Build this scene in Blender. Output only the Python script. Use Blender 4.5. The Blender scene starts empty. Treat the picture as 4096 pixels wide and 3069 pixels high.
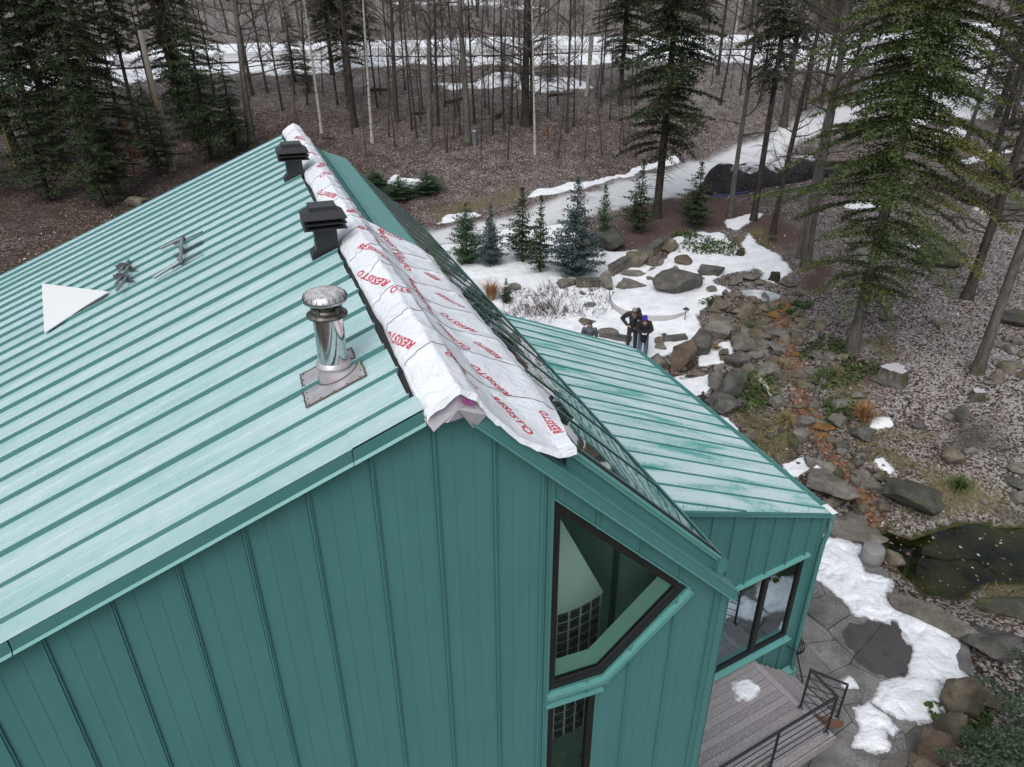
import bpy, bmesh, math, random
import numpy as np
from math import sin, cos, tan, radians as R, pi
from mathutils import Vector, Matrix

random.seed(7)
rng = np.random.default_rng(7)
SC = bpy.context.scene
COL = SC.collection

# ------------------------------------------------------------------ camera
CAM_Z = 12.0
FPX, PITCH, ROLL = 2890.0, R(28.43), R(-0.2)
CF = np.array([0, cos(PITCH), -sin(PITCH)])
_u0 = np.array([0, sin(PITCH), cos(PITCH)])
_r0 = np.array([1.0, 0, 0])
CR = cos(ROLL) * _r0 + sin(ROLL) * _u0
CU = -sin(ROLL) * _r0 + cos(ROLL) * _u0
cd = bpy.data.cameras.new('camera')
cam = bpy.data.objects.new('camera', cd)
COL.objects.link(cam)
cd.sensor_width = 36.0
cd.lens = 36.0 * FPX / 4096.0
cd.clip_start = 0.1
cd.clip_end = 2000
m = Matrix.Identity(4)
for i in range(3):
    m[i][0], m[i][1], m[i][2] = CR[i], CU[i], -CF[i]
m[2][3] = CAM_Z
cam.matrix_world = m
SC.camera = cam

# ------------------------------------------------------------------ sky, sun, exposure
SUN_EL, SUN_AZ = R(52), R(200)
w = bpy.data.worlds.new('World')
SC.world = w
w.use_nodes = True
wn = w.node_tree.nodes
wl = w.node_tree.links
bg = wn['Background']
sky = wn.new('ShaderNodeTexSky')
sky.sky_type = 'NISHITA'
sky.sun_disc = False
sky.sun_elevation = SUN_EL
sky.sun_rotation = SUN_AZ
sky.air_density = 1.0
sky.dust_density = 4.0
sky.ozone_density = 1.0
hs = wn.new('ShaderNodeHueSaturation')
hs.inputs['Saturation'].default_value = 0.34      # overcast: a grey, only faintly blue sky
wl.new(sky.outputs[0], hs.inputs['Color'])
wl.new(hs.outputs[0], bg.inputs[0])
bg.inputs[1].default_value = 0.14
sl = bpy.data.lights.new('sun', 'SUN')
sl.energy = 0.8
sl.angle = R(50)
sl.color = (1.0, 0.98, 0.95)
sun = bpy.data.objects.new('sun', sl)
COL.objects.link(sun)
sdir = Vector((sin(SUN_AZ) * cos(SUN_EL), cos(SUN_AZ) * cos(SUN_EL), sin(SUN_EL)))
sun.rotation_euler = sdir.to_track_quat('Z', 'Y').to_euler()
SC.view_settings.view_transform = 'Standard'
SC.view_settings.look = 'None'
SC.view_settings.gamma = 1.0
SC.view_settings.use_curve_mapping = False
SC.view_settings.exposure = 0.38
SC.cycles.max_bounces = 6
SC.cycles.transparent_max_bounces = 12

# ------------------------------------------------------------------ frames and helpers
def ray(px, py):
    return CF + CR * (px - 2048) / FPX - CU * (py - 1534.5) / FPX
def proj(P):
    P = np.asarray(P, float) - np.array([0, 0, CAM_Z])
    q = P @ CF
    return np.stack([2048 + FPX * (P @ CR) / q, 1534.5 - FPX * (P @ CU) / q], -1)
def flat(px, py, z):
    d = ray(px, py)
    P = d * ((z - CAM_Z) / d[2])
    return np.array([P[0], P[1], z])

PSI = R(20.04)
EX = np.array([cos(PSI), sin(PSI), 0])
ED = np.array([-sin(PSI), cos(PSI), 0])
SP = 0.48
HO = np.array([-3.143 * SP, 8.878 * SP, 0])        # house frame: e right along the gable, d along the ridge
def hw(e, d, z):
    return HO + EX * e + ED * d + np.array([0, 0, z])
def wh(P):
    v = np.asarray(P) - HO
    return v @ EX, v @ ED
AZ = R(29.13)
WX = np.array([cos(AZ), sin(AZ), 0])
WN = np.array([-sin(AZ), cos(AZ), 0])
WO = np.array([2.9886, 8.5205, 0])                 # wing frame: a along the wing's front wall, b into the wing
def ww(a, b, z):
    return WO + WX * a + WN * b + np.array([0, 0, z])

def tag(o, label=None, cat=None, group=None, kind=None):
    if label: o['label'] = label
    if cat: o['category'] = cat
    if group: o['group'] = group
    if kind: o['kind'] = kind
    return o
def thing(name, label, cat, loc=(0, 0, 0), rz=0.0, group=None):
    o = bpy.data.objects.new(name, None)
    COL.objects.link(o)
    o.location = Vector(loc)
    o.rotation_euler = (0, 0, rz)
    o.empty_display_size = 0.3
    return tag(o, label, cat, group)
def copy_tree(o, parent=None):
    c = o.copy()
    COL.objects.link(c)
    if parent is not None:
        c.parent = parent
    for ch in list(o.children):
        copy_tree(ch, c)
    return c

class MB:
    def __init__(s):
        s.v = []; s.f = []; s.mi = []; s.n = 0; s.sm = []
    def add(s, V, F, mi=0, sm=False):
        V = np.asarray(V, float).reshape(-1, 3)
        s.v.append(V)
        for f in F:
            s.f.append([int(i) + s.n for i in f])
        s.mi += [mi] * len(F)
        s.sm += [sm] * len(F)
        s.n += len(V)
        return s
    def box(s, o, ax, ay, az, mi=0):
        o, ax, ay, az = map(lambda q: np.asarray(q, float), (o, ax, ay, az))
        V = [o, o + ax, o + ax + ay, o + ay, o + az, o + ax + az, o + ax + ay + az, o + ay + az]
        F = [(0, 3, 2, 1), (4, 5, 6, 7), (0, 1, 5, 4), (1, 2, 6, 5), (2, 3, 7, 6), (3, 0, 4, 7)]
        if np.dot(np.cross(ax, ay), az) < 0:
            F = [f[::-1] for f in F]
        return s.add(V, F, mi)
    def cbox(s, c, sx, sy, sz, rot=None, mi=0):
        A = np.diag([sx, sy, sz]).astype(float)
        if rot is not None:
            A = A @ np.asarray(rot, float).T
        c = np.asarray(c, float)
        return s.box(c - A.sum(0) / 2, A[0], A[1], A[2], mi)
    def bar(s, a, b, w, h, upv=(0, 0, 1), mi=0):
        a = np.asarray(a, float); b = np.asarray(b, float)
        t = b - a; L = np.linalg.norm(t); t = t / L
        u = np.asarray(upv, float); sd = np.cross(t, u); sd /= np.linalg.norm(sd); u = np.cross(sd, t)
        return s.box(a - sd * w / 2 - u * h / 2, t * L, sd * w, u * h, mi)
    def tube(s, P, r, n=8, mi=0, cap=True, sm=True, ell=None):
        P = np.asarray(P, float)
        k = len(P)
        r = np.broadcast_to(np.asarray(r, float), (k,))
        T = np.gradient(P, axis=0)
        T /= np.linalg.norm(T, axis=1)[:, None] + 1e-9
        ref = np.array([0, 0, 1.0]) if abs(T[0][2]) < 0.9 else np.array([1.0, 0, 0])
        a = np.arange(n) / n * 2 * pi
        V = []
        sd = np.cross(T[0], ref); sd /= np.linalg.norm(sd)
        for i in range(k):
            sd = sd - T[i] * (sd @ T[i]); sd /= np.linalg.norm(sd) + 1e-9
            u = np.cross(T[i], sd)
            e1, e2 = (1, 1) if ell is None else ell
            V.append(P[i] + r[i] * (np.cos(a)[:, None] * sd * e1 + np.sin(a)[:, None] * u * e2))
        V = np.concatenate(V)
        F = []
        for i in range(k - 1):
            for j in range(n):
                j2 = (j + 1) % n
                F.append((i * n + j, i * n + j2, (i + 1) * n + j2, (i + 1) * n + j))
        s.add(V, F, mi, sm)
        if cap:
            s.add(V[:n], [tuple(range(n))[::-1]], mi); s.add(V[-n:], [tuple(range(n))], mi)
        return s
    def lathe(s, prof, c, n=24, mi=0, sm=True, tilt=None):
        c = np.asarray(c, float)
        a = np.arange(n) / n * 2 * pi
        V = []
        for (r, z) in prof:
            V.append(np.stack([r * np.cos(a), r * np.sin(a), np.full(n, z)], 1))
        V = np.concatenate(V)
        if tilt is not None:
            V = V @ np.asarray(tilt).T
        V = V + c
        F = []
        for i in range(len(prof) - 1):
            for j in range(n):
                j2 = (j + 1) % n
                F.append((i * n + j, i * n + j2, (i + 1) * n + j2, (i + 1) * n + j))
        s.add(V, F, mi, sm)
        if prof[0][0] > 1e-4: s.add(V[:n], [tuple(range(n))[::-1]], mi)
        if prof[-1][0] > 1e-4: s.add(V[-n:], [tuple(range(n))], mi)
        return s
    def prism(s, poly, ext, mi=0):
        poly = np.asarray(poly, float); ext = np.asarray(ext, float)
        n = len(poly)
        V = np.concatenate([poly, poly + ext])
        nr = np.zeros(3)
        for i in range(n):
            nr += np.cross(poly[i] - poly[0], poly[(i + 1) % n] - poly[0])
        fl = nr @ ext > 0
        F = [tuple(range(n)), tuple(range(n, 2 * n))[::-1]] + [(i, i + n, (i + 1) % n + n, (i + 1) % n) for i in range(n)]
        if fl: F = [f[::-1] for f in F]
        return s.add(V, F, mi)
    def grid(s, G, mi=0, sm=True, flip=False):
        G = np.asarray(G, float); a, b = G.shape[:2]
        idx = np.arange(a * b).reshape(a, b)
        F = np.stack([idx[:-1, :-1], idx[1:, :-1], idx[1:, 1:], idx[:-1, 1:]], -1).reshape(-1, 4)
        if flip: F = F[:, ::-1]
        return s.add(G.reshape(-1, 3), F.tolist(), mi, sm)
    def mesh(s, name, mats, off=None):
        V = np.concatenate(s.v) if s.v else np.zeros((0, 3))
        if off is not None: V = V - np.asarray(off)
        me = bpy.data.meshes.new(name)
        me.from_pydata(V.tolist(), [], s.f)
        for mt in (mats if isinstance(mats, (list, tuple)) else [mats]):
            me.materials.append(mt)
        me.polygons.foreach_set('material_index', s.mi)
        me.polygons.foreach_set('use_smooth', s.sm)
        me.update()
        return me
    def build(s, name, mats, parent=None, world=True, loc=None):
        off = None
        if world and parent is not None:
            off = np.array(parent.matrix_basis.translation)
            p = parent
            while p.parent is not None:
                p = p.parent
                off = off + np.array(p.matrix_basis.translation)
        elif loc is not None and world:
            off = np.asarray(loc, float)
        o = bpy.data.objects.new(name, s.mesh(name, mats, off))
        COL.objects.link(o)
        if parent is not None: o.parent = parent
        elif loc is not None: o.location = Vector(loc)
        return o

def rawmesh(name, V, F, mats):
    """fast mesh from numpy arrays, faces all of one size"""
    V = np.asarray(V, np.float32); F = np.asarray(F, np.int32)
    me = bpy.data.meshes.new(name)
    nf, k = F.shape
    me.vertices.add(len(V)); me.vertices.foreach_set('co', V.ravel())
    me.loops.add(nf * k); me.loops.foreach_set('vertex_index', F.ravel())
    me.polygons.add(nf); me.polygons.foreach_set('loop_start', np.arange(nf, dtype=np.int32) * k)
    for mt in (mats if isinstance(mats, (list, tuple)) else [mats]): me.materials.append(mt)
    me.update(calc_edges=True)
    return me
def mobj(name, me, parent=None, loc=None):
    o = bpy.data.objects.new(name, me)
    COL.objects.link(o)
    if parent is not None: o.parent = parent
    if loc is not None: o.location = Vector(loc)
    return o

def sstep(a, b, x):
    t = np.clip((np.asarray(x, float) - a) / (b - a), 0, 1)
    return t * t * (3 - 2 * t)
_perm = rng.permutation(512)
def vnoise(P, seed=0):
    """value noise in 3-D, -1..1, numpy"""
    P = np.asarray(P, float)
    i = np.floor(P).astype(int); f = P - i; f = f * f * (3 - 2 * f)
    def hsh(x, y, z):
        h = (x * 374761393 + y * 668265263 + z * 2147483647 + seed * 1274126177) & 0x7fffffff
        h = (h ^ (h >> 13)) * 1274126177 & 0x7fffffff
        return ((h ^ (h >> 16)) & 0xffff) / 32767.5 - 1
    r = 0
    for dx in (0, 1):
        for dy in (0, 1):
            for dz in (0, 1):
                wgt = (f[..., 0] if dx else 1 - f[..., 0]) * (f[..., 1] if dy else 1 - f[..., 1]) * (f[..., 2] if dz else 1 - f[..., 2])
                r = r + wgt * hsh(i[..., 0] + dx, i[..., 1] + dy, i[..., 2] + dz)
    return r
def fbm(P, oct=4, seed=0):
    r = 0; a = 1; s = 0
    P = np.asarray(P, float)
    for o in range(oct):
        r = r + a * vnoise(P * 2 ** o + o * 17.3, seed + o); s += a; a *= 0.5
    return r / s

# ------------------------------------------------------------------ materials
class NT:
    def __init__(s, name):
        s.m = bpy.data.materials.new(name); s.m.use_nodes = True
        s.t = s.m.node_tree; s.n = s.t.nodes; s.l = s.t.links
        s.b = s.n['Principled BSDF']
        s.out = s.n['Material Output']
    def node(s, typ, **kw):
        nd = s.n.new('ShaderNode' + typ)
        for k, v in kw.items():
            if k in nd.inputs.keys(): s.set(nd.inputs[k], v)
            else: setattr(nd, k, v)
        return nd
    def set(s, sock, v):
        if isinstance(v, bpy.types.NodeSocket): s.l.new(v, sock)
        else:
            if isinstance(v, (tuple, list)) and len(v) == 3 and sock.type == 'RGBA': v = (*v, 1)
            sock.default_value = v
    def co(s, kind='Object', scale=(1, 1, 1), rot=(0, 0, 0)):
        tc = s.n.new('ShaderNodeTexCoord')
        mp = s.n.new('ShaderNodeMapping')
        mp.inputs['Scale'].default_value = scale if isinstance(scale, (tuple, list)) else (scale,) * 3
        mp.inputs['Rotation'].default_value = rot
        s.l.new(tc.outputs[kind], mp.inputs['Vector'])
        return mp.outputs[0]
    def wpos(s, scale=(1, 1, 1), rot=(0, 0, 0)):
        g = s.n.new('ShaderNodeNewGeometry')
        mp = s.n.new('ShaderNodeMapping')
        mp.inputs['Scale'].default_value = scale if isinstance(scale, (tuple, list)) else (scale,) * 3
        mp.inputs['Rotation'].default_value = rot
        s.l.new(g.outputs['Position'], mp.inputs['Vector'])
        return mp.outputs[0]
    def noise(s, vec, scale=1, detail=4, rough=0.55, dist=0.0):
        nd = s.n.new('ShaderNodeTexNoise')
        s.l.new(vec, nd.inputs['Vector'])
        nd.inputs['Scale'].default_value = scale; nd.inputs['Detail'].default_value = detail
        nd.inputs['Roughness'].default_value = rough; nd.inputs['Distortion'].default_value = dist
        return nd.outputs[0]
    def vor(s, vec, scale=1, feature='F1', out=0, rnd=1.0):
        nd = s.n.new('ShaderNodeTexVoronoi'); nd.feature = feature
        s.l.new(vec, nd.inputs['Vector']); nd.inputs['Scale'].default_value = scale
        nd.inputs['Randomness'].default_value = rnd
        return nd.outputs[out]
    def ramp(s, fac, stops, interp='LINEAR'):
        nd = s.n.new('ShaderNodeValToRGB'); cr = nd.color_ramp; cr.interpolation = interp
        while len(cr.elements) < len(stops): cr.elements.new(0.5)
        for e, (p, c) in zip(cr.elements, stops):
            e.position = p
            e.color = (c, c, c, 1) if isinstance(c, (int, float)) else (*c, 1)
        s.l.new(fac, nd.inputs[0])
        return nd.outputs[0]
    def mix(s, fac, a, b, mode='MIX'):
        nd = s.n.new('ShaderNodeMix'); nd.data_type = 'RGBA'; nd.blend_type = mode
        s.set(nd.inputs[0], fac); s.set(nd.inputs[6], a); s.set(nd.inputs[7], b)
        return nd.outputs[2]
    def math(s, op, a, b=0.0, c=0.0, clamp=False):
        nd = s.n.new('ShaderNodeMath'); nd.operation = op; nd.use_clamp = clamp
        s.set(nd.inputs[0], a); s.set(nd.inputs[1], b); s.set(nd.inputs[2], c)
        return nd.outputs[0]
    def attr(s, name):
        nd = s.n.new('ShaderNodeAttribute'); nd.attribute_name = name
        return nd.outputs['Fac']
    def isl(s):
        return s.n.new('ShaderNodeNewGeometry').outputs['Random Per Island']
    def objrand(s):
        return s.n.new('ShaderNodeObjectInfo').outputs['Random']
    def upness(s):
        g = s.n.new('ShaderNodeNewGeometry'); sx = s.n.new('ShaderNodeSeparateXYZ')
        s.l.new(g.outputs['Normal'], sx.inputs[0])
        return sx.outputs[2]
    def bump(s, h, strength=0.4, dist=0.02):
        nd = s.n.new('ShaderNodeBump'); nd.inputs['Strength'].default_value = strength; nd.inputs['Distance'].default_value = dist
        s.l.new(h, nd.inputs['Height']); s.l.new(nd.outputs[0], s.b.inputs['Normal'])
    def fin(s, col=None, rough=None, metal=None, spec=None):
        if col is not None: s.set(s.b.inputs['Base Color'], col)
        if rough is not None: s.set(s.b.inputs['Roughness'], rough)
        if metal is not None: s.set(s.b.inputs['Metallic'], metal)
        if spec is not None: s.set(s.b.inputs['Specular IOR Level'], spec)
        return s.m

SNOW = (0.74, 0.77, 0.80)
def simple(name, col, rough=0.6, metal=0.0, var=0.15, scale=8.0, bump=0.0, spec=None):
    t = NT(name)
    n = t.noise(t.wpos(), scale, 5)
    c = t.mix(n, tuple(x * (1 - var) for x in col), tuple(min(1, x * (1 + var)) for x in col))
    if bump: t.bump(t.noise(t.wpos(), scale * 3, 4), bump, 0.01)
    return t.fin(c, rough, metal, spec)

M = {}
PAINT = (0.085, 0.275, 0.245)
def paint_wall():
    t = NT('green_wall_paint')
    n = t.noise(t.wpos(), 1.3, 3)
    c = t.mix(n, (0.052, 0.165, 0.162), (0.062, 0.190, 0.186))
    sc = t.noise(t.wpos((6, 6, 60)), 3.0, 2)
    c = t.mix(t.ramp(sc, [(0.70, 0.0), (0.78, 0.12)]), c, (0.3, 0.45, 0.42))
    stv = t.noise(t.wpos((9, 9, .35)), 1.0, 5, 0.6)
    c = t.mix(t.ramp(stv, [(0.45, 0.0), (0.75, 0.28)]), c, (0.040, 0.125, 0.122))
    sct = t.noise(t.wpos((2.2, 2.2, 1.1)), 2.0, 7, 0.7)
    c = t.mix(t.ramp(sct, [(0.58, 0.0), (0.72, 0.22)]), c, (0.085, 0.21, 0.20))
    t.bump(t.noise(t.wpos((2.5, 2.5, 1.2)), 1.2, 2), 0.30, 0.03)
    return t.fin(c, t.math('MULTIPLY_ADD', sct, 0.25, 0.3), 0.0, 0.4)
M['wall'] = paint_wall()
def paint_trim():
    t = NT('green_trim_paint')
    n = t.noise(t.wpos(), 5, 4)
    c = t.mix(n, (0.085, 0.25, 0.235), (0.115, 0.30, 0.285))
    return t.fin(c, 0.4, 0.0, 0.45)
M['trim'] = paint_trim()
def paint_roof():
    # chalked mint paint under a thin, uneven frost: streaks run down the slope (e axis), specks of rime
    t = NT('mint_roof_paint')
    v = t.wpos(rot=(0, 0, -PSI))
    st = t.n.new('ShaderNodeMapping'); st.inputs['Scale'].default_value = (0.6, 3.0, 0.6); t.l.new(v, st.inputs[0])
    a = t.noise(st.outputs[0], 1.2, 5)
    fr = t.noise(v, 7, 6, 0.7)
    base = t.mix(t.noise(v, 0.5, 3), (0.165, 0.36, 0.335), (0.235, 0.425, 0.405))
    f = t.math('ADD', t.math('MULTIPLY', a, 0.95), t.math('MULTIPLY', fr, 0.5))
    col = t.mix(t.ramp(f, [(0.46, 0.18), (0.96, 0.85)]), base, (0.47, 0.58, 0.625))
    sp = t.vor(v, 34, 'F1')
    spm = t.math('MULTIPLY', t.ramp(sp, [(0.06, 1.0), (0.16, 0.0)]), t.ramp(t.noise(v, 3, 2), [(0.5, 0.0), (0.62, 0.75)]))
    col = t.mix(spm, col, (0.78, 0.84, 0.86))
    dk = t.math('MULTIPLY', t.ramp(t.vor(v, 9, 'F1'), [(0.03, 1.0), (0.05, 0.0)]), 0.7)
    col = t.mix(dk, col, (0.10, 0.13, 0.12))
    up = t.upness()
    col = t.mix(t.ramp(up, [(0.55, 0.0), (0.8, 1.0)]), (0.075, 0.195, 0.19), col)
    oc = t.n.new('ShaderNodeMapping'); oc.inputs['Scale'].default_value = (0.9, 2.2, 0.9); t.l.new(v, oc.inputs[0])
    t.bump(t.math('ADD', t.math('MULTIPLY', t.noise(oc.outputs[0], 1.6, 2), 4.0), t.math('MULTIPLY', fr, 0.3)), 0.25, 0.012)
    return t.fin(col, 0.45, 0.0, 0.4)
M['roof'] = paint_roof()
def paint_roof_wing():
    # teal metal with wind-blown frost, thickest mid-panel, streaked down the slope
    t = NT('teal_roof_paint_with_frost')
    v = t.wpos(rot=(0, 0, -PSI))
    st = t.n.new('ShaderNodeMapping'); st.inputs['Scale'].default_value = (0.55, 2.6, 0.55); t.l.new(v, st.inputs[0])
    a = t.noise(st.outputs[0], 1.0, 4, 0.6, 0.6)
    g = t.noise(v, 26, 5, 0.75)
    f = t.math('ADD', t.math('MULTIPLY', a, 1.0), t.math('MULTIPLY', g, 0.62))
    fr = t.ramp(f, [(0.64, 0.0), (0.80, 0.72), (0.98, 0.92)])
    base = t.mix(t.noise(v, 0.8, 3), (0.085, 0.35, 0.315), (0.115, 0.40, 0.365))
    col = t.mix(fr, base, (0.58, 0.70, 0.735))
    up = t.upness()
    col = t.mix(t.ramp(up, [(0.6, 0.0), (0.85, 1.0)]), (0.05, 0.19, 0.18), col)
    t.bump(g, 0.3, 0.004)
    return t.fin(col, t.math('ADD', t.math('MULTIPLY', fr, 0.35), 0.35), 0.0, 0.4)
M['roofw'] = paint_roof_wing()
M['black_metal'] = simple('black_painted_metal', (0.016, 0.017, 0.019), 0.42, 0.0, 0.25, 6)
M['black_frame'] = simple('black_window_frame', (0.008, 0.008, 0.008), 0.5, 0.0, 0.2, 6)
M['dark_under'] = simple('black_underlayment', (0.025, 0.025, 0.027), 0.8, 0.0, 0.5, 20, 0.3)
M['greymetal'] = simple('weathered_grey_metal', (0.085, 0.097, 0.105), 0.5, 0.3, 0.2, 14)
M['palemetal'] = simple('pale_pipe_metal', (0.25, 0.275, 0.285), 0.42, 0.5, 0.15, 14)
def whitesheet():
    t = NT('white_sheet_metal')
    n = t.noise(t.wpos((2, 8, 2)), 3, 5)
    return t.fin(t.mix(n, (0.60, 0.63, 0.65), (0.74, 0.755, 0.77)), 0.35)
M['white'] = whitesheet()
def stainless():
    t = NT('stainless_steel')
    n = t.noise(t.wpos((3, 3, 12)), 6, 5)
    c = t.mix(t.ramp(n, [(0.45, 0.0), (0.75, 0.5)]), (0.62, 0.62, 0.63), (0.30, 0.24, 0.20))
    t.bump(t.noise(t.wpos((1.5, 1.5, 0.5)), 4, 2), 0.10, 0.02)
    return t.fin(c, 0.10, 1.0)
M['steel'] = stainless()
def sooty():
    t = NT('sooty_steel')
    n = t.noise(t.wpos(), 14, 5)
    return t.fin(t.mix(t.ramp(n, [(0.35, 0.0), (0.7, 1.0)]), (0.05, 0.046, 0.042), (0.20, 0.19, 0.175)), 0.4, 0.8)
M['sooty'] = sooty()
def capmetal():
    t = NT('dusty_cap_steel')
    n = t.noise(t.wpos(), 9, 6, 0.6, 2.0)
    c = t.mix(t.ramp(n, [(0.42, 0.0), (0.62, 1.0)]), (0.60, 0.59, 0.60), (0.34, 0.32, 0.33))
    up = t.upness()
    c = t.mix(t.ramp(up, [(0.25, 1.0), (0.85, 0.0)]), c, (0.45, 0.45, 0.46))
    return t.fin(c, 0.28, t.ramp(up, [(0.5, 1.0), (0.95, 0.35)]))
M['capmetal'] = capmetal()
def bootmetal():
    t = NT('galvanised_boot')
    n = t.noise(t.wpos(), 10, 6)
    c = t.mix(t.ramp(n, [(0.4, 0.0), (0.75, 1.0)]), (0.42, 0.42, 0.46), (0.33, 0.29, 0.28))
    return t.fin(c, 0.38, 0.35)
M['boot'] = bootmetal()
M['sealant'] = simple('brown_sealant', (0.10, 0.08, 0.07), 0.7, 0, 0.3, 40)
def membrane():
    t = NT('silver_white_membrane')
    v = t.wpos()
    n = t.noise(v, 2.2, 6, 0.6)
    wr = t.noise(t.wpos((1, 1, 1), (0, 0, 0.6)), 4.0, 7, 0.62, 2.2)
    c = t.mix(n, (0.70, 0.74, 0.80), (0.79, 0.83, 0.88))
    sn = t.ramp(t.noise(v, 30, 4, 0.7), [(0.56, 0.0), (0.66, 0.55)])
    c = t.mix(sn, c, (0.82, 0.84, 0.87))
    t.bump(wr, 0.7, 0.045)
    return t.fin(c, 0.34, 0.0, 0.6)
M['membrane'] = membrane()
M['flap'] = simple('grey_membrane_underside', (0.36, 0.35, 0.39), 0.6, 0.0, 0.15, 10, 0.4)
def redprint():
    t = NT('red_print')
    n = t.noise(t.wpos(), 60, 3)
    return t.fin(t.mix(t.ramp(n, [(0.55, 0.0), (0.72, 0.55)]), (0.50, 0.012, 0.045), (0.66, 0.5, 0.54)), 0.5)
M['red'] = redprint()
M['purple'] = simple('purple_print', (0.30, 0.06, 0.24), 0.6, 0, 0.2, 40)
def skyglass():
    t = NT('dark_skylight_glass')
    v = t.wpos(rot=(0, 0, -PSI))
    st = t.n.new('ShaderNodeMapping'); st.inputs['Scale'].default_value = (1.2, 0.55, 1.2); t.l.new(v, st.inputs[0])
    t.bump(t.noise(st.outputs[0], 1.6, 1.0), 0.03, 0.05)
    dust = t.ramp(t.noise(v, 45, 4, 0.8), [(0.60, 0.0), (0.72, 0.35)])
    dm = t.math('MULTIPLY', dust, t.ramp(t.noise(v, 0.7, 2), [(0.45, 0.0), (0.65, 1.0)]))
    c = t.mix(dm, (0.012, 0.022, 0.02), (0.5, 0.55, 0.56))
    t.b.inputs['IOR'].default_value = 2.6
    t.fin(c, t.math('MULTIPLY_ADD', dm, 0.5, 0.02))
    tr = t.n.new('ShaderNodeBsdfTransparent'); tr.inputs[0].default_value = (0.75, 0.9, 0.85, 1)
    mx = t.n.new('ShaderNodeMixShader'); fr = t.n.new('ShaderNodeFresnel'); fr.inputs[0].default_value = 1.7
    t.l.new(t.math('MAXIMUM', t.math('MULTIPLY_ADD', fr.outputs[0], 1.0, 0.3, True), dm), mx.inputs[0])
    t.l.new(tr.outputs[0], mx.inputs[1]); t.l.new(t.b.outputs[0], mx.inputs[2]); t.l.new(mx.outputs[0], t.out.inputs[0])
    return t.m
M['skyglass'] = skyglass()
def winglass():
    t = NT('window_glass')
    for nd in list(t.n):
        if nd != t.out: t.n.remove(nd)
    tr = t.n.new('ShaderNodeBsdfTransparent'); tr.inputs[0].default_value = (0.84, 0.94, 0.90, 1)
    gl = t.n.new('ShaderNodeBsdfGlossy'); gl.inputs['Roughness'].default_value = 0.015
    fr = t.n.new('ShaderNodeFresnel'); fr.inputs[0].default_value = 1.3
    mx = t.n.new('ShaderNodeMixShader')
    t.l.new(fr.outputs[0], mx.inputs[0]); t.l.new(tr.outputs[0], mx.inputs[1]); t.l.new(gl.outputs[0], mx.inputs[2])
    t.l.new(mx.outputs[0], t.out.inputs[0])
    return t.m
M['glass'] = winglass()
def mirrorglass():
    t = NT('coated_window_glass')
    c = t.n.new('ShaderNodeBsdfTransparent'); c.inputs[0].default_value = (0.55, 0.68, 0.66, 1)
    gl = t.n.new('ShaderNodeBsdfGlossy'); gl.inputs['Roughness'].default_value = 0.01; gl.inputs['Color'].default_value = (0.75, 0.88, 0.95, 1)
    fr = t.n.new('ShaderNodeFresnel'); fr.inputs[0].default_value = 1.5
    mx = t.n.new('ShaderNodeMixShader'); t.n.remove(t.b)
    t.l.new(t.math('MULTIPLY_ADD', fr.outputs[0], 0.8, 0.33, True), mx.inputs[0]); t.l.new(c.outputs[0], mx.inputs[1]); t.l.new(gl.outputs[0], mx.inputs[2])
    t.l.new(mx.outputs[0], t.out.inputs[0])
    return t.m
M['glassm'] = mirrorglass()
M['interior'] = simple('dark_green_interior', (0.50, 0.70, 0.62), 0.7, 0, 0.2, 2)
M['hood'] = simple('pale_green_hood', (0.62, 0.80, 0.70), 0.6, 0, 0.08, 3)
M['sillpaint'] = simple('mint_sill_paint', (0.46, 0.80, 0.70), 0.45, 0, 0.06, 5)
def blockglass():
    t = NT('glass_block')
    n = t.noise(t.wpos(), 22, 4, 0.6, 3.0)
    c = t.mix(t.ramp(n, [(0.4, 0.0), (0.7, 1.0)]), (0.02, 0.028, 0.026), (0.16, 0.19, 0.185))
    t.bump(n, 0.5, 0.02)
    return t.fin(c, 0.15)
M['block'] = blockglass()
# ================================================================== TERRAIN
# (pixel of the photograph, height) pairs give the ground's height at real places; a thin-plate spline joins them
CP = [(3300,2300,0),(3600,2500,0),(3500,2900,0),(3900,2900,0),(2570,1428,-.05),(2750,1560,0),(2650,1250,.3),(2450,1250,.3),(2300,1230,.3),(2740,1330,.25),
 (3060,1180,1.0),(3150,1400,.55),(3200,1600,.2),(3300,1850,-.05),(3480,2060,-.3),(3401,1420,.8),(3600,1500,.9),(3880,1500,1.2),(3900,1800,.5),(4090,1900,.4),
 (3750,1950,.1),(4080,2050,-.1),(4060,2400,.0),(3640,2110,-.3),(3900,1100,1.9),(3450,950,1.6),(3900,780,2.2),(3250,950,1.3),(2900,1000,1.0),(3000,840,.9),(2950,775,.9),
 (2380,1150,.4),(2600,1130,.5),(2450,1000,.7),(2300,1060,.5),(2100,1150,.35),(1800,970,.3),(2000,860,.35),(2500,745,.6),(2800,660,.9),(3100,560,1.4),
 (3400,440,2.5),(3700,345,3.9),(4000,275,5),(1500,780,.7),(2000,800,.65),(2300,742,.9),(2600,650,1.3),(1500,600,2.3),(2000,600,2.4),(2300,560,2.5),(2600,520,2.6),(3000,440,3.1),
 (100,1010,.5),(300,850,1.0),(100,800,1.4),(680,680,2.0),(1000,565,2.4),(300,500,3.4),(1000,420,4.0),(2000,410,4.1),(2600,380,4.3),(3000,300,5.0),
 (100,300,6),(700,270,6),(1500,250,6),(2200,245,6),(3000,215,6),(3600,178,6.1),(4060,150,6.2),(200,208,6.1),(1500,168,6.2),(2500,158,6.2),(3500,142,6.3),(4060,112,6.4)]
C3 = [flat(*c) for c in CP]
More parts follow.
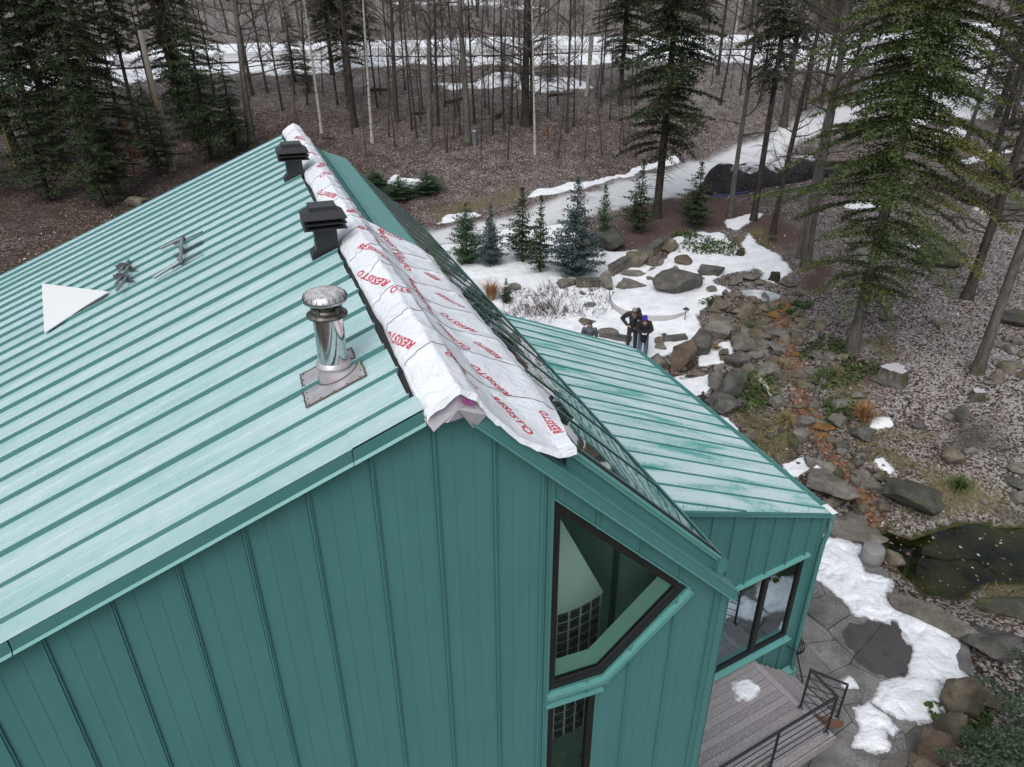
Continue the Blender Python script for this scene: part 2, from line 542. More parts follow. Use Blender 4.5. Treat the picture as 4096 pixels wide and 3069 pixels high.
C3 += [np.array(p, float) for p in [(-5,4,-.1),(3,6,0),(10,5,0),(20,6,.2),(30,12,.6),(40,25,1.6),(60,40,3),(-20,15,0),(-30,30,.3),(-50,45,1.5),(-90,60,3.5),(90,70,5.5),(-60,5,0),(60,5,1),
 (0,20,0),(-8,25,0.2),(-10,12,0),(-160,185,19),(-60,185,18),(0,185,18),(60,185,18.5),(160,185,20),(-200,290,38),(0,290,36),(200,290,38),(-160,100,6.5),(170,100,7),(0,126,7.5),(-70,128,7.5),(80,124,8)]]
C3 = np.array(C3)
def _tps_fit(P, z, lam=0.4):
    n = len(P)
    d = np.linalg.norm(P[:, None] - P[None], axis=2)
    K = np.where(d > 0, d * d * np.log(d + 1e-9), 0) + lam * np.eye(n)
    Q = np.c_[np.ones(n), P]
    A = np.block([[K, Q], [Q.T, np.zeros((3, 3))]])
    return np.linalg.solve(A, np.r_[z, 0, 0, 0])
_sc = 30.0
TW = _tps_fit(C3[:, :2] / _sc, C3[:, 2], 0.02)
def _tps(x, y):
    sh = np.shape(x)
    X = np.stack([np.ravel(x), np.ravel(y)], 1) / _sc
    out = np.empty(len(X))
    for i in range(0, len(X), 20000):
        q = X[i:i + 20000]
        d = np.linalg.norm(q[:, None] - C3[None, :, :2] / _sc, axis=2)
        out[i:i + 20000] = (np.where(d > 0, d * d * np.log(d + 1e-9), 0)) @ TW[:-3] + TW[-3] + q @ TW[-2:]
    return out.reshape(sh)

def sdf(poly, x, y):
    """signed distance to a polygon, negative inside"""
    poly = np.asarray(poly)[:, :2]
    px, py = np.ravel(x), np.ravel(y)
    d = np.full(px.shape, 1e9); ins = np.zeros(px.shape, bool)
    n = len(poly)
    for i in range(n):
        a, b = poly[i], poly[(i + 1) % n]
        e = b - a; wv = np.stack([px - a[0], py - a[1]], 1)
        t = np.clip((wv @ e) / (e @ e + 1e-12), 0, 1)
        q = wv - t[:, None] * e
        d = np.minimum(d, (q ** 2).sum(1))
        c = ((a[1] > py) != (b[1] > py))
        if abs(b[1] - a[1]) > 1e-12:
            ins ^= c & (px < (b[0] - a[0]) * (py - a[1]) / (b[1] - a[1]) + a[0])
    d = np.sqrt(d)
    return np.where(ins, -d, d).reshape(np.shape(x))

POND_Z = -0.42
POND_PX = [(3500,2150),(3560,2120),(3640,2160),(3700,2140),(3800,2110),(3900,2090),(4000,2110),(4120,2110),(4300,2200),(4300,2380),(4100,2330),(3960,2330),(3900,2350),(3840,2400),(3700,2380),(3640,2330),(3590,2280),(3580,2220)]
POND = np.array([flat(*q, POND_Z) for q in POND_PX])
STREAM_PX = [(3090,1175,1.0),(3130,1270,.8),(3160,1390,.55),(3190,1480,.4),(3200,1560,.28),(3220,1650,.15),(3290,1740,.05),(3350,1830,-.05),(3430,1930,-.15),(3470,2020,-.28),(3500,2090,-.34)]
STREAM = np.array([flat(*q) for q in STREAM_PX])
def polydist(line, x, y):
    px, py = np.ravel(x), np.ravel(y); d = np.full(px.shape, 1e9)
    for a, b in zip(line[:-1], line[1:]):
        e = (b - a)[:2]; wv = np.stack([px - a[0], py - a[1]], 1)
        t = np.clip((wv @ e) / (e @ e), 0, 1)
        d = np.minimum(d, np.hypot(*(wv - t[:, None] * e).T))
    return d.reshape(np.shape(x))
PATIO_W = [ww(-2, -7, 0), ww(-2, 0.5, 0), ww(3, .5, 0), flat(3300,2080,0), flat(3330,2120,0), flat(3480,2230,0), flat(3560,2330,0), flat(3720,2500,0), flat(3860,2600,0), flat(3780,2760,0), flat(3740,2900,0), flat(3620,3069,0), flat(3500,3300,0), flat(3000,3600,0)]
PATIO = np.array(PATIO_W)
def H(x, y):
    x = np.asarray(x, float); y = np.asarray(y, float)
    z = _tps(x, y)
    near = np.hypot(x - 8, y - 25)
    P = np.stack([x, y, 0 * x], -1)
    z = z + 0.10 * fbm(P / 3.5, 3, 3) * sstep(4, 14, y) + 0.25 * fbm(P / 14., 2, 9) * sstep(34, 50, y)
    sd = polydist(STREAM, x, y)
    z = z - 0.16 * (1 - sstep(0.1, 1.0, sd))
    pa = sdf(PATIO, x, y)
    z = z + (-0.06 - z) * (1 - sstep(-0.1, 0.8, pa))
    pd = sdf(POND, x, y)
    z = np.where(pd < 1.2, z + (np.where(pd < 0, POND_Z - 0.45 * sstep(0, 0.6, -pd), POND_Z + 0.02 + 0.25 * pd) - z) * (1 - sstep(0.2, 1.2, pd)), z)
    # keep the ground below the house's floor
    v = np.stack([x, y], -1) - HO[:2]
    e = v @ EX[:2]; d = v @ ED[:2]
    ins = (1 - sstep(-0.5, 0.5, np.maximum(np.maximum(-6 - e, e - 8.4), np.maximum(-.2 - d, d - 12.2))))
    z = z + (-0.05 - z) * ins * (d < 10)
    return z
def hit(px, py, up=0.0):
    """where the line of sight through a pixel of the photograph meets the ground"""
    d = ray(px, py)
    t = np.geomspace(6, 400, 500)
    P = d[None] * t[:, None]
    g = P[:, 2] + CAM_Z - H(P[:, 0], P[:, 1]) - up
    i = np.argmax(g < 0)
    if g[i] >= 0: i = len(t) - 1
    a, b = t[max(i - 1, 0)], t[i]
    for _ in range(4):
        tt = np.linspace(a, b, 6)
        Q = d[None] * tt[:, None]
        gg = Q[:, 2] + CAM_Z - H(Q[:, 0], Q[:, 1]) - up
        k = np.argmax(gg < 0)
        if gg[k] >= 0: k = 5
        a, b = tt[max(k - 1, 0)], tt[k]
    Q = d * b
    return np.array([Q[0], Q[1], Q[2] + CAM_Z])
def gz(x, y):
    return float(H(np.array([x]), np.array([y]))[0])
def poly(px): return np.array([hit(*q) for q in px])

def axis(*segs):
    out = [segs[0][0]]
    for a, b, st in segs:
        out += list(np.linspace(a, b, max(2, int(round((b - a) / st)) + 1))[1:])
    return np.array(out)
gx = axis((-260, -110, 15), (-110, -40, 2.5), (-40, -6, .8), (-6, 2, .3), (2, 22, .14), (22, 42, .4), (42, 110, 2.5), (110, 260, 15))
gy = axis((-30, 4, 3), (4, 8, .4), (8, 36, .16), (36, 66, .4), (66, 112, 1.2), (112, 200, 5), (200, 330, 13))
GX, GY = np.meshgrid(gx, gy, indexing='ij')
GZ = H(GX, GY)

ZONES = {
 'snow': [
  ([(1650,960),(1900,900),(2080,905),(2180,880),(2290,900),(2330,985),(2470,1015),(2560,1000),(2600,1040),(2560,1100),(2700,1000),(2690,960),(2760,925),(2890,930),(2960,1030),(3000,1060),(2940,1100),(2880,1130),(2940,1165),(2880,1190),(2830,1260),(2790,1320),(2750,1370),(2680,1420),(2560,1450),(2480,1420),(2350,1420),(2100,1370),(1900,1250),(1700,1080)], .4),
  ([(2030,1140),(2230,1120),(2320,1165),(2460,1170),(2580,1180),(2700,1180),(2790,1100),(2810,1040),(2720,1000),(2690,960),(2760,925),(2890,930),(2880,985),(2960,1030),(3000,1060),(2940,1100),(2880,1130),(2940,1165),(2880,1190),(2830,1260),(2790,1320),(2750,1360),(2700,1380),(2660,1400),(2560,1420),(2480,1370),(2380,1320),(2250,1240),(2120,1190)], .35),
  ([(2940,975),(3000,930),(3060,985),(3170,1040),(3170,1075),(3100,1120),(3000,1080),(2950,1040)], .45),
  ([(2780,1440),(2850,1370),(2900,1365),(2930,1420),(2880,1440),(2900,1470),(2840,1480),(2770,1480),(2690,1560),(2700,1510),(2760,1500)], .25),
  ([(2700,1520),(2850,1510),(2870,1545),(2800,1620),(2740,1600)], .2),
  ([(2860,1650),(2930,1680),(2970,1730),(2900,1720)], .15),
  ([(3120,1850),(3200,1830),(3330,1880),(3240,1890),(3215,1930),(3180,1910)], .15),
  ([(3500,1850),(3540,1840),(3560,1890),(3580,1930),(3520,1900)], .2),
  ([(3490,1680),(3560,1670),(3580,1700),(3540,1720),(3490,1710)], .12),
  ([(2900,880),(3010,850),(3060,850),(3000,900),(2930,930)], .3),
  ([(1750,900),(1800,860),(1900,845),(1930,860),(1840,880),(1760,905)], .3),
  ([(2100,795),(2140,760),(2300,735),(2500,690),(2640,640),(2720,620),(2740,650),(2600,690),(2400,740),(2200,790),(2120,800)], .4),
  ([(1540,730),(1570,705),(1650,715),(1740,720),(1745,740),(1680,745),(1650,770),(1610,745),(1560,735)], .3),
  ([(-300,330),(400,300),(1000,262),(1000,300),(800,290),(400,345),(-300,420)], 1.),
  ([(-300,260),(300,235),(800,180),(1500,162),(2500,152),(3500,135),(4400,100),(4400,200),(3900,240),(3600,260),(3200,285),(2900,250),(2400,262),(1900,262),(1500,262),(1100,300),(700,290),(300,310),(-300,330)], 1.2),
  ([(3450,330),(3700,280),(4200,240),(4300,420),(4000,480),(3800,470),(3650,520),(3480,520),(3560,430),(3420,400)], 1.5),
  ([(1700,330),(1850,330),(2000,290),(2080,300),(2300,320),(2380,360),(2200,370),(2000,350),(1830,362)], 1.0),
  ([(1270,0),(1500,10),(2000,5),(2200,40),(1900,30)], 3.0),
  ([(3760,670),(3950,600),(4040,600),(4000,640),(3820,670)], .5),
  ([(3690,560),(3820,500),(3900,540),(3700,590)], .8),
  ([(3360,810),(3500,790),(3560,830),(3400,850)], .4),
  ([(3600,980),(3700,985),(3720,1000),(3640,1010)], .3),
  ([(3880,830),(4080,800),(4096,850),(3950,870)], .4)],
 'drive': [([(1500,1000),(1760,920),(1950,875),(2050,860),(2150,825),(2480,730),(2650,690),(2900,610),(3100,530),(3350,420),(3600,320),(3900,230),(4300,180),(4300,270),(4000,290),(3700,370),(3400,480),(3200,580),(3000,690),(2860,760),(2720,780),(2560,820),(2400,850),(2230,900),(2000,930),(1700,1000)], .5)],
 'road': [([(-500,280),(300,262),(900,222),(1500,196),(2000,190),(2700,182),(3500,160),(4500,125),(4500,150),(3500,188),(2700,205),(2000,228),(1500,228),(900,254),(300,290),(-500,320)], .8)],
 'needles': [([(2480,890),(2560,800),(2700,770),(2850,800),(3000,830),(3150,860),(3230,930),(3200,1040),(3090,960),(2980,920),(2900,910),(2740,900),(2690,960),(2600,985),(2500,990)], .8),
             ([(3180,1100),(3260,1050),(3330,1050),(3290,1180),(3200,1160)], .5), ([(3320,1340),(3400,1430),(3560,1490),(3540,1560),(3360,1540),(3330,1450)], .6)],
 'grass': [([(2950,1240),(3040,1230),(3060,1330),(2960,1330)], .4), ([(2950,1480),(3010,1440),(3100,1520),(3080,1640),(3190,1700),(3180,1780),(3100,1830),(3000,1760),(2960,1640)], .5),
           ([(3440,1340),(3540,1340),(3580,1400),(3480,1420)], .5), ([(3480,1700),(3640,1730),(3560,1790),(3720,1860),(3900,1920),(4150,2000),(4150,2060),(3800,2090),(3640,2070),(3700,1960),(3560,1870),(3450,1830)], .7),
           ([(3330,1430),(3420,1480),(3420,1640),(3320,1640)], .5), ([(3850,2330),(3990,2310),(4200,2300),(4200,2500),(3900,2440)], .4), ([(2930,960),(3040,900),(3110,960),(3080,1010),(2980,1010)], .4),
           ([(1750,850),(1900,800),(2080,750),(2100,770),(1950,830),(1780,870)], .8)],
 'dark': [([(3700,1680),(3900,1700),(4000,1800),(3760,1820)], .8), ([(4000,2050),(4200,2060),(4200,2110),(3990,2090)], .3)],
}
def zone(name, x, y):
    r = np.zeros(np.shape(x)); fx, fy = np.ravel(x), np.ravel(y); rr = np.zeros(fx.shape)
    Pw = np.stack([fx, fy, 0 * fx], -1)
    wx, wy = fbm(Pw * .55, 4, 61), fbm(Pw * .55 + 40, 4, 67)
    for pxs, fe in ZONES[name]:
        P = poly(pxs)
        lo = P[:, :2].min(0) - fe * 3; hi = P[:, :2].max(0) + fe * 3
        k = np.where((fx > lo[0]) & (fx < hi[0]) & (fy > lo[1]) & (fy < hi[1]))[0]
        if len(k) == 0: continue
        am = min(1.6, .25 + 1.1 * fe); rr[k] = np.maximum(rr[k], 1 - sstep(-fe, fe, sdf(P, fx[k] + am * wx[k], fy[k] + am * wy[k])))
    return rr.reshape(np.shape(x))
ZV = {k: zone(k, GX, GY) for k in ZONES}
# frost: how white the leaf litter is
fz = 0.45 + 0.25 * fbm(np.stack([GX, GY, 0 * GX], -1) / 9., 3, 21)
fz += 0.33 * sstep(6, 14, GX) * (1 - sstep(30, 45, GY)) + 0.18 * sstep(58, 80, GY) - .30 * (1 - sstep(-14, 2, GX)) * (1 - sstep(50, 66, GY))
ZV['frost'] = np.clip(fz, 0, 1)
ZV['stream'] = 1 - sstep(0.08, 0.5, polydist(STREAM, GX, GY) + 0.15 * fbm(np.stack([GX, GY, 0 * GX], -1) * 2, 2, 5))
ZV['pond'] = (sdf(POND, GX, GY) < 0.1).astype(float)
sn = ZV['snow'] * (1 - 0.85 * ZV['drive']) * (1 - ZV['road'])
nz = fbm(np.stack([GX, GY, 0 * GX], -1) * 1.6, 3, 31)
GZ = GZ + (0.06 + .07 * fbm(np.stack([GX, GY, 0 * GX], -1) * 1.1, 3, 33) + .035 * fbm(np.stack([GX, GY, 0 * GX], -1) * 3.2, 2, 35)) * sstep(.4, .75, sn + .25 * nz) * (1 - ZV['pond'])
a, b = GX.shape
idx = np.arange(a * b).reshape(a, b)
GF = np.stack([idx[:-1, :-1], idx[1:, :-1], idx[1:, 1:], idx[:-1, 1:]], -1).reshape(-1, 4)

def ground_mat():
    t = NT('forest_floor')
    p = t.wpos()
    # leaf litter: overlapping leaves, each with its own tone
    warp = t.n.new('ShaderNodeVectorMath'); warp.operation = 'MULTIPLY_ADD'; nzv = t.n.new('ShaderNodeTexNoise'); t.l.new(p, nzv.inputs['Vector']); nzv.inputs['Scale'].default_value = 7.0; nzv.inputs['Detail'].default_value = 3.0; t.l.new(nzv.outputs[1], warp.inputs[0]); warp.inputs[1].default_value = (.14, .14, .14); t.l.new(p, warp.inputs[2])
    c1 = t.vor(warp.outputs[0], 12.0, 'F1', 1); d1 = t.vor(warp.outputs[0], 12.0, 'F1', 0)
    sep = t.n.new('ShaderNodeSeparateColor'); t.l.new(c1, sep.inputs[0])
    leaf = t.ramp(sep.outputs[0], [(0.0, (0.019, 0.011, 0.008)), (0.35, (0.042, 0.027, 0.021)), (0.6, (0.076, 0.050, 0.040)), (0.8, (0.14, 0.098, 0.082)), (1.0, (0.235, 0.18, 0.155))])
    leaf = t.mix(t.ramp(d1, [(0.30, 0.0), (0.68, 0.65)]), leaf, (0.018, 0.012, 0.010))
    big = t.noise(p, 0.35, 4)
    leaf = t.mix(t.ramp(big, [(0.42, 0.0), (0.68, 0.65)]), leaf, (0.035, 0.026, 0.021))
    c2 = t.vor(warp.outputs[0], 19.0, 'F1', 1); sep2 = t.n.new('ShaderNodeSeparateColor'); t.l.new(c2, sep2.inputs[0])
    fz = t.attr('frost')
    fsel = t.math('ADD', sep2.outputs[1], t.math('MULTIPLY', t.noise(p, 1.1, 4), 0.9))
    fsel = t.math('ADD', fsel, t.math('MULTIPLY', fz, 0.75))
    leaf = t.mix(t.ramp(fsel, [(1.12, 0.0), (1.45, 0.62)]) if False else t.math('MULTIPLY', t.math('SMOOTH_MIN', t.math('MAXIMUM', t.math('MULTIPLY_ADD', fsel, 2.8, -3.72), 0.0), 1.0, 0.1), 0.66), leaf, (0.41, 0.39, 0.395))
    fine = t.noise(p, 24, 4, 0.7)
    # needle mulch
    nd = t.mix(fine, (0.035, 0.021, 0.018), (0.13, 0.085, 0.078))
    col = t.mix(t.attr('needles'), leaf, nd)
    # moss and dead grass
    gr = t.mix(t.noise(p, 2.2, 4), t.mix(fine, (0.05, 0.042, 0.022), (0.24, 0.19, 0.11)), t.mix(fine, (0.03, 0.04, 0.012), (0.16, 0.16, 0.08)))
    gw = t.math('MULTIPLY', t.attr('grass'), t.ramp(t.noise(p, 1.3, 5), [(0.26, 0.0), (0.48, 1.0)]))
    col = t.mix(gw, col, gr)
    col = t.mix(t.attr('dark'), col, t.mix(fine, (0.02, 0.017, 0.015), (0.09, 0.08, 0.075)))
    # gravel of the drive, half under thin snow
    gv = t.vor(p, 16, 'F1', 1); s3 = t.n.new('ShaderNodeSeparateColor'); t.l.new(gv, s3.inputs[0])
    grav = t.mix(s3.outputs[0], (0.12, 0.11, 0.10), (0.34, 0.32, 0.31))
    trk = t.ramp(t.noise(t.wpos((0.5, 0.5, 0.5)), 1.0, 5, 0.65), [(0.24, 0.15), (0.48, 0.92)])
    grav = t.mix(trk, grav, (0.60, 0.62, 0.65))
    col = t.mix(t.attr('drive'), col, grav)
    strm = t.mix(s3.outputs[1], (0.06, 0.04, 0.028), (0.22, 0.14, 0.09))
    col = t.mix(t.attr('stream'), col, strm)
    col = t.mix(t.attr('pond'), col, t.mix(t.noise(p, 1.6, 5), (0.012, 0.014, 0.004), (0.06, 0.06, 0.015)))
    # snow lies in patches with a broken edge
    nn = t.math('ADD', t.math('MULTIPLY', t.noise(p, 0.9, 5, 0.6), 0.9), t.math('MULTIPLY', t.noise(p, 5.5, 6, 0.72), 0.6))
    sf = t.math('ADD', t.attr('snow'), t.math('MULTIPLY_ADD', nn, 1.05, -0.80))
    sf = t.math('MULTIPLY_ADD', sf, 5.0, -2.4, True)
    sn = t.mix(t.ramp(t.noise(p, 2.2, 6, 0.65), [(0.3, 0.0), (0.7, 1.0)]), (0.60, 0.635, 0.68), (0.80, 0.82, 0.85))
    spk = t.math('MAXIMUM', t.ramp(t.vor(p, 5.0, 'F1', 0), [(0.05, 0.75), (0.12, 0.0)]), t.ramp(t.noise(p, 2.6, 7, 0.75), [(0.63, 0.0), (0.70, 0.75)]))
    sn = t.mix(spk, sn, (0.10, 0.075, 0.06))
    col = t.mix(sf, col, sn)
    h = t.math('ADD', t.math('MULTIPLY', d1, t.math('SUBTRACT', 1.0, sf)), t.math('MULTIPLY_ADD', fine, 0.4, t.math('MULTIPLY', t.noise(p, 3.4, 5), t.math('MULTIPLY', sf, 1.6))))
    t.bump(h, 0.7, 0.06)
    return t.fin(col, 0.8, 0, 0.25)
M['ground'] = ground_mat()
gme = rawmesh('ground', np.stack([GX, GY, GZ], -1).reshape(-1, 3), GF, M['ground'])
gme.polygons.foreach_set('use_smooth', np.ones(len(GF), bool))
ZV['snow'] = sn
for k in ('snow', 'drive', 'needles', 'grass', 'dark', 'frost', 'stream', 'pond'):
    at = gme.attributes.new(k, 'FLOAT', 'POINT')
    at.data.foreach_set('value', ZV[k].ravel().astype(np.float32))
g = mobj('ground', gme)
tag(g, 'wooded ground of leaf litter, moss and snow patches around the green house', 'ground', kind='structure')

def drape(name, px, mat, label, cat, off=0.03, n=(120, 8), mid=None):
    """a sheet that follows the ground between two lines (near edge, far edge) given as pixels of the photograph"""
    A = poly(px[0]); B = poly(px[1])
    def resample(Lp, k):
        s = np.r_[0, np.cumsum(np.linalg.norm(np.diff(Lp[:, :2], axis=0), axis=1))]
        u = np.linspace(0, s[-1], k)
        return np.stack([np.interp(u, s, Lp[:, i]) for i in range(2)], 1)
    A = resample(A, n[0]); B = resample(B, n[0])
    t = np.linspace(0, 1, n[1])[None, :, None]
    G = A[:, None] * (1 - t) + B[:, None] * t
    Z = H(G[..., 0], G[..., 1]) + off
    G = np.concatenate([G, Z[..., None]], -1)
    mb = MB(); mb.grid(G, flip=True)
    o = mb.build(name, mat)
    tag(o, label, cat, kind='structure')
    return o
def road_mat():
    t = NT('snowy_gravel_road')
    p = t.wpos()
    st = t.noise(t.wpos((0.02, 0.55, 1)), 1.0, 4, 0.6)
    c = t.mix(t.ramp(st, [(0.38, 0.0), (0.6, 1.0)]), (0.26, 0.25, 0.25), (0.62, 0.63, 0.66))
    c = t.mix(t.math('MULTIPLY', t.noise(p, 3, 4), 0.35), c, (0.30, 0.28, 0.27))
    return t.fin(c, 0.85)
M['road'] = road_mat()
RN = [(-500, 316), (300, 288), (900, 254), (1500, 229), (2000, 226), (2700, 206), (3500, 188), (4500, 152)]
RF = [(-500, 278), (300, 258), (900, 222), (1500, 198), (2000, 192), (2700, 184), (3500, 162), (4500, 122)]
drape('road', (RN, RF), M['road'], 'snowy gravel road running across behind the trees', 'road', 0.14, (140, 10))

# pond and upper pool
def water_mat():
    t = NT('dark_pond_water')
    p = t.wpos()
    n = t.noise(p, 0.9, 5, 0.6)
    c = t.mix(t.ramp(n, [(0.40, 0.0), (0.66, 1.0)]), (0.003, 0.004, 0.0015), (0.022, 0.026, 0.005))
    t.bump(t.noise(p, 5, 3), 0.03, 0.01)
    t.b.inputs['IOR'].default_value = 1.36
    return t.fin(c, 0.02)
M['water'] = water_mat()
def blob_poly(P, k=4):
    P = np.asarray(P)
    for _ in range(k):
        Q = np.roll(P, -1, 0)
        P = np.stack([P * .75 + Q * .25, P * .25 + Q * .75], 1).reshape(-1, P.shape[1])
    return P
mb = MB(); c = POND[:, :2].mean(0)
Pb = blob_poly(c + (POND[:, :2] - c) * 1.08, 2)
mb.add(np.c_[Pb, np.full(len(Pb), POND_Z)], [tuple(range(len(Pb)))])
o = mb.build('pond_water', M['water'])
tag(o, 'dark green pond water beside the snowy flagstone patio', 'water', kind='structure')
# ================================================================== HOUSE
Z0 = CAM_Z                                     # heights below are given from the camera's level
def P3(e, d, z): return hw(e, d, Z0 + z)
house = thing('house', 'green metal clad house with standing seam roofs and a tall gable', 'house', hw(4, 3, 0))
SLL = 0.405                                    # left roof: drop per metre
def zl(e): return -2.66 - SLL * (0.9 - e)
def zr(e): return -3.57 - 0.995 * (e - 2.1)    # right rake

# --- left roof: one panel per seam, ribs towards the camera
def panel_profile(w=0.463):
    q = [(0, 0), (0.0, .046), (.016, .046), (.018, .0)]
    for c in (0.155, 0.31):
        q += [(c - .012, 0), (c, .0045), (c + .012, 0)]
    q += [(w, 0)]
    return q
e0, e1 = -6.6, 0.848
nl = np.array([SLL, 0, 1]) / math.hypot(1, SLL)    # not needed exactly: offsets are vertical
def roof_panel_mesh(e0, e1, w, zf, name, mat, wav=0.0):
    mb = MB(); pr = panel_profile(w)
    es = np.linspace(e0, e1, 2)
    G = np.array([[EX * e + ED * x + np.array([0, 0, zf(e) + z]) for (x, z) in pr] for e in es])
    mb.grid(G, sm=False)
    Gb = G.copy(); Gb[:, :, 2] = np.minimum(Gb[:, :, 2], np.array([zf(e) for e in es])[:, None]) - .02
    n = len(pr)
    for k in (0, 1):
        for j in range(n - 1):
            mb.add([G[k, j], G[k, j + 1], Gb[k, j + 1], Gb[k, j]], [(0, 1, 2, 3) if k else (3, 2, 1, 0)])
    mb.add([G[0, 0], G[1, 0], Gb[1, 0], Gb[0, 0]], [(0, 1, 2, 3)])
    return mb.mesh(name, mat)
HL = np.array(house.location)
pm = roof_panel_mesh(e0, e1, 0.463, zl, 'roof_panel', M['roof'])
for i in range(26):
    d = .141 + .463 * i
    mobj('roof_panel', pm, house, HO + ED * d + np.array([0, 0, Z0 + .014]) - HL + EX * rng.uniform(-.012, .012))
# eave-side first panel beside the rake and its trim
mb = MB()
for (ea, eb, dz) in ((-6.6, -2.05, .0), (-2.05, .36, .0), (.36, .9, .006)):
    A = [P3(ea, -.10, zl(ea) + .03 + dz), P3(eb, -.10, zl(eb) + .03 + dz), P3(eb, .141, zl(eb) + .018 + dz), P3(ea, .141, zl(ea) + .018 + dz)]
    mb.add(A, [(0, 1, 2, 3)])
mb.build('rake_cap', M['roof'], house)
mb = MB()
for (ea, eb, o) in ((-6.6, -2.06, .0), (-2.05, .355, .0), (.36, .9, .004)):
    # fascia face and the bright drip edge under it
    a = P3(ea, -.105 - o, zl(ea) + .028); b = P3(eb, -.105 - o, zl(eb) + .028)
    mb.add([a, b, b - [0, 0, .10], a - [0, 0, .10]], [(3, 2, 1, 0)])
    mb.add([a - [0, 0, .1], b - [0, 0, .1], b - [0, 0, .1] + ED * .10, a - [0, 0, .1] + ED * .10], [(3, 2, 1, 0)])
mb.build('fascia', M['wall'], house)
mb = MB()
for (ea, eb, o) in ((-6.6, -2.06, .0), (-2.05, .355, .0), (.36, .9, .004)):
    a = P3(ea, -.108 - o, zl(ea) - .072); b = P3(eb, -.108 - o, zl(eb) - .072)
    mb.add([a, b, b - ED * .022 - [0, 0, .018], a - ED * .022 - [0, 0, .018]], [(3, 2, 1, 0)])
mb.build('drip_edge', M['trim'], house)
# far gable end edge, eave edge and dark deck under everything
mb = MB()
mb.prism([P3(-6.55, .0, zl(-6.55) - .03), P3(1.12, .0, zl(1.12) - .03), P3(1.12, .0, zl(1.12) - .1), P3(-6.55, .0, zl(-6.55) - .1)], ED * 12.2)
mb.prism([P3(1.12, .0, zl(1.12) - .04), P3(2.2, .0, zr(2.2) - .02), P3(2.2, .0, zr(2.2) - .1), P3(1.12, .0, zl(1.12) - .14)], ED * 12.2)
mb.build('roof_deck', M['dark_under'], house)
mb = MB()
mb.prism([P3(-6.6, 12.18, zl(-6.6) + .02), P3(1.1, 12.18, zl(1.1) + .02), P3(1.1, 12.18, zl(1.1) - .12), P3(-6.6, 12.18, zl(-6.6) - .12)], ED * .06)
mb.prism([P3(1.1, 12.18, zl(1.1) + .02), P3(3.95, 12.18, zr(3.95) + .03), P3(3.95, 12.18, zr(3.95) - .12), P3(1.1, 12.18, zl(1.1) - .12)], ED * .06)
mb.build('far_rake_trim', M['trim'], house)

# --- right slope: short ribs from the ridge to the skylight's head flashing
def zru(e): return zr(e) + .07
pm2 = roof_panel_mesh(1.22, 1.80, 0.463, zru, 'upper_roof_panel', M['roof'])
for i in range(9, 26):
    d = .141 + .463 * i
    mobj('upper_roof_panel', pm2, house, HO + ED * d + np.array([0, 0, Z0]) - HL)
mb = MB()
for (da, db) in ((4.4, 7.3), (7.31, 10.9), (10.91, 12.3)):
    Q = []
    for (e, z) in ((1.66, zru(1.66) + .052), (1.79, -3.09), (2.16, -3.235), (2.27, -3.36), (2.27, -3.44)):
        Q.append([P3(e, da, z), P3(e, db, z)])
    mb.grid(np.array(Q), sm=False)
mb.build('head_flashing', M['trim'], house)

# --- skylight: sloped glazing, panes between dark mullions
GZ0, GE0, GE1 = .31, 2.25, 3.82
def zg(e): return zr(e) + GZ0
sky_l = thing('skylight', None, None, (0, 0, 0)); sky_l.parent = house
mull_d = [0.06] + [1.15 + 1.035 * i for i in range(11)] + [12.3]
for k in range(len(mull_d) - 1):
    a, b = mull_d[k] + .03, mull_d[k + 1] - .03
    mb = MB()
    G = [[P3(e, d, zg(e) + 0.012 * sin(pi * (e - GE0) / (GE1 - GE0)) * sin(pi * (d - a) / (b - a)) * random.uniform(.1, .5)) for d in np.linspace(a, b, 9)] for e in np.linspace(GE0, GE1, 9)]
    mb.grid(np.array(G), sm=True)
    mb.build('pane', M['skyglass'], sky_l)
for d in mull_d:
    mb = MB()
    mb.bar(P3(GE0, d, zg(GE0) + .004), P3(GE1, d, zg(GE1) + .004), .048, .010, (0.7, 0, 0.7), 0)
    mb.bar(P3(GE0, d + .006, zg(GE0) + .012), P3(GE1, d + .006, zg(GE1) + .012), .016, .008, (0.7, 0, 0.7), 1)
    mb.build('mullion', [M['black_frame'], M['trim']], sky_l)
mb = MB()
mb.prism([P3(GE1 - .05, -.03, zg(GE1 - .05) + .02), P3(GE1 + .02, -.03, zg(GE1) + .005), P3(GE1 + .03, -.03, zg(GE1) - .10), P3(GE1 - .02, -.03, zg(GE1) - .08)], ED * 12.36)
mb.build('eave_bar', M['trim'], sky_l)
mb = MB()   # curb along the gable edge, seen as stepped bands
for (o, za, zb, mi) in ((-.02, .30, .215, 0), (-.05, .31, .27, 0), (.03, .21, .03, 1)):
    poly_ = [P3(2.10, o, zr(2.10) + za), P3(GE1, o, zr(GE1) + za), P3(GE1 + (0.02 if mi else 0), o, zr(GE1) + zb), P3(2.10, o, zr(2.10) + zb)]
    mb.prism(poly_, ED * .06, mi)
mb.build('curb', [M['trim'], M['wall']], sky_l)
mb = MB()   # black gasket line
mb.prism([P3(2.12, -.052, zr(2.12) + .327), P3(GE1, -.052, zr(GE1) + .327), P3(GE1, -.052, zr(GE1) + .312), P3(2.12, -.052, zr(2.12) + .312)], ED * .09)
mb.build('gasket', M['black_frame'], sky_l)
mb = MB()
mb.prism([P3(3.80, -.05, zr(3.8) + .29), P3(3.90, -.05, zr(3.86) + .28), P3(3.90, -.05, zr(3.86) + .14), P3(3.86, -.05, zr(3.86) + .12), P3(3.86, -.05, zr(3.86) + .02), P3(3.78, -.05, zr(3.8) + .02)], ED * .1)
mb.build('end_cap', M['wall'], sky_l)

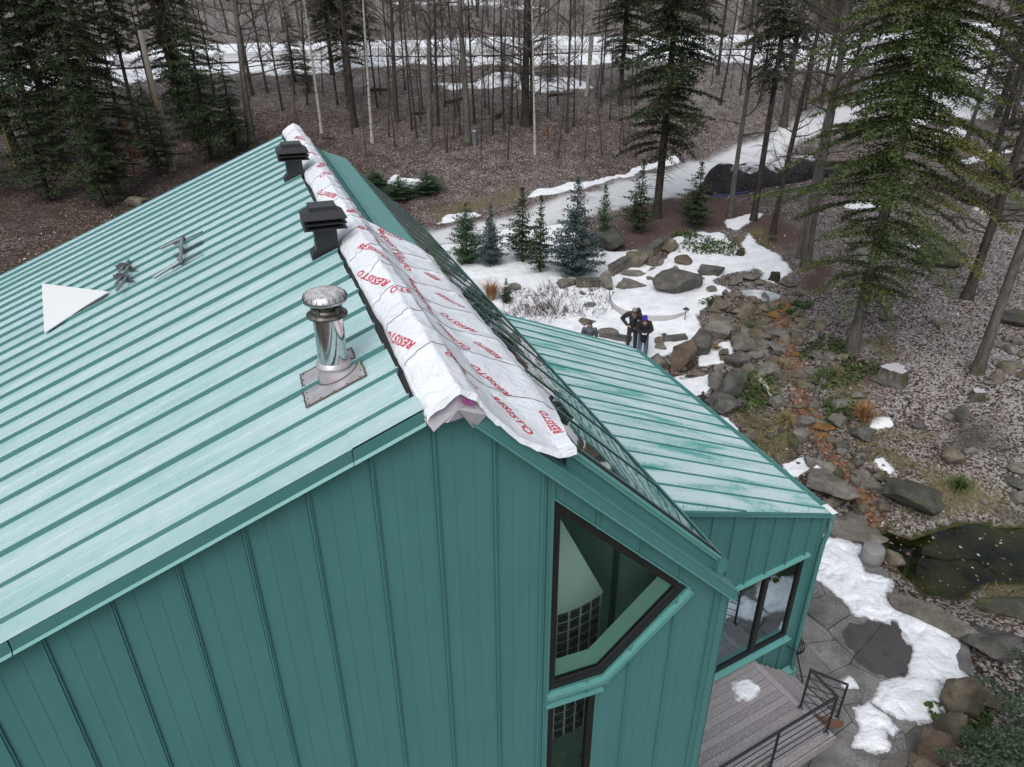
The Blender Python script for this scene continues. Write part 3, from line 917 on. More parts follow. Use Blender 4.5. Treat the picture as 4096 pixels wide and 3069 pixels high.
# right rake trim under the skylight
mb = MB()
a, b = 1.25, 4.03
mb.prism([P3(a, -.13, zr(a) + .05), P3(b, -.13, zr(b) + .05), P3(b, -.13, zr(b) - .075), P3(a, -.13, zr(a) - .075)], ED * .14)
mb.build('right_fascia', M['wall'], house)
mb = MB()
mb.prism([P3(a, -.145, zr(a) + .062), P3(b + .02, -.145, zr(b + .02) + .062), P3(b + .02, .06, zr(b + .02) + .062), P3(a, .06, zr(a) + .062)], (0, 0, -.008))
mb.prism([P3(a, -.135, zr(a) - .075), P3(b, -.135, zr(b) - .075), P3(b, -.155, zr(b) - .088), P3(a, -.155, zr(a) - .088)], (0, 0, -.006))
mb.build('right_drip_edge', M['trim'], house)

# --- gable wall: panels with a rib at every seam and two fine creases, cut round the windows
WIN = [(1.985, -3.80), (3.49, -5.315), (2.60, -6.225), (1.985, -6.225)]
def win_iv(e):
    if not (1.985 <= e <= 3.49): return None
    top = -3.80 + (e - 1.985) / (3.49 - 1.985) * (-5.315 + 3.80)
    bot = -6.225 if e <= 2.60 else -6.225 + (e - 2.60) / (3.49 - 2.60) * (-5.315 + 6.225)
    return top, bot
def low_iv(e): return (-6.43, -9.6) if 1.985 <= e <= 2.53 else None
def ztop(e): return min(zl(e), zr(e)) - .035
WB = -12.1
def spans(ea, eb):
    """vertical pieces of wall between two e values with no opening corner between them"""
    em = (ea + eb) / 2
    eps = 1e-6
    ea2, eb2 = ea + eps, eb - eps
    segs = []
    t0 = (ztop(ea), ztop(eb))
    wi = win_iv(em)
    if wi:
        segs.append((t0, (win_iv(ea2)[0], win_iv(eb2)[0])))
        t0 = (win_iv(ea2)[1], win_iv(eb2)[1])
    li = low_iv(em)
    if li:
        segs.append((t0, (-6.43, -6.43)))
        t0 = (-9.6, -9.6)
    segs.append((t0, (WB, WB)))
    return segs
brk = [1.985, 2.53, 2.60, 3.49, 1.1]
E_LEFT, E_RIGHT = -6.24, 4.02
ribs = [n * SP for n in range(-13, 9) if E_LEFT <= n * SP < E_RIGHT] 
edges = ribs + [E_RIGHT]
for k in range(len(edges) - 1):
    a, b = edges[k], edges[k + 1]
    mb = MB()
    cuts = sorted({a, b} | {q for q in brk if a < q < b})
    for ea, eb in zip(cuts[:-1], cuts[1:]):
        for (t, bo) in spans(ea, eb):
            mb.prism([P3(ea, 0, t[0]), P3(eb, 0, t[1]), P3(eb, 0, bo[1]), P3(ea, 0, bo[0])], ED * .10)
    def vrib(e, wd, pr, side=0):
        for (t, bo) in spans(e + 1e-4, e + wd - 1e-4):
            mb.prism([P3(e, -pr, t[0]), P3(e + wd, -pr, t[1]), P3(e + wd, -pr, bo[1]), P3(e, -pr, bo[0])], ED * (pr + .001))
    if not any(a - .02 < q < a + .03 for q in (1.985,)):
        vrib(a, .012, .030)
        vrib(a + .012, .016, .018)
        vrib(a - .02 if k else a + .03, .012, .006) if not (1.9 < a < 2.0) else None
    for c in (.16, .32):
        if a + c + .005 < b: vrib(a + c, .005, .0025)
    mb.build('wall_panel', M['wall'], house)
# corner trim of the gable and the side wall towards the wing
mb = MB()
mb.prism([P3(3.93, -.012, ztop(3.93)), P3(4.04, -.012, ztop(4.04)), P3(4.04, -.012, WB), P3(3.93, -.012, WB)], ED * .008)
mb.prism([P3(4.025, -.012, ztop(4.04)), P3(4.025, 12.1, ztop(4.04)), P3(4.025, 12.1, WB), P3(4.025, -.012, WB)], EX * .012)
mb.build('corner_trim', M['wall'], house)
# vertical trim left of the tall window
mb = MB()
for o, wd, pr in ((1.855, .02, .03), (1.88, .03, .012), (1.925, .055, .02)):
    mb.prism([P3(o, -pr, ztop(o)), P3(o + wd, -pr, ztop(o + wd)), P3(o + wd, -pr, WB), P3(o, -pr, WB)], ED * (pr - .003))
mb.build('window_jamb_trim', M['wall'], house)
# other walls that close the house
mb = MB()
mb.prism([P3(-6.2, .1, zl(-6.2) - .1), P3(-6.2, 12.1, zl(-6.2) - .1), P3(-6.2, 12.1, WB), P3(-6.2, .1, WB)], -EX * .05)
mb.prism([P3(-6.2, 12.1, zl(-6.2) - .1), P3(1.1, 12.1, zl(1.1) - .12), P3(3.95, 12.1, zr(3.95) - .1), P3(3.95, 12.1, WB), P3(-6.2, 12.1, WB)], ED * .05)
mb.build('far_wall', M['wall'], house)

# --- gable windows
def ring(mb, pts, w_in, d0, d1, mi=0):
    """frame of constant width inside a polygon (e, z)"""
    pts = np.array(pts); n = len(pts)
    c = pts.mean(0)
    inn = []
    for i in range(n):
        p, a, b = pts[i], pts[i - 1], pts[(i + 1) % n]
        u = (p - a) / np.linalg.norm(p - a); v = (b - p) / np.linalg.norm(b - p)
        n1 = np.array([-u[1], u[0]]); n2 = np.array([-v[1], v[0]])
        if n1 @ (c - p) < 0: n1 = -n1
        if n2 @ (c - p) < 0: n2 = -n2
        bis = (n1 + n2); bis /= (bis @ n1)
        inn.append(p + bis * w_in)
    inn = np.array(inn)
    for i in range(n):
        j = (i + 1) % n
        mb.prism([P3(*[pts[i][0], d0, pts[i][1]]), P3(pts[j][0], d0, pts[j][1]), P3(inn[j][0], d0, inn[j][1]), P3(inn[i][0], d0, inn[i][1])], ED * (d1 - d0), mi)
    return inn
gw = thing('gable_window', None, None); gw.parent = house
mb = MB(); inn = ring(mb, WIN, .068, .012, .07)
mb.build('frame', M['black_frame'], gw)
mb = MB(); inn2 = ring(mb, inn, .012, .03, .09)
mb.build('gasket', M['black_metal'], gw)
mb = MB(); mb.add([P3(q[0], .06, q[1]) for q in inn], [(3, 2, 1, 0)])
mb.build('pane', M['glass'], gw)
mb = MB()   # inside reveal: mint sills
iw = np.array(inn)
for i in (1, 2):
    j = (i + 1) % 4
    a, b = iw[i], iw[j]
    mb.add([P3(a[0], .10, a[1]), P3(b[0], .10, b[1]), P3(b[0], .30, b[1] + .0), P3(a[0], .30, a[1] + .0)], [(0, 1, 2, 3)])
mb.build('inner_sill', M['sillpaint'], gw)
mb = MB()   # outer flashings: top edge, right lower edge, sill
T = [(1.965, -3.785), (3.52, -5.335)]
mb.prism([P3(T[0][0], -.035, T[0][1] + .03), P3(T[1][0], -.035, T[1][1] + .03), P3(T[1][0], -.035, T[1][1] + .015), P3(T[0][0], -.035, T[0][1] + .015)], ED * .05)
for (o, th, pr) in ((.0, .03, .055), (.045, .02, .05)):
    a = np.array([3.51, -5.325]); b = np.array([2.60, -6.245]); nn_ = np.array([.707, -.707])
    a = a + nn_ * o; b = b + nn_ * o
    mb.prism([P3(a[0], -pr, a[1]), P3(b[0], -pr, b[1]), P3(*(np.r_[b + nn_ * th, 0])[[0, 2, 1]] ) if False else P3(b[0] + nn_[0] * th, -pr, b[1] + nn_[1] * th), P3(a[0] + nn_[0] * th, -pr, a[1] + nn_[1] * th)], ED * pr)
    a = np.array([2.60 + .41 * 2 * o, -6.245 - o]); b = np.array([1.96, -6.245 - o])
    mb.prism([P3(a[0], -pr, a[1]), P3(b[0], -pr, b[1]), P3(b[0], -pr, b[1] - th), P3(a[0] + .4 * th, -pr, a[1] - th)], ED * pr)
mb.build('sill', M['trim'], gw)
lw = thing('lower_window', None, None); lw.parent = house
LW = [(1.985, -6.43), (2.53, -6.43), (2.53, -9.6), (1.985, -9.6)]
mb = MB(); inl = ring(mb, LW, .07, .012, .07); mb.build('frame', M['black_frame'], lw)
mb = MB(); mb.add([P3(q[0], .05, q[1]) for q in inl], [(3, 2, 1, 0)]); mb.build('pane', M['glass'], lw)
mb = MB()
mb.prism([P3(1.955, -.05, -6.40), P3(2.60, -.05, -6.40), P3(2.60, -.05, -6.425), P3(1.955, -.05, -6.425)], ED * .06)
mb.build('head_trim', M['trim'], lw)

# interior seen through the gable windows: floor to roof room, hood and glass block wall
mb = MB()
mb.add([P3(.9, 4.2, zl(.9) - .15), P3(1.12, 4.2, zl(1.12) - .2), P3(3.98, 4.2, zr(3.98) - .15), P3(3.98, 4.2, WB), P3(.9, 4.2, WB)], [(0, 1, 2, 3, 4)])
mb.add([P3(.9, .11, zl(.9) - .15), P3(.9, 4.2, zl(.9) - .15), P3(.9, 4.2, WB), P3(.9, .11, WB)], [(0, 1, 2, 3)])
mb.add([P3(3.99, .11, -5.5), P3(3.99, 4.2, -5.5), P3(3.99, 4.2, WB), P3(3.99, .11, WB)], [(3, 2, 1, 0)])
mb.add([P3(.9, .11, -10.9), P3(4, .11, -10.9), P3(4, 4.2, -10.9), P3(.9, 4.2, -10.9)], [(0, 1, 2, 3)])
mb.build('room', M['interior'], house)
gb = thing('glass_block_wall', None, None); gb.parent = house
def onwall(px, py, d):
    r_ = ray(px, py); t = ((HO + ED * d) @ ED) / (r_ @ ED); Pp = r_ * t
    v = Pp - HO
    return v @ EX, Pp[2]
zk = lambda x, y: (2100 + x * .5128, 1950 + y * .5128)
eR, zT = onwall(*zk(590, 825), 1.2)
eL, _ = onwall(*zk(345, 845), 1.2)
zB = onwall(*zk(560, 1265), 1.2)[1]
rad = 1.5
pitch_b = (zT - zB) / 6.0
A0b = R(66); cx_ = eR - cos(A0b) * rad
mbh = MB()
bm_ = None
for r_i in range(14):
    for c_i in range(6):
        ang0 = A0b + c_i * (pitch_b / rad)
        ang1 = ang0 + pitch_b / rad
        g_ = .013
        zt_ = zT - r_i * pitch_b - g_; zb_ = zT - (r_i + 1) * pitch_b + g_
        mb = MB()
        def cyl(an, z, rr): return P3(cx_ + cos(an) * rr, 1.2 + sin(A0b) * rad - sin(an) * rr, z)
        a0, a1 = ang0 + g_ / rad, ang1 - g_ / rad
        q = [cyl(a0, zt_, rad), cyl(a1, zt_, rad), cyl(a1, zb_, rad), cyl(a0, zb_, rad)]
        q2 = [cyl(a0 + .012, zt_ - .016, rad + .018), cyl(a1 - .012, zt_ - .016, rad + .018), cyl(a1 - .012, zb_ + .016, rad + .018), cyl(a0 + .012, zb_ + .016, rad + .018)]
        mb.add(q + q2, [(4, 5, 6, 7), (0, 1, 5, 4), (1, 2, 6, 5), (2, 3, 7, 6), (3, 0, 4, 7)])
        mb.build('glass_block', M['block'], gb)
mb = MB()
aa = np.linspace(A0b - .02, A0b + 6 * pitch_b / rad, 20)
mb.grid(np.array([[cyl(a_, zT + .01, rad - .006), cyl(a_, zT - 14 * pitch_b, rad - .006)] for a_ in aa]))
mb.build('mortar', M['hood'], gb)
mb = MB()   # hood: a cone narrowing upwards to the left
ap = onwall(*zk(285, 320), 1.2)
G = []
for a_ in np.linspace(A0b - .02, A0b + 6 * pitch_b / rad, 24):
    lowp = cyl(a_, zT + .01, rad + .02)
    top = P3(ap[0] - .02, 1.25, ap[1] + .15)
    G.append([lowp, lowp * .75 + top * .25, lowp * .5 + top * .5, top])
mb.grid(np.array(G))
mb.build('hood', M['hood'], house)

# --- wing: shed roof with its own seams, front wall skewed to the gable
SLW = 0.411
def zw(e): return -6.447 - SLW * (e - 4.938)
def dfront(e): return 2.30 + (e - 4.938) * math.tan(AZ - PSI)
EW0, EW1 = 3.95, 8.46
seam_d = [2.99 + .4715 * i for i in range(15)]
seam_d = [q for q in seam_d if q < 9.75]
ends = [None] + seam_d + [9.86]
for k in range(len(ends) - 1):
    da, db = ends[k], ends[k + 1]
    mb = MB()
    if da is None:
        es = np.linspace(EW0, EW1, 8)
        G = np.array([[P3(e, min(dfront(e) - .05, db), zw(e)), P3(e, db, zw(e))] for e in es])
        mb.grid(G, sm=False)
    else:
        es = np.linspace(EW0, EW1, 2)
        s_e = EW1
        if da < dfront(EW1) - .05: s_e = 4.938 + (da - 2.25) / math.tan(AZ - PSI)
        # first seams run out at the skewed front edge
        G = np.array([[P3(e, q, zw(e)) for q in np.linspace(da, db, 3)] for e in (EW0, EW1)])
        mb.grid(G, sm=False)
        u = (P3(s_e, da, zw(s_e)) - P3(EW0, da, zw(EW0)))
        mb.box(P3(EW0, da - .008, zw(EW0) - .005), u, ED * .016, (0, 0, .042))
    mb.build('wing_roof_panel', M['roofw'], house)
mb = MB()   # the short first seam, cut by the front edge
u = P3(6.35, 2.527, zw(6.35)) - P3(EW0, 2.527, zw(EW0))
mb.box(P3(EW0, 2.52, zw(EW0) - .005), u, ED * .016, (0, 0, .042))
mb.build('cut_seam', M['roofw'], house)
mb = MB()   # roof body and eave edge
mb.prism([P3(EW0, 2.4, zw(EW0) - .012), P3(8.44, 2.85, zw(8.44) - .012), P3(8.44, 9.85, zw(8.44) - .012), P3(EW0, 9.85, zw(EW0) - .012)], (0, 0, -.06))
mb.prism([P3(EW1, 2.88, zw(EW1) + .004), P3(EW1 + .03, 2.885, zw(EW1) - .01), P3(EW1 + .03, 2.885, zw(EW1) - .1), P3(EW1, 2.88, zw(EW1) - .1)], ED * 6.97)
mb.prism([P3(EW0, 9.86, zw(EW0) + .03), P3(EW1, 9.86, zw(EW1) + .03), P3(EW1, 9.86, zw(EW1) - .1), P3(EW0, 9.86, zw(EW0) - .1)], ED * .04)
mb.build('wing_roof_body', M['trim'], house)
mb = MB()   # front rake fascia
ea, eb = 4.4, 8.45
mb.prism([P3(ea, dfront(ea) - .055, zw(ea) + .01), P3(eb, dfront(eb) - .055, zw(eb) + .01), P3(eb, dfront(eb) - .055, zw(eb) - .065), P3(ea, dfront(ea) - .055, zw(ea) - .065)], ED * .05)
mb.build('wing_fascia', M['wall'], house)
mb = MB()
mb.prism([P3(6.4, dfront(6.4) - .06, zw(6.4) - .03), P3(eb, dfront(eb) - .06, zw(eb) - .03), P3(eb, dfront(eb) - .06, zw(eb) - .045), P3(6.4, dfront(6.4) - .06, zw(6.4) - .045)], ED * .01)
mb.build('wing_drip_edge', M['trim'], house)
# wing front wall: panels with ribs, window opening
def wp(a, b, z): return WO + WX * a + WN * b + np.array([0, 0, Z0 + z])
A0, A1 = -1.75, 2.80
ctg = cos(AZ - PSI)
def wtop(a):
    P_ = WO + WX * a; e_ = (P_ - HO) @ EX
    return zw(e_) - .05
WW = (.64, 2.49, -8.705, -10.71)
wr = [-1.75] + [SP * k - .48 * 0 for k in range(-3, 6)] + [A1]
wr = sorted({round(q, 4) for q in wr if A0 <= q <= A1})
for k in range(len(wr) - 1):
    a, b = wr[k], wr[k + 1]
    mb = MB()
    if WW[0] < a and b < WW[1]:
        for zt0, zt1, zb0 in ((wtop(a), wtop(b), WW[2]), (WW[3], WW[3], -11.72)):
            mb = MB()
            mb.prism([wp(a, 0, zt0), wp(b, 0, zt1), wp(b, 0, zb0), wp(a, 0, zb0)], WN * .10)
            mb.prism([wp(a - .008, -.034, zt0), wp(a + .008, -.034, zt0), wp(a + .008, -.034, zb0), wp(a - .008, -.034, zb0)], WN * .035)
            for c_ in (.16, .32):
                mb.prism([wp(a + c_, -.003, zt0), wp(a + c_ + .005, -.003, zt0), wp(a + c_ + .005, -.003, zb0), wp(a + c_, -.003, zb0)], WN * .004)
            mb.build('wing_wall_panel', M['wall'], house)
        continue
    cuts = sorted({a, b} | {q for q in WW[:2] if a < q < b})
    for aa_, bb_ in zip(cuts[:-1], cuts[1:]):
        mid_ = (aa_ + bb_) / 2
        segs = [((wtop(aa_), wtop(bb_)), (-11.72, -11.72))]
        if WW[0] < mid_ < WW[1]:
            segs = [((wtop(aa_), wtop(bb_)), (WW[2], WW[2])), ((WW[3], WW[3]), (-11.72, -11.72))]
        for t_, bo_ in segs:
            mb.prism([wp(aa_, 0, t_[0]), wp(bb_, 0, t_[1]), wp(bb_, 0, bo_[1]), wp(aa_, 0, bo_[0])], WN * .10)
        if aa_ == a and k:
            for t_, bo_ in segs:
                mb.prism([wp(a - .008, -.034, t_[0]), wp(a + .008, -.034, t_[0]), wp(a + .008, -.034, bo_[0]), wp(a - .008, -.034, bo_[0])], WN * .035)
        for c_ in (.16, .32):
            if aa_ < a + c_ < bb_ - .006:
                for t_, bo_ in segs:
                    mb.prism([wp(a + c_, -.003, t_[0]), wp(a + c_ + .005, -.003, t_[0]), wp(a + c_ + .005, -.003, bo_[0]), wp(a + c_, -.003, bo_[0])], WN * .004)
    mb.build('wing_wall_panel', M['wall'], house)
mb = MB()
mb.prism([wp(2.70, -.015, wtop(2.70)), wp(2.815, -.015, wtop(2.815)), wp(2.815, -.015, -11.7), wp(2.70, -.015, -11.7)], WN * .012)
c_ = wp(2.815, -.015, 0); 
mb.prism([wp(2.803, -.014, wtop(2.80)), wp(2.803, -.014, wtop(2.80)) + ED * 6.9, wp(2.803, -.014, -11.9) + ED * 6.9, wp(2.803, -.014, -11.9)], EX * .012)
mb.build('wing_corner_trim', M['wall'], house)
mb = MB()   # base course under the wall
mb.prism([wp(1.2, -.04, -11.62), wp(2.86, -.04, -11.62), wp(2.86, -.16, -11.70), wp(1.2, -.16, -11.70)], (0, 0, -.025))
mb.prism([wp(1.2, -.155, -11.70), wp(2.86, -.155, -11.70), wp(2.86, -.155, -11.82), wp(1.2, -.155, -11.82)], WN * .1)
mb.build('base_flashing', M['trim'], house)
mb = MB()
mb.prism([wp(-1, .02, -11.7), wp(2.75, .02, -11.7), wp(2.75, .02, -12.3), wp(-1, .02, -12.3)], WN * .1)
mb.build('foundation', M['dark_under'], house)
wwn = thing('wing_window', None, None); wwn.parent = house
def wring(mb, q, wd, b0, b1):
    (a0, a1, zt, zb) = q
    for (x0, x1, y0, y1) in ((a0, a0 + wd, zt, zb), (a1 - wd, a1, zt, zb), (a0 + wd, a1 - wd, zt, zt - wd), (a0 + wd, a1 - wd, zb + wd, zb)):
        mb.prism([wp(x0, b0, y0), wp(x1, b0, y0), wp(x1, b0, y1), wp(x0, b0, y1)], WN * (b1 - b0))
mb = MB(); wring(mb, WW, .07, .015, .08)
mb.prism([wp(1.555, .012, WW[2] - .07), wp(1.655, .012, WW[2] - .07), wp(1.655, .012, WW[3] + .07), wp(1.555, .012, WW[3] + .07)], WN * .07)
mb.build('frame', M['black_frame'], wwn)
for (x0, x1) in ((WW[0] + .07, 1.555), (1.655, WW[1] - .07)):
    mb = MB(); mb.add([wp(x0, .05, WW[2] - .07), wp(x1, .05, WW[2] - .07), wp(x1, .05, WW[3] + .07), wp(x0, .05, WW[3] + .07)], [(3, 2, 1, 0)])
    mb.build('pane', M['glassm'], wwn)
mb = MB()
mb.prism([wp(.66, -.075, -8.69), wp(2.53, -.075, -8.69), wp(2.53, 0, -8.665), wp(.66, 0, -8.665)], (0, 0, -.02))
mb.build('head_trim', M['trim'], wwn)
mb = MB()
for dz_, pr_ in ((0, .10), (.035, .06)):
    mb.prism([wp(.60, -pr_, -10.725 - dz_), wp(2.52, -pr_, -10.725 - dz_), wp(2.52, .0, -10.71 - dz_), wp(.60, .0, -10.71 - dz_)], (0, 0, -.022))
mb.build('sill', M['trim'], wwn)
mb = MB()
mb.add([wp(-1, 2.6, -8.3), wp(2.7, 2.6, -8.3), wp(2.7, 2.6, -12), wp(-1, 2.6, -12)], [(0, 1, 2, 3)])
mb.add([wp(-1, .1, -10.9), wp(2.7, .1, -10.9), wp(2.7, 2.6, -10.9), wp(-1, 2.6, -10.9)], [(0, 1, 2, 3)])
mb.build('wing_room', M['interior'], house)
# gutter and downspout
mb = MB()
ge = EW1 + .035
prof = [(0, -.02), (0, -.115), (.09, -.115), (.11, -.02), (.10, -.02), (.085, -.105), (.01, -.105), (.01, -.02)]
G = np.array([[P3(ge + x, 2.86 if k == 0 else 9.86, zw(EW1) + z) for (x, z) in prof] for k in (0, 1)])
mb.grid(G, sm=False)
mb.add([P3(ge, 2.86, zw(EW1) - .02), P3(ge + .11, 2.86, zw(EW1) - .02), P3(ge + .09, 2.86, zw(EW1) - .115), P3(ge, 2.86, zw(EW1) - .115)], [(0, 1, 2, 3)])
mb.build('gutter', M['trim'], house)
mb = MB()
mb.prism([P3(ge - .005, 2.83, zw(EW1) - .012), P3(ge + .115, 2.83, zw(EW1) - .012), P3(ge + .115, 3.10, zw(EW1) - .012), P3(ge - .005, 3.10, zw(EW1) - .012)], (0, 0, .006))
mb.build('gutter_cap', M['white'], house)
def dpipe(name, pts, r, mat, par):
    pts = np.array(pts); 
    for _ in range(2):
        q = [pts[0]]
        for i in range(len(pts) - 1):
            q += [pts[i] * .75 + pts[i + 1] * .25, pts[i] * .25 + pts[i + 1] * .75]
        pts = np.array(q + [pts[-1]])
    mb = MB(); mb.tube(pts, r, 8); return mb.build(name, mat, par)
dpipe('downspout', [P3(ge + .05, 2.90, -7.98), P3(ge + .05, 2.88, -8.10), P3(ge + .02, 2.82, -8.25), wp(2.80, -.06, -8.48), wp(2.78, -.07, -8.75), wp(2.78, -.07, -10.0), wp(2.78, -.07, -11.70), wp(2.79, -.20, -11.80)], .043, M['wall'], house)
# ================================================================== THINGS ON THE ROOF
# --- silver membrane over the open ridge: parametric sheet (u across, v along the ridge)
def capz(v):                                    # cap profile is the same all along
    return [(.896, -2.652), (.922, -2.615), (1.012, -2.553), (1.141, -2.488), (1.272, -2.553), (1.318, -2.665)]
def membrane_profile(v):
    c = capz(v)
    k = float(1 - sstep(5.2, 5.9, v))           # 1 where the wide front sheet lies, 0 behind it
    foot = [(1.325, -2.66), (1.375, -2.745), (1.455, -2.835)]
    c = c[:-1] + foot
    narrow = [(1.46, -2.875), (1.462, -2.878), (1.464, -2.88), (1.466, -2.884)]
    wide = [(1.62, -3.00), (1.79, -3.075), (2.15, -3.215), (2.27, -3.335)]
    f = float(sstep(-.15, .9, v))               # at the gable the sheet hangs over the bare rake
    front = [(1.60, -3.005), (1.75, -3.11), (1.93, -3.225), (2.085, -3.215)]
    wide = [(a[0] * (1 - f) + b[0] * f, a[1] * (1 - f) + b[1] * f) for a, b in zip(front, wide)]
    # the far part tapers to the cap alone
    ex = [(a[0] * (1 - k) + b[0] * k, a[1] * (1 - k) + b[1] * k) for a, b in zip(narrow, wide)]
    return np.array(c + ex)
NU, NV = 84, 330
vv = np.linspace(-.165, 12.42, NV)
MG = np.zeros((NV, NU, 3)); MU = np.zeros((NV, NU))
laps = np.cumsum([.55, .78, .62, .72, .66, .70, .60, .9, .8, .85, .9, .8, .9, .9, .9, .8])
for i, v in enumerate(vv):
    pr = membrane_profile(v)
    sgs = np.r_[0, np.cumsum(np.linalg.norm(np.diff(pr, axis=0), axis=1))]
    # points crowded evenly per segment so that creases stay sharp
    u = np.concatenate([np.linspace(sgs[j], sgs[j + 1], 7, endpoint=False) for j in range(len(sgs) - 1)])[:NU - 1]
    u = np.r_[u, sgs[-1]]
    if len(u) < NU: u = np.interp(np.linspace(0, 1, NU), np.linspace(0, 1, len(u)), u)
    e = np.interp(u, sgs, pr[:, 0]); z = np.interp(u, sgs, pr[:, 1])
    MU[i] = u
    MG[i] = np.stack([e, np.full(NU, v), z], 1)
P = MG * np.array([3.0, 1.6, 3.0])
wr_ = fbm(P * 1.3, 4, 11) * .015 + (1 - np.abs(fbm(P * 1.1 + 7, 3, 19)) * 2.2) * .010 + (1 - np.abs(fbm(P * np.array([1.2, 2.6, 1.2]) + 3, 2, 29)) * 3) * .005
# laps: each sheet sits a little above the next one towards the gable
lap = np.zeros(NV)
for q in laps: lap += np.where(vv > q, 0.010 * np.exp(-(vv - q) / .25), -0.004 * np.exp((vv - q) / .06))
edge = np.zeros(NU); edge[:6] = 1
MG[..., 2] += wr_ + lap[:, None] + .012
MG[..., 0] += .6 * wr_ - .010 * lap[:, None]
ev = fbm(np.stack([vv * 1.3, 0 * vv, 0 * vv], -1), 3, 4)
MG[:, 0, 0] += .035 * ev; MG[:, 1, 0] += .02 * ev
MG[:, -1, 0] += .03 * ev[::-1]
memb = thing('roof_membrane', 'silver white roofing membrane printed in red laid over the open ridge', 'roofing membrane', P3(1.2, 3, -2.6))
def M3(G): return HO + G[..., :1] * EX + G[..., 1:2] * ED + (G[..., 2:] + Z0) * np.array([0, 0, 1.0])
MW = M3(MG)
mb = MB(); mb.grid(MW, flip=False)
# front skirt folded down along the gable
sk = MG[0].copy(); sk[:, 1] -= .014; sk[:, 2] -= .055 + .02 * fbm(np.stack([np.arange(NU) * .25, np.zeros(NU), np.zeros(NU)], -1), 2, 3)
mb.grid(M3(np.stack([sk, MG[0]])), flip=False)
# thin underside edge on the left so that the sheet has a foot
ft = MG[:, 0].copy(); ft[:, 2] -= .03; ft[:, 0] -= .006
mb.grid(M3(np.stack([MG[:, 0], ft], 1)), flip=True)
ftr = MG[:, -1].copy(); ftr[:, 2] -= .05; ftr[:, 0] += .01
mb.grid(M3(np.stack([MG[:, -1], ftr], 1)), flip=False)
fe = MG[-1].copy(); fe[:, 2] -= .16
mb.grid(M3(np.stack([MG[-1], fe])), flip=False)
mb.build('sheet', M['membrane'], memb)
def dark_line(name, pts, wdt, mat, par):
    mb = MB()
    pts = np.array(pts)
    mb.tube(pts, wdt, 4, cap=False, sm=False)
    return mb.build(name, mat, par)
# lap shadows: thin black tubes stand in for the shaded gap at every lap
for q in laps[:15]:
    i = int(np.argmin(abs(vv - q)))
    off = (np.sin(np.linspace(0, pi, NU)) * 3 + 2 * fbm(np.stack([np.arange(NU) * .08, np.full(NU, q), np.zeros(NU)], -1), 3, 8)).astype(int)
    lo, hi = (2, NU - 1) if q < 5.2 else (2, 50)
    rows = np.clip(i + off, 0, NV - 1)
    pts = np.array([MW[rows[j], j] for j in range(lo, hi, 2)]) + np.array([0, 0, .002])
    dark_line('lap_shadow', pts, .0032, M['dark_under'], memb)
# end flap below the cap at the gable
mb = MB()
fp = [(.915, -2.63), (1.012, -2.575), (1.141, -2.51), (1.262, -2.575), (1.31, -2.66), (1.345, -2.735), (1.275, -2.855), (1.235, -2.82), (1.20, -2.745), (1.05, -2.735), (.985, -2.755), (.94, -2.79), (.885, -2.70)]
ctr = (1.13, -2.65)
V = [P3(ctr[0], -.155, ctr[1])] + [P3(a, -.12 - .05 * (k % 2) * (k > 4), z) for k, (a, z) in enumerate(fp)]
mb.add(V, [(0, (k + 1) % len(fp) + 1, k + 1) for k in range(len(fp))])
V2 = [P3(1.195, -.14, -2.575), P3(1.205, -.135, -2.745)]
mb.build('end_flap', M['flap'], memb)
for q in ([(1.165, -2.545), (1.195, -2.545), (1.19, -2.575), (1.205, -2.60), (1.18, -2.60), (1.15, -2.575)], [(1.20, -2.575), (1.225, -2.565), (1.25, -2.62), (1.22, -2.622), (1.185, -2.60), (1.20, -2.59)]):
    mb = MB(); mb.add([P3(a + .005, -.166, z - .01) for a, z in q], [tuple(range(6))[::-1]]); mb.build('purple_mark', M['purple'], memb)
# red lettering: built-in font outlines bent onto the sheet
PX = proj(MW.reshape(-1, 3)).reshape(NV, NU, 2)
def locate(px, py):
    d2 = (PX[..., 0] - px) ** 2 + (PX[..., 1] - py) ** 2
    # visible side only: cap's left flank and everything right of it
    i, j = np.unravel_index(np.argmin(d2), d2.shape)
    return MU[i, j], vv[i]
def surf(u, v):
    u = np.asarray(u); v = np.asarray(v)
    fi = np.clip((v - vv[0]) / (vv[1] - vv[0]), 0, NV - 1.001); i = fi.astype(int); f = (fi - i)[:, None]
    out = np.empty((len(u), 3))
    for k in range(len(u)):
        r0 = np.array([np.interp(u[k], MU[i[k]], MW[i[k], :, c]) for c in range(3)])
        r1 = np.array([np.interp(u[k], MU[i[k] + 1], MW[i[k] + 1, :, c]) for c in range(3)])
        out[k] = r0 * (1 - f[k]) + r1 * f[k]
    return out
def text_mesh(txt, wide=0.012):
    cu = bpy.data.curves.new('lettering', 'FONT'); cu.body = txt; cu.size = 1.0; cu.shear = 0.18; cu.offset = wide; cu.space_character = 1.12; cu.resolution_u = 3
    ob = bpy.data.objects.new('lettering', cu); COL.objects.link(ob)
    dg = bpy.context.evaluated_depsgraph_get(); me = bpy.data.meshes.new_from_object(ob.evaluated_get(dg))
    bpy.data.objects.remove(ob); bpy.data.curves.remove(cu)
    bm = bmesh.new(); bm.from_mesh(me)
    bmesh.ops.triangulate(bm, faces=bm.faces)
    for _ in range(4):
        le = [e for e in bm.edges if e.calc_length() > .14]
        if not le: break
        bmesh.ops.subdivide_edges(bm, edges=le, cuts=1)
        bmesh.ops.triangulate(bm, faces=bm.faces)
    V = np.array([v.co[:] for v in bm.verts]); F = [tuple(v.index for v in f.verts) for f in bm.faces]
    bm.free(); bpy.data.meshes.remove(me)
    V[:, 0] -= V[:, 0].min(); V /= V[:, 0].max()
    return V, F
TXT = text_mesh('RESISTO', .030)
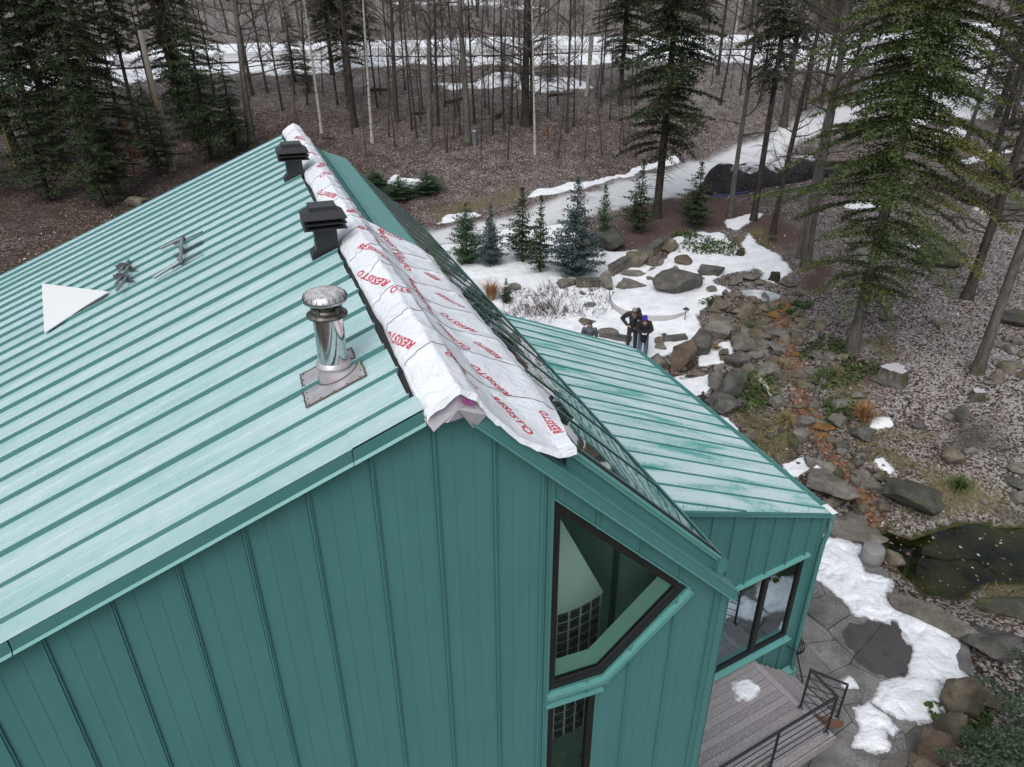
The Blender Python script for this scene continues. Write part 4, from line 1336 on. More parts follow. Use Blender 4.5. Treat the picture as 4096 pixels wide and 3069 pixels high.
def word(R0, O0, hgt=.084, clip=None):
    """RESISTO from the R's foot to the O's foot, two pixels of the photograph, on the sheet"""
    a = np.array(locate(*R0)); b = np.array(locate(*O0))
    ax = b - a; L = np.linalg.norm(ax); ax /= L
    ay = np.array([-ax[1], ax[0]])
    V, F = TXT
    yy = (V[:, 1] / V[:, 1].max())
    uv = a + V[:, :1] * L * ax + yy[:, None] * hgt * ay * np.sign(1)
    W_ = surf(uv[:, 0], uv[:, 1]) + np.array([0, 0, .0045])
    fr = np.ones(len(V), bool)
    ok = (uv[:, 0] > .005) & (uv[:, 0] < np.interp(uv[:, 1], vv, MU[:, -1]) - .004) & (uv[:, 1] > -.16) & (uv[:, 1] < 12.3)
    Fk = [f for f in F if ok[list(f)].all()]
    used = sorted({i for f in Fk for i in f}); mp = {q: i for i, q in enumerate(used)}
    if not used: return
    mb = MB(); mb.add(W_[used], [[mp[i] for i in f] for f in Fk])
    mb.build('lettering', M['red'], memb)
zA = lambda x, y: (1100 + x * .392, 450 + y * .392)
zB4 = lambda x, y: (1100 + x * .3924, 1050 + y * .3924)
zC = lambda x, y: (1000 + x * .6338, 1000 + y * .6338)
z6 = lambda x, y: (1400 + x * .4069, 1300 + y * .4069)
WORDS = [(zA(195, 265), zA(285, 285)), (zA(335, 420), zA(395, 428)), (zA(455, 560), zA(590, 620)), (zA(655, 730), zA(445, 672)), (zA(645, 850), zA(465, 795)),
         (zA(740, 890), zA(800, 930)), (zA(770, 1025), zA(940, 1105)), (zA(1040, 1290), zA(820, 1185)), (zA(835, 1390), zA(1130, 1500)),
         (zB4(1190, 195), zB4(870, 85)), (zB4(1495, 470), zB4(1170, 275)), (zB4(1440, 835), zB4(1150, 715)), (z6(1110, 440), z6(910, 265)),
         (zC(1045, 960), zC(1015, 870)), (zA(1305, 1285), zA(1090, 1170)), (zA(1045, 1190), zA(1285, 1480)), (zC(890, 5), zC(985, 130)), (zC(985, 160), zC(1140, 400)),
         (zC(1205, 200), zC(1120, 145)), (zC(1165, 275), zC(1340, 365)), (zC(1430, 520), zC(1225, 395)), (zC(1180, 450), zC(1360, 630)), (zC(1590, 690), zC(1440, 580)),
         (zC(1665, 925), zC(1420, 730)), (zC(1515, 910), zC(1750, 1165)), (zC(1240, 640), zC(1430, 880)), (zC(1975, 1160), zC(1860, 1030))]
for a, b in WORDS: word(a, b)

# --- two black chimney vents, caps of two louvres and a stepped lid
def vent(label, e, d, dep):
    t = thing('chimney_vent', label, 'chimney', P3(e, d + dep / 2, zl(e)), 0, 'black chimney vents by the ridge')
    rot = np.stack([EX, ED, [0, 0, 1]], 1)
    zb, zt = -2.77, -2.355
    def fr(name, sec, mat='black_metal'):
        """stack of rectangles (half e, half d, z)"""
        mb = MB()
        V = []
        for (he, hd, z) in sec:
            for sx, sy in ((-1, -1), (1, -1), (1, 1), (-1, 1)):
                V.append(P3(e + sx * he, d + dep / 2 + sy * hd, z))
        F = [(3, 2, 1, 0)]
        for i in range(len(sec) - 1):
            for j in range(4): F.append((i * 4 + j, i * 4 + (j + 1) % 4, i * 4 + 4 + (j + 1) % 4, i * 4 + 4 + j))
        n = 4 * (len(sec) - 1); F.append((n, n + 1, n + 2, n + 3))
        mb.add(V, F)
        return mb.build(name, M[mat], t)
    hd = dep / 2
    fr('stack', [(.13, hd, zb - .06), (.13, hd, zt)])
    fr('louvre', [(.16, hd + .03, -2.40), (.245, hd + .12, -2.385), (.245, hd + .12, -2.375), (.15, hd + .02, -2.345)])
    fr('louvre', [(.16, hd + .03, -2.345), (.245, hd + .12, -2.325), (.245, hd + .12, -2.315), (.15, hd + .02, -2.285)])
    fr('lid', [(.16, hd + .03, -2.29), (.25, hd + .125, -2.268), (.25, hd + .125, -2.255), (.155, hd + .035, -2.185)])
    fr('lid_plate', [(.155, hd + .035, -2.185), (.155, hd + .035, -2.14), (.145, hd + .03, -2.135)])
    mb = MB()   # sloped foot flashing and cream side strip
    mb.prism([P3(e - .19, d - .01, zl(e - .19) + .03), P3(e - .125, d - .01, zl(e - .125) + .03), P3(e - .125, d - .01, zl(e - .125) + .14), P3(e - .19, d - .01, zl(e - .19) + .10)], ED * (dep + .02))
    mb.build('foot_flashing', M['black_metal'], t)
    mb = MB(); mb.prism([P3(e - .134, d + .01, zl(e) + .05), P3(e - .134, d + .05, zl(e) + .05), P3(e - .134, d + .05, zt - .02), P3(e - .134, d + .01, zt - .02)], EX * .004)
    mb.build('side_strip', M['trim'], t)
vent('black chimney vent with louvred cap, the nearer one beside the ridge', .745, 3.93, .20)
vent('black chimney vent with louvred cap, the farther one near the ridge end', .77, 8.05, .24)

# --- stainless stove pipe
pe, pd = .395, 1.10
pipe = thing('stove_pipe', 'shiny stainless stove pipe with round rain cap on a riveted flashing', 'stove pipe', P3(pe, pd, zl(pe)))
mb = MB(); mb.lathe([(.122, -2.80), (.1225, -2.72), (.1215, -2.30), (.1215, -2.26)], P3(pe + .015, pd, 0), 36); mb.build('pipe', M['steel'], pipe)
mb = MB(); mb.lathe([(.122, -2.315), (.165, -2.30), (.165, -2.285), (.13, -2.262), (.122, -2.262)], P3(pe + .015, pd, 0), 32); mb.build('lower_collar', M['sooty'], pipe)
mb = MB(); mb.lathe([(.126, -2.262), (.126, -2.235), (.105, -2.235), (.105, -2.222), (.128, -2.22), (.128, -2.17)], P3(pe + .015, pd, 0), 32); mb.build('throat', M['sooty'], pipe)
for a_ in (-1.9, -.65, .8, 2.2):
    mb = MB(); c_ = P3(pe + .015, pd, -2.24); dr = np.array([cos(a_), sin(a_), 0]); sd_ = np.array([-sin(a_), cos(a_), 0])
    mb.box(c_ + dr * .127 - sd_ * .018 - np.array([0, 0, .045]), sd_ * .036, dr * .006, (0, 0, .075)); mb.build('strap', M['sooty'], pipe)
mb = MB(); mb.lathe([(.10, -2.175), (.175, -2.175), (.181, -2.165), (.178, -2.145), (.165, -2.118), (.14, -2.098), (.10, -2.088), (.05, -2.083), (.001, -2.081)], P3(pe + .015, pd, 0), 40); mb.build('rain_cap', M['capmetal'], pipe)
for k in range(22):
    a_ = 2 * pi * k / 22; mb = MB(); dr = np.array([cos(a_), sin(a_), 0])
    mb.tube([P3(pe + .015, pd, -2.112) + dr * .1625, P3(pe + .015, pd, -2.148) + dr * .181], .0035, 4); mb.build('crimp', M['sooty'], pipe)
# boot: storm collar and cone whose foot follows the roof
mb = MB(); mb.lathe([(.124, -2.705), (.147, -2.735), (.150, -2.745), (.128, -2.762)], P3(pe + .015, pd, 0), 36); mb.build('storm_collar', M['boot'], pipe)
mb = MB(); n = 36; aa = np.arange(n + 1) / n * 2 * pi
rows = []
for f_ in (0, .35, .7, 1):
    row = []
    for q in aa:
        rr = .128 + .028 * f_; ex_ = pe + .015 + rr * cos(q) * (1 + .06 * f_) + .02 * f_; dd_ = pd + rr * sin(q)
        z = -2.755 * (1 - f_) + (zl(ex_) + .025) * f_
        row.append(P3(ex_, dd_, z))
    rows.append(row)
mb.grid(np.array(rows), flip=True); mb.build('boot', M['boot'], pipe)
mb = MB()
mb.tube(np.array([P3(pe + .035 + .172 * cos(q), pd + .162 * sin(q), zl(pe + .035 + .172 * cos(q)) + .026) for q in aa]), .007, 6, cap=False); mb.build('sealant_bead', M['sealant'], pipe)
for name, (ea, eb, da, db) in (('base_flashing', (.125, .628, .80, 1.085)), ('upper_flashing', (.135, .60, 1.115, 1.385))):
    mb = MB(); mb.prism([P3(ea, da, zl(ea) + .024), P3(eb, da, zl(eb) + .024), P3(eb, db, zl(eb) + .024), P3(ea, db, zl(ea) + .024)], (0, 0, -.008)); mb.build(name, M['boot'], pipe)
    mb = MB()
    q = [(ea, da), (eb, da), (eb, db), (ea, db), (ea, da)]
    pts = []
    for (x0, y0), (x1, y1) in zip(q[:-1], q[1:]):
        for f_ in np.linspace(0, 1, 10, endpoint=False): pts.append(P3(x0 + (x1 - x0) * f_ + random.uniform(-.004, .004), y0 + (y1 - y0) * f_ + random.uniform(-.004, .004), zl(x0 + (x1 - x0) * f_) + .024))
    pts.append(pts[0]); mb.tube(np.array(pts), .008, 5, cap=False); mb.build('sealant_bead', M['sealant'], pipe)
for ex_, dd_ in [(.15, .82), (.15, .92), (.15, 1.02), (.25, .82), (.36, .82), (.47, .82), (.58, .82), (.60, .92), (.15, 1.16), (.15, 1.26), (.16, 1.36), (.30, 1.365), (.57, 1.36)]:
    mb = MB(); mb.lathe([(.007, 0), (.006, .006), (.001, .008)], P3(ex_, dd_, zl(ex_) + .024), 8); mb.build('rivet', M['dark_under'], pipe)

# --- white sheet lying across the seams
sh = [(-3.543, 9.054), (-2.183, 6.869), (-2.544, 6.706), (-3.044, 6.479)]
mb = MB()
zz = [.16, .07, .075, .06]
mb.prism([P3(a, b, zl(a) + z) for (a, b), z in zip(sh, zz)], (0, 0, -.012))
o = mb.build('white_sheet', M['white'], loc=P3(-3.0, 8, zl(-3)))
tag(o, 'white triangular metal sheet lying across the seams of the left roof slope', 'metal sheet')
mb = MB()   # bent lower lip
mb.prism([P3(-2.21, 6.87, zl(-2.21) + .06), P3(-2.53, 6.70, zl(-2.53) + .065), P3(-2.53, 6.69, zl(-2.53) + .02), P3(-2.21, 6.86, zl(-2.21) + .02)], ED * -.006)
o2 = mb.build('bent_lip', M['greymetal']); o2.parent = o; o2.location = -Vector(o.location)

# --- two saddle brackets with pipe stubs
def saddle(label, a, b, stubs):
    t = thing('saddle_bracket', label, 'roof bracket', P3((a[0] + b[0]) / 2, (a[1] + b[1]) / 2, zl((a[0] + b[0]) / 2)), 0, 'grey brackets with pipe stubs on the left slope')
    mb = MB(); a = np.array(a); b = np.array(b)
    n = 12; top = []; bot = []
    for k in range(n + 1):
        f_ = k / n; q = a * (1 - f_) + b * f_
        hgt = .055 + .115 * sin(pi * (f_ ** .85)) * (1 - .25 * f_) + (.05 if k == 0 else 0)
        top.append(P3(q[0], q[1], zl(q[0]) + hgt)); bot.append(P3(q[0], q[1], zl(q[0]) + .05 - .12 * sin(pi * f_) * .25))
    nrm = np.cross(top[-1] - top[0], [0, 0, 1.]); nrm /= np.linalg.norm(nrm)
    for k in range(n):
        mb.prism([top[k], top[k + 1], bot[k + 1], bot[k]], nrm * .012)
    mb.build('plate', M['greymetal'], t)
    for (f_, l0, l1, nm) in stubs:
        q = a * (1 - f_) + b * f_
        c_ = P3(q[0], q[1], zl(q[0]) + .10); ax = P3(0, -1, 0) - P3(0, 0, 0) + EX * -.12 - np.array([0, 0, -.03])
        mb = MB(); mb.tube([c_ - ax * l0, c_, c_ + ax * l1], .022, 10); mb.build('pipe_stub', M['palemetal'], t)
        mb = MB(); mb.tube([c_ - ax * .01, c_ + ax * .02], .031, 10); mb.build('grommet', M['black_metal'], t)
saddle('grey saddle bracket with pipe stubs beside the white sheet, the nearer one', (-2.174, 7.53), (-1.786, 6.76), [(.42, .12, .42, 0), (.66, .12, .60, 0)])
saddle('grey saddle bracket with pipe stubs on the left slope, the farther one', (-2.19, 8.036), (-1.802, 7.306), [(.42, .30, .30, 0), (.66, .05, .32, 0)])
# --- pipe rack: three strap rails, a cross bar and two loose arms
t = thing('pipe_rack', 'grey snow guard rack of strap rails and pipes on the left slope', 'roof rack', P3(-1.1, 7.0, zl(-1.1)))
for (ea, da), (eb, db) in (((-.79, 7.573), (-1.245, 7.645)), ((-.792, 7.042), (-1.226, 7.035)), ((-.786, 6.487), (-1.221, 6.42))):
    mb = MB(); mb.bar(P3(ea, da, zl(ea) + .062), P3(eb, db, zl(eb) + .062), .055, .012); mb.build('strap_rail', M['greymetal'], t)
mb = MB(); mb.tube([P3(-1.111, 7.68, zl(-1.111) + .11), P3(-1.086, 6.40, zl(-1.086) + .11)], .028, 10); mb.build('cross_bar', M['palemetal'], t)
for d_ in (7.61, 7.03, 6.45):
    mb = MB(); mb.box(P3(-1.13, d_ - .03, zl(-1.13) + .06), EX * .07, ED * .06, (0, 0, .085)); mb.build('clamp', M['greymetal'], t)
for (a, b) in (((-1.13, 7.63), (-1.457, 7.76)), ((-1.10, 6.42), (-1.477, 6.36))):
    mb = MB(); mb.tube([P3(a[0], a[1], zl(a[0]) + .10), P3(b[0], b[1], zl(b[0]) + .08)], .024, 10); mb.build('loose_arm', M['palemetal'], t)
for (e_, d_) in ((-2.12, 6.95), (-2.2, 7.12), (-2.08, 6.86)):
    pass
# ================================================================== GARDEN: STONE, PATIO, DECK
def rock_mat(name, dark, light, moss=0.0, snow=0.35, vein=0.3, rough=0.75):
    t = NT(name)
    p = t.wpos()
    n = t.noise(p, 3.0, 6, 0.62); f = t.noise(p, 22, 5, 0.7)
    c = t.mix(t.ramp(n, [(0.3, 0.0), (0.7, 1.0)]), dark, light)
    c = t.mix(t.math('MULTIPLY', f, 0.6), c, tuple(x * .35 for x in dark))
    ve = t.vor(t.wpos((1.5, 1.5, 5.0), (0.4, 0.3, 0)), 1.6, 'DISTANCE_TO_EDGE', 0)
    c = t.mix(t.math('MULTIPLY', t.ramp(ve, [(0.0, 1.0), (0.035, 0.0)]), vein), c, (0.02, 0.018, 0.016))
    up = t.upness()
    if moss:
        mo = t.math('MULTIPLY', t.ramp(t.noise(p, 1.8, 5), [(0.48, 0.0), (0.62, 1.0)]), t.ramp(up, [(0.1, 0.0), (0.6, moss)]))
        c = t.mix(mo, c, t.mix(f, (0.025, 0.032, 0.010), (0.11, 0.12, 0.04)))
    if snow:
        sn = t.ramp(t.math('ADD', t.math('ADD', t.math('MULTIPLY', t.noise(p, 1.6, 4), .8), t.math('MULTIPLY', t.noise(p, 34, 4, 0.8), 1.1)), t.math('MULTIPLY', up, .42)), [(1.36 - snow * .22, 0.0), (1.46 - snow * .22, 0.72)])
        c = t.mix(sn, c, (0.62, 0.63, 0.66))
    t.bump(t.math('ADD', n, t.math('MULTIPLY', f, 0.7)), 0.9, 0.07)
    return t.fin(c, rough, 0, 0.3)
M['r_grey'] = rock_mat('grey_granite', (0.105, 0.098, 0.088), (0.32, 0.30, 0.27), 0.3, 1.0)
M['r_dark'] = rock_mat('dark_slate_rock', (0.058, 0.057, 0.056), (0.21, 0.203, 0.192), 0.15, 0.85)
M['r_tan'] = rock_mat('tan_fieldstone', (0.105, 0.09, 0.068), (0.29, 0.25, 0.195), 0.35, 0.75)
M['r_rust'] = rock_mat('rust_stained_stone', (0.16, 0.08, 0.026), (0.31, 0.17, 0.065), 0.0, 0.1)
M['r_moss'] = rock_mat('mossy_rock', (0.045, 0.045, 0.037), (0.14, 0.14, 0.12), 0.9, 0.6)
M['r_snowy'] = rock_mat('snow_dusted_granite', (0.075, 0.072, 0.068), (0.20, 0.19, 0.18), 0.3, 1.55)
M['r_brown'] = rock_mat('brown_boulder', (0.085, 0.062, 0.047), (0.22, 0.17, 0.13), 0.2, 0.2)
bmi = bmesh.new(); bmesh.ops.create_icosphere(bmi, subdivisions=4, radius=1.0)
ICO4 = (np.array([v.co[:] for v in bmi.verts]), np.array([[v.index for v in f.verts] for f in bmi.faces])); bmi.free()
bmi = bmesh.new(); bmesh.ops.create_icosphere(bmi, subdivisions=3, radius=1.0)
ICO3 = (np.array([v.co[:] for v in bmi.verts]), np.array([[v.index for v in f.verts] for f in bmi.faces])); bmi.free()
def rock_mesh(seed, sx, sy, sz, ang=0.6, hi=True, name='rock', mat=None, rz=0.0, flatc=.47):
    r = np.random.default_rng(seed)
    V, F = (ICO4 if hi else ICO3); V = V.copy()
    for k in range(int(6 + 16 * ang)):
        nrm = r.normal(size=3); nrm[2] *= .8; nrm /= np.linalg.norm(nrm); c = r.uniform(flatc - .12 * ang, .84)
        dd = V @ nrm
        V = V - np.where(dd > c, (dd - c) * (.98 if ang > .3 else .75), 0)[:, None] * nrm
    V /= np.abs(V).max(0)
    nn = V / np.linalg.norm(V, axis=1)[:, None]
    V = V + nn * (fbm(V * 1.5 + seed, 3, seed % 50)[:, None] * .09 + fbm(V * 5 + seed, 3, seed % 40)[:, None] * .05)
    V = V * np.array([sx, sy, sz])
    c_, s_ = cos(rz), sin(rz)
    V = np.stack([V[:, 0] * c_ - V[:, 1] * s_, V[:, 0] * s_ + V[:, 1] * c_, V[:, 2]], 1)
    me = rawmesh(name, V, F, mat)
    me.polygons.foreach_set('use_smooth', np.ones(len(F), bool))
    me.set_sharp_from_angle(angle=R(28)) if hasattr(me, 'set_sharp_from_angle') else None
    return me
RK = 0
def rock(px0, px1, py0, py1, mat, label=None, ang=.6, hr=.62, dep=.85, group='small stones along the stream bed', z=None, rz=None, name='rock', cat='rock', sink=.28):
    """a stone from its left, right, top and bottom edge in the photograph"""
    global RK; RK += 1
    cx, w_ = (px0 + px1) / 2, px1 - px0
    B = hit(cx, py1) if z is None else flat(cx, py1, z)
    dist = np.linalg.norm(B - np.array([0, 0, CAM_Z]))
    mpp = dist / FPX * .98
    W_ = w_ * mpp * 1.2
    th = math.asin(min(.98, (CAM_Z - B[2]) / dist))
    vis = (py1 - py0) * mpp
    # visible extent = depth * sin(th) + height * cos(th)
    Dp = dep * W_
    hgt = (vis - Dp * sin(th) * .75) / cos(th)
    if hgt < .25 * W_ * hr: 
        hgt = min(.3 * W_, .6 * vis / cos(th)); Dp = max(.35 * W_, (vis - hgt * cos(th)) / sin(th) / .8)
    hgt = min(hgt * 1.12, 1.25 * W_)
    az = math.atan2(B[0], B[1]); fw = np.array([sin(az), cos(az), 0])
    C_ = B + fw * Dp * .42
    gz_ = gz(C_[0], C_[1]) if z is None else z
    me = rock_mesh(100 + RK, W_ / 2, Dp / 2, hgt * (1 + sink) / 2, ang, w_ > 55, name, M[mat], -az + (random.uniform(-.25, .25) if rz is None else rz))
    o = mobj(name, me, loc=(C_[0], C_[1], min(gz_, B[2] + .1 * hgt) + hgt * (1 - sink) / 2))
    if label: tag(o, label, cat)
    else:
        wh_ = 'around the frozen pool' if (cx < 3200 and py1 < 1215) else ('on the leafy slope near the right edge' if cx > 3700 and py1 < 1600 else ('on the grassy bank above the pond' if cx > 3700 else ('along the upper half of the stream' if py1 < 1600 else 'around the waterfall slabs')))
        nm_ = {'r_rust': 'rusty orange', 'r_tan': 'tan', 'r_dark': 'dark', 'r_grey': 'grey', 'r_moss': 'mossy', 'r_brown': 'brown'}[mat]
        tag(o, 'small ' + nm_ + ' stone lying ' + wh_, cat, 'small ' + nm_ + ' stones ' + wh_)
    if False: tag(o, {'r_rust': 'small rusty orange stone in the stream bed', 'r_tan': 'small tan stone lying beside the stream', 'r_dark': 'small dark stone lying beside the stream', 'r_grey': 'small grey stone lying beside the stream', 'r_moss': 'small mossy stone lying beside the stream', 'r_brown': 'small brown stone lying beside the stream'}[mat], cat, group + ' (' + M[mat].name.replace('_', ' ') + ')')
    return o
o_ = 2000; 
def q6(x0, x1, y0, y1): return 2000 + x0 * .6338, 2000 + x1 * .6338, 900 + y0 * .6338, 900 + y1 * .6338
def q7(x0, x1, y0, y1): return 3200 + x0 * .4224, 3200 + x1 * .4224, 1700 + y0 * .4224, 1700 + y1 * .4224
def q33(x0, x1, y0, y1): return 3300 + x0 * .4036, 3300 + x1 * .4036, 2400 + y0 * .4036, 2400 + y1 * .4036
def q29(x0, x1, y0, y1): return 2900 + x0 * .6338, 2900 + x1 * .6338, 900 + y0 * .6338, 900 + y1 * .6338
BIG = [
 (q6(908,1230,235,455), 'r_snowy', 'huge grey boulder with snow on its sloping face beside the round stone platform', .7),
 (q6(630,712,278,415), 'r_grey', 'upright grey pillar stone at the end of the low garden wall', .5),
 (q6(338,482,325,412), 'r_grey', 'low grey rock left of the dry stone garden wall', .6),
 (q6(790,962,150,275), 'r_tan', 'blocky tan boulder between the two garden walls', .8),
 (q6(1022,1120,88,180), 'r_tan', 'rounded tan boulder at the top of the garden steps', .4),
 (q6(1108,1228,190,258), 'r_brown', 'smooth reddish brown boulder behind the huge snowy boulder', .3),
 (q6(1258,1412,240,342), 'r_dark', 'flat topped dark block alone on the snow', .8),
 (q6(550,788,-20,175), 'r_moss', 'big round lichen grey boulder behind the blue spruces', .4),
 (q6(1303,1367,378,432), 'r_grey', 'small pointed grey stone in the snow right of the huge boulder', .6),
 (q6(1335,1455,468,568), 'r_tan', 'lichen spotted tan boulder with a square face near the path light', .7),
 (q6(1508,1612,495,582), 'r_tan', 'egg shaped tan boulder below the frozen pool', .3),
 (q6(1185,1312,662,835), 'r_dark', 'tall dark slab boulder holding up the terrace corner', .9),
 (q6(1285,1438,590,728), 'r_grey', 'big grey boulder on top of the terrace corner', .7),
 (q6(1330,1440,565,650), 'r_grey', 'grey boulder behind the terrace corner boulders', .6),
 (q6(1060,1212,735,932), 'r_brown', 'tall brown streaked boulder under the snowy terrace', .9),
 (q6(925,1052,800,935), 'r_grey', 'grey boulder at the roof edge below the terrace', .6),
 (q6(975,1042,705,768), 'r_tan', 'small round tan stone in the terrace edge', .4),
 (q6(598,742,640,708), 'r_grey', 'frosted dark block at the roof edge left of the two men', .5),
 (q6(480,596,582,640), 'r_tan', 'pale rounded rock behind the man in the cap', .4),
 (q6(528,598,484,532), 'r_grey', 'small boulder among bare shrubs on the snow', .5),
 (q6(705,797,418,468), 'r_dark', 'small dark rock beside the left path light', .5),
 (q6(1425,1592,698,835), 'r_grey', 'grey block at the upper end of the terrace slope', .8),
 (q6(1418,1568,798,925), 'r_dark', 'dark grey block half way down the terrace slope', .8),
 (q6(1385,1518,900,1110), 'r_dark', 'massive dark angular boulder above the lantern', .95),
 (q6(1300,1400,920,1050), 'r_grey', 'flat grey rock lying against the massive dark boulder', .6),
 (q6(1285,1520,1055,1220), 'r_dark', 'broad dark boulder right of the black lantern', .7),
 (q6(1605,1748,868,968), 'r_grey', 'broad flat grey stone left of the stream', .6),
 (q6(1590,1695,668,742), 'r_tan', 'tan wedge stone above the stream', .7),
 (q6(1700,1832,655,722), 'r_grey', 'flat grey stone at the head of the stream', .5),
 (q6(1828,1948,708,772), 'r_tan', 'brown step stone across the stream', .7),
 (q6(1945,2005,682,758), 'r_grey', 'upright grey cube stone right of the stream', .8),
 (q6(1828,1948,905,972), 'r_tan', 'tan step stone low in the middle of the stream', .6),
 (q6(1850,1948,968,1042), 'r_tan', 'diamond shaped tan step stone in the stream', .7),
 (q6(1938,2006,1112,1182), 'r_dark', 'round dark stone in the rusty stream bed', .1),
 (q6(1850,1932,1118,1176), 'r_tan', 'flat tan stone left of the round dark one', .6),
 (q6(2093,2202,1083,1168), 'r_grey', 'squarish grey boulder right of the stream', .6),
 (q6(1698,1782,1073,1165), 'r_grey', 'pointed grey stone standing left of the stream', .7),
 (q6(1955,2088,1232,1312), 'r_rust', 'large flat orange slab in the stream', .8),
 (q6(1848,1962,1203,1295), 'r_grey', 'grey block touching the large orange slab', .7),
 (q6(1852,1952,1268,1385), 'r_grey', 'big grey stone between the driftwood log and the stream', .7),
 (q6(2038,2155,1178,1290), 'r_grey', 'long grey stone right of the large orange slab', .7),
 (q6(1985,2092,1313,1348), 'r_rust', 'thin orange slab just below the large one', .7),
 (q6(2108,2178,1408,1468), 'r_grey', 'grey cube stone in the pebbles', .9),
 (q6(1952,2130,1493,1560), 'r_grey', 'long frosted slab beside the wing roof corner', .7),
 (q7(48,478,430,745), 'r_grey', 'great round grey boulder beside the wing roof corner', .45),
 (q7(478,660,20,165), 'r_dark', 'dark brick shaped stone on the bank', .8),
 (q7(578,662,198,275), 'r_dark', 'small dark lump of rock on the bank', .7),
 (q7(498,662,410,522), 'r_grey', 'upper flat slab of the little waterfall', .7),
 (q7(695,805,442,560), 'r_tan', 'tan rock right of the waterfall slabs', .7),
 (q7(508,795,518,640), 'r_grey', 'lower flat slab of the little waterfall', .7),
 (q7(455,545,490,605), 'r_grey', 'narrow grey rock left of the waterfall slabs', .7),
 (q7(760,1175,505,860), 'r_moss', 'large dark mossy boulder right of the waterfall', .55),
 (q7(500,615,640,730), 'r_rust', 'round bright orange stone under the waterfall', .15),
 (q7(513,625,735,842), 'r_tan', 'yellowish stone below the round orange one', .3),
 (q7(690,812,742,848), 'r_tan', 'orange tinged tan stone right of the pebbles', .4),
 (q7(1320,1490,230,390), 'r_tan', 'tan cube boulder on the grassy bank', .7),
 (q7(380,575,838,985), 'r_grey', 'grey stone behind the downspout elbow', .5),
 (q7(255,700,880,1170), 'r_grey', 'long flat boulder between the wing and the pond', .5),
 (q7(605,730,975,1072), 'r_tan', 'round pale stone at the head of the pond', .2),
 (q7(808,1015,988,1115), 'r_tan', 'big tan egg shaped stone at the pond edge', .15),
 (q7(790,950,1185,1345), 'r_tan', 'yellow tan rounded stone right of the stone stool', .3),
 (q33(1075,1380,752,1165), 'r_tan', 'large tan boulder at the right edge of the patio', .6),
 (q33(1095,1285,1075,1375), 'r_tan', 'upright lichen tan rock below the patio corner', .6),
 (q33(915,1145,1325,1657), 'r_brown', 'reddish brown boulder at the bottom of the patio', .5),
 (q33(1380,1500,765,885), 'r_brown', 'small brown rock beside the step slabs', .5),
 (q33(1430,1640,905,1090), 'r_brown', 'brown rock under the spruce boughs', .5),
 (q33(800,1000,1540,1700), 'r_tan', 'pale rock at the lower edge of the patio', .5),
 (q29(1235,1470,140,270), 'r_moss', 'flat mossy boulder under the hemlock on the leafy slope', .3),
 (q29(1305,1375,595,642), 'r_grey', 'small grey stone beside a pale one on the leaves', .3),
 (q29(1345,1420,632,664), 'r_tan', 'small pale oblong stone on the leaves', .3),
 (q29(975,1030,562,612), 'r_brown', 'small brown stone right of the hemlock trunk', .3),
 (q29(565,665,580,640), 'r_grey', 'grey rock left of the hemlock trunk', .4),
 (q29(540,625,795,855), 'r_grey', 'grey boulder in the moss right of the stream', .5),
 (q29(1430,1500,1140,1260), 'r_dark', 'dark jagged rock on the lower leafy slope', .8),
 (q7(1975,2100,375,475), 'r_grey', 'round grey stone at the right edge above the pond', .3),
 (q7(1890,2095,490,615), 'r_dark', 'flat dark stone above the pond near the right edge', .4),
 (q7(1985,2150,610,770), 'r_grey', 'large smooth grey rock at the right edge above the pond', .4),
]
for (q, mt, lb, ang) in BIG: rock(*q, mt, lb, ang)
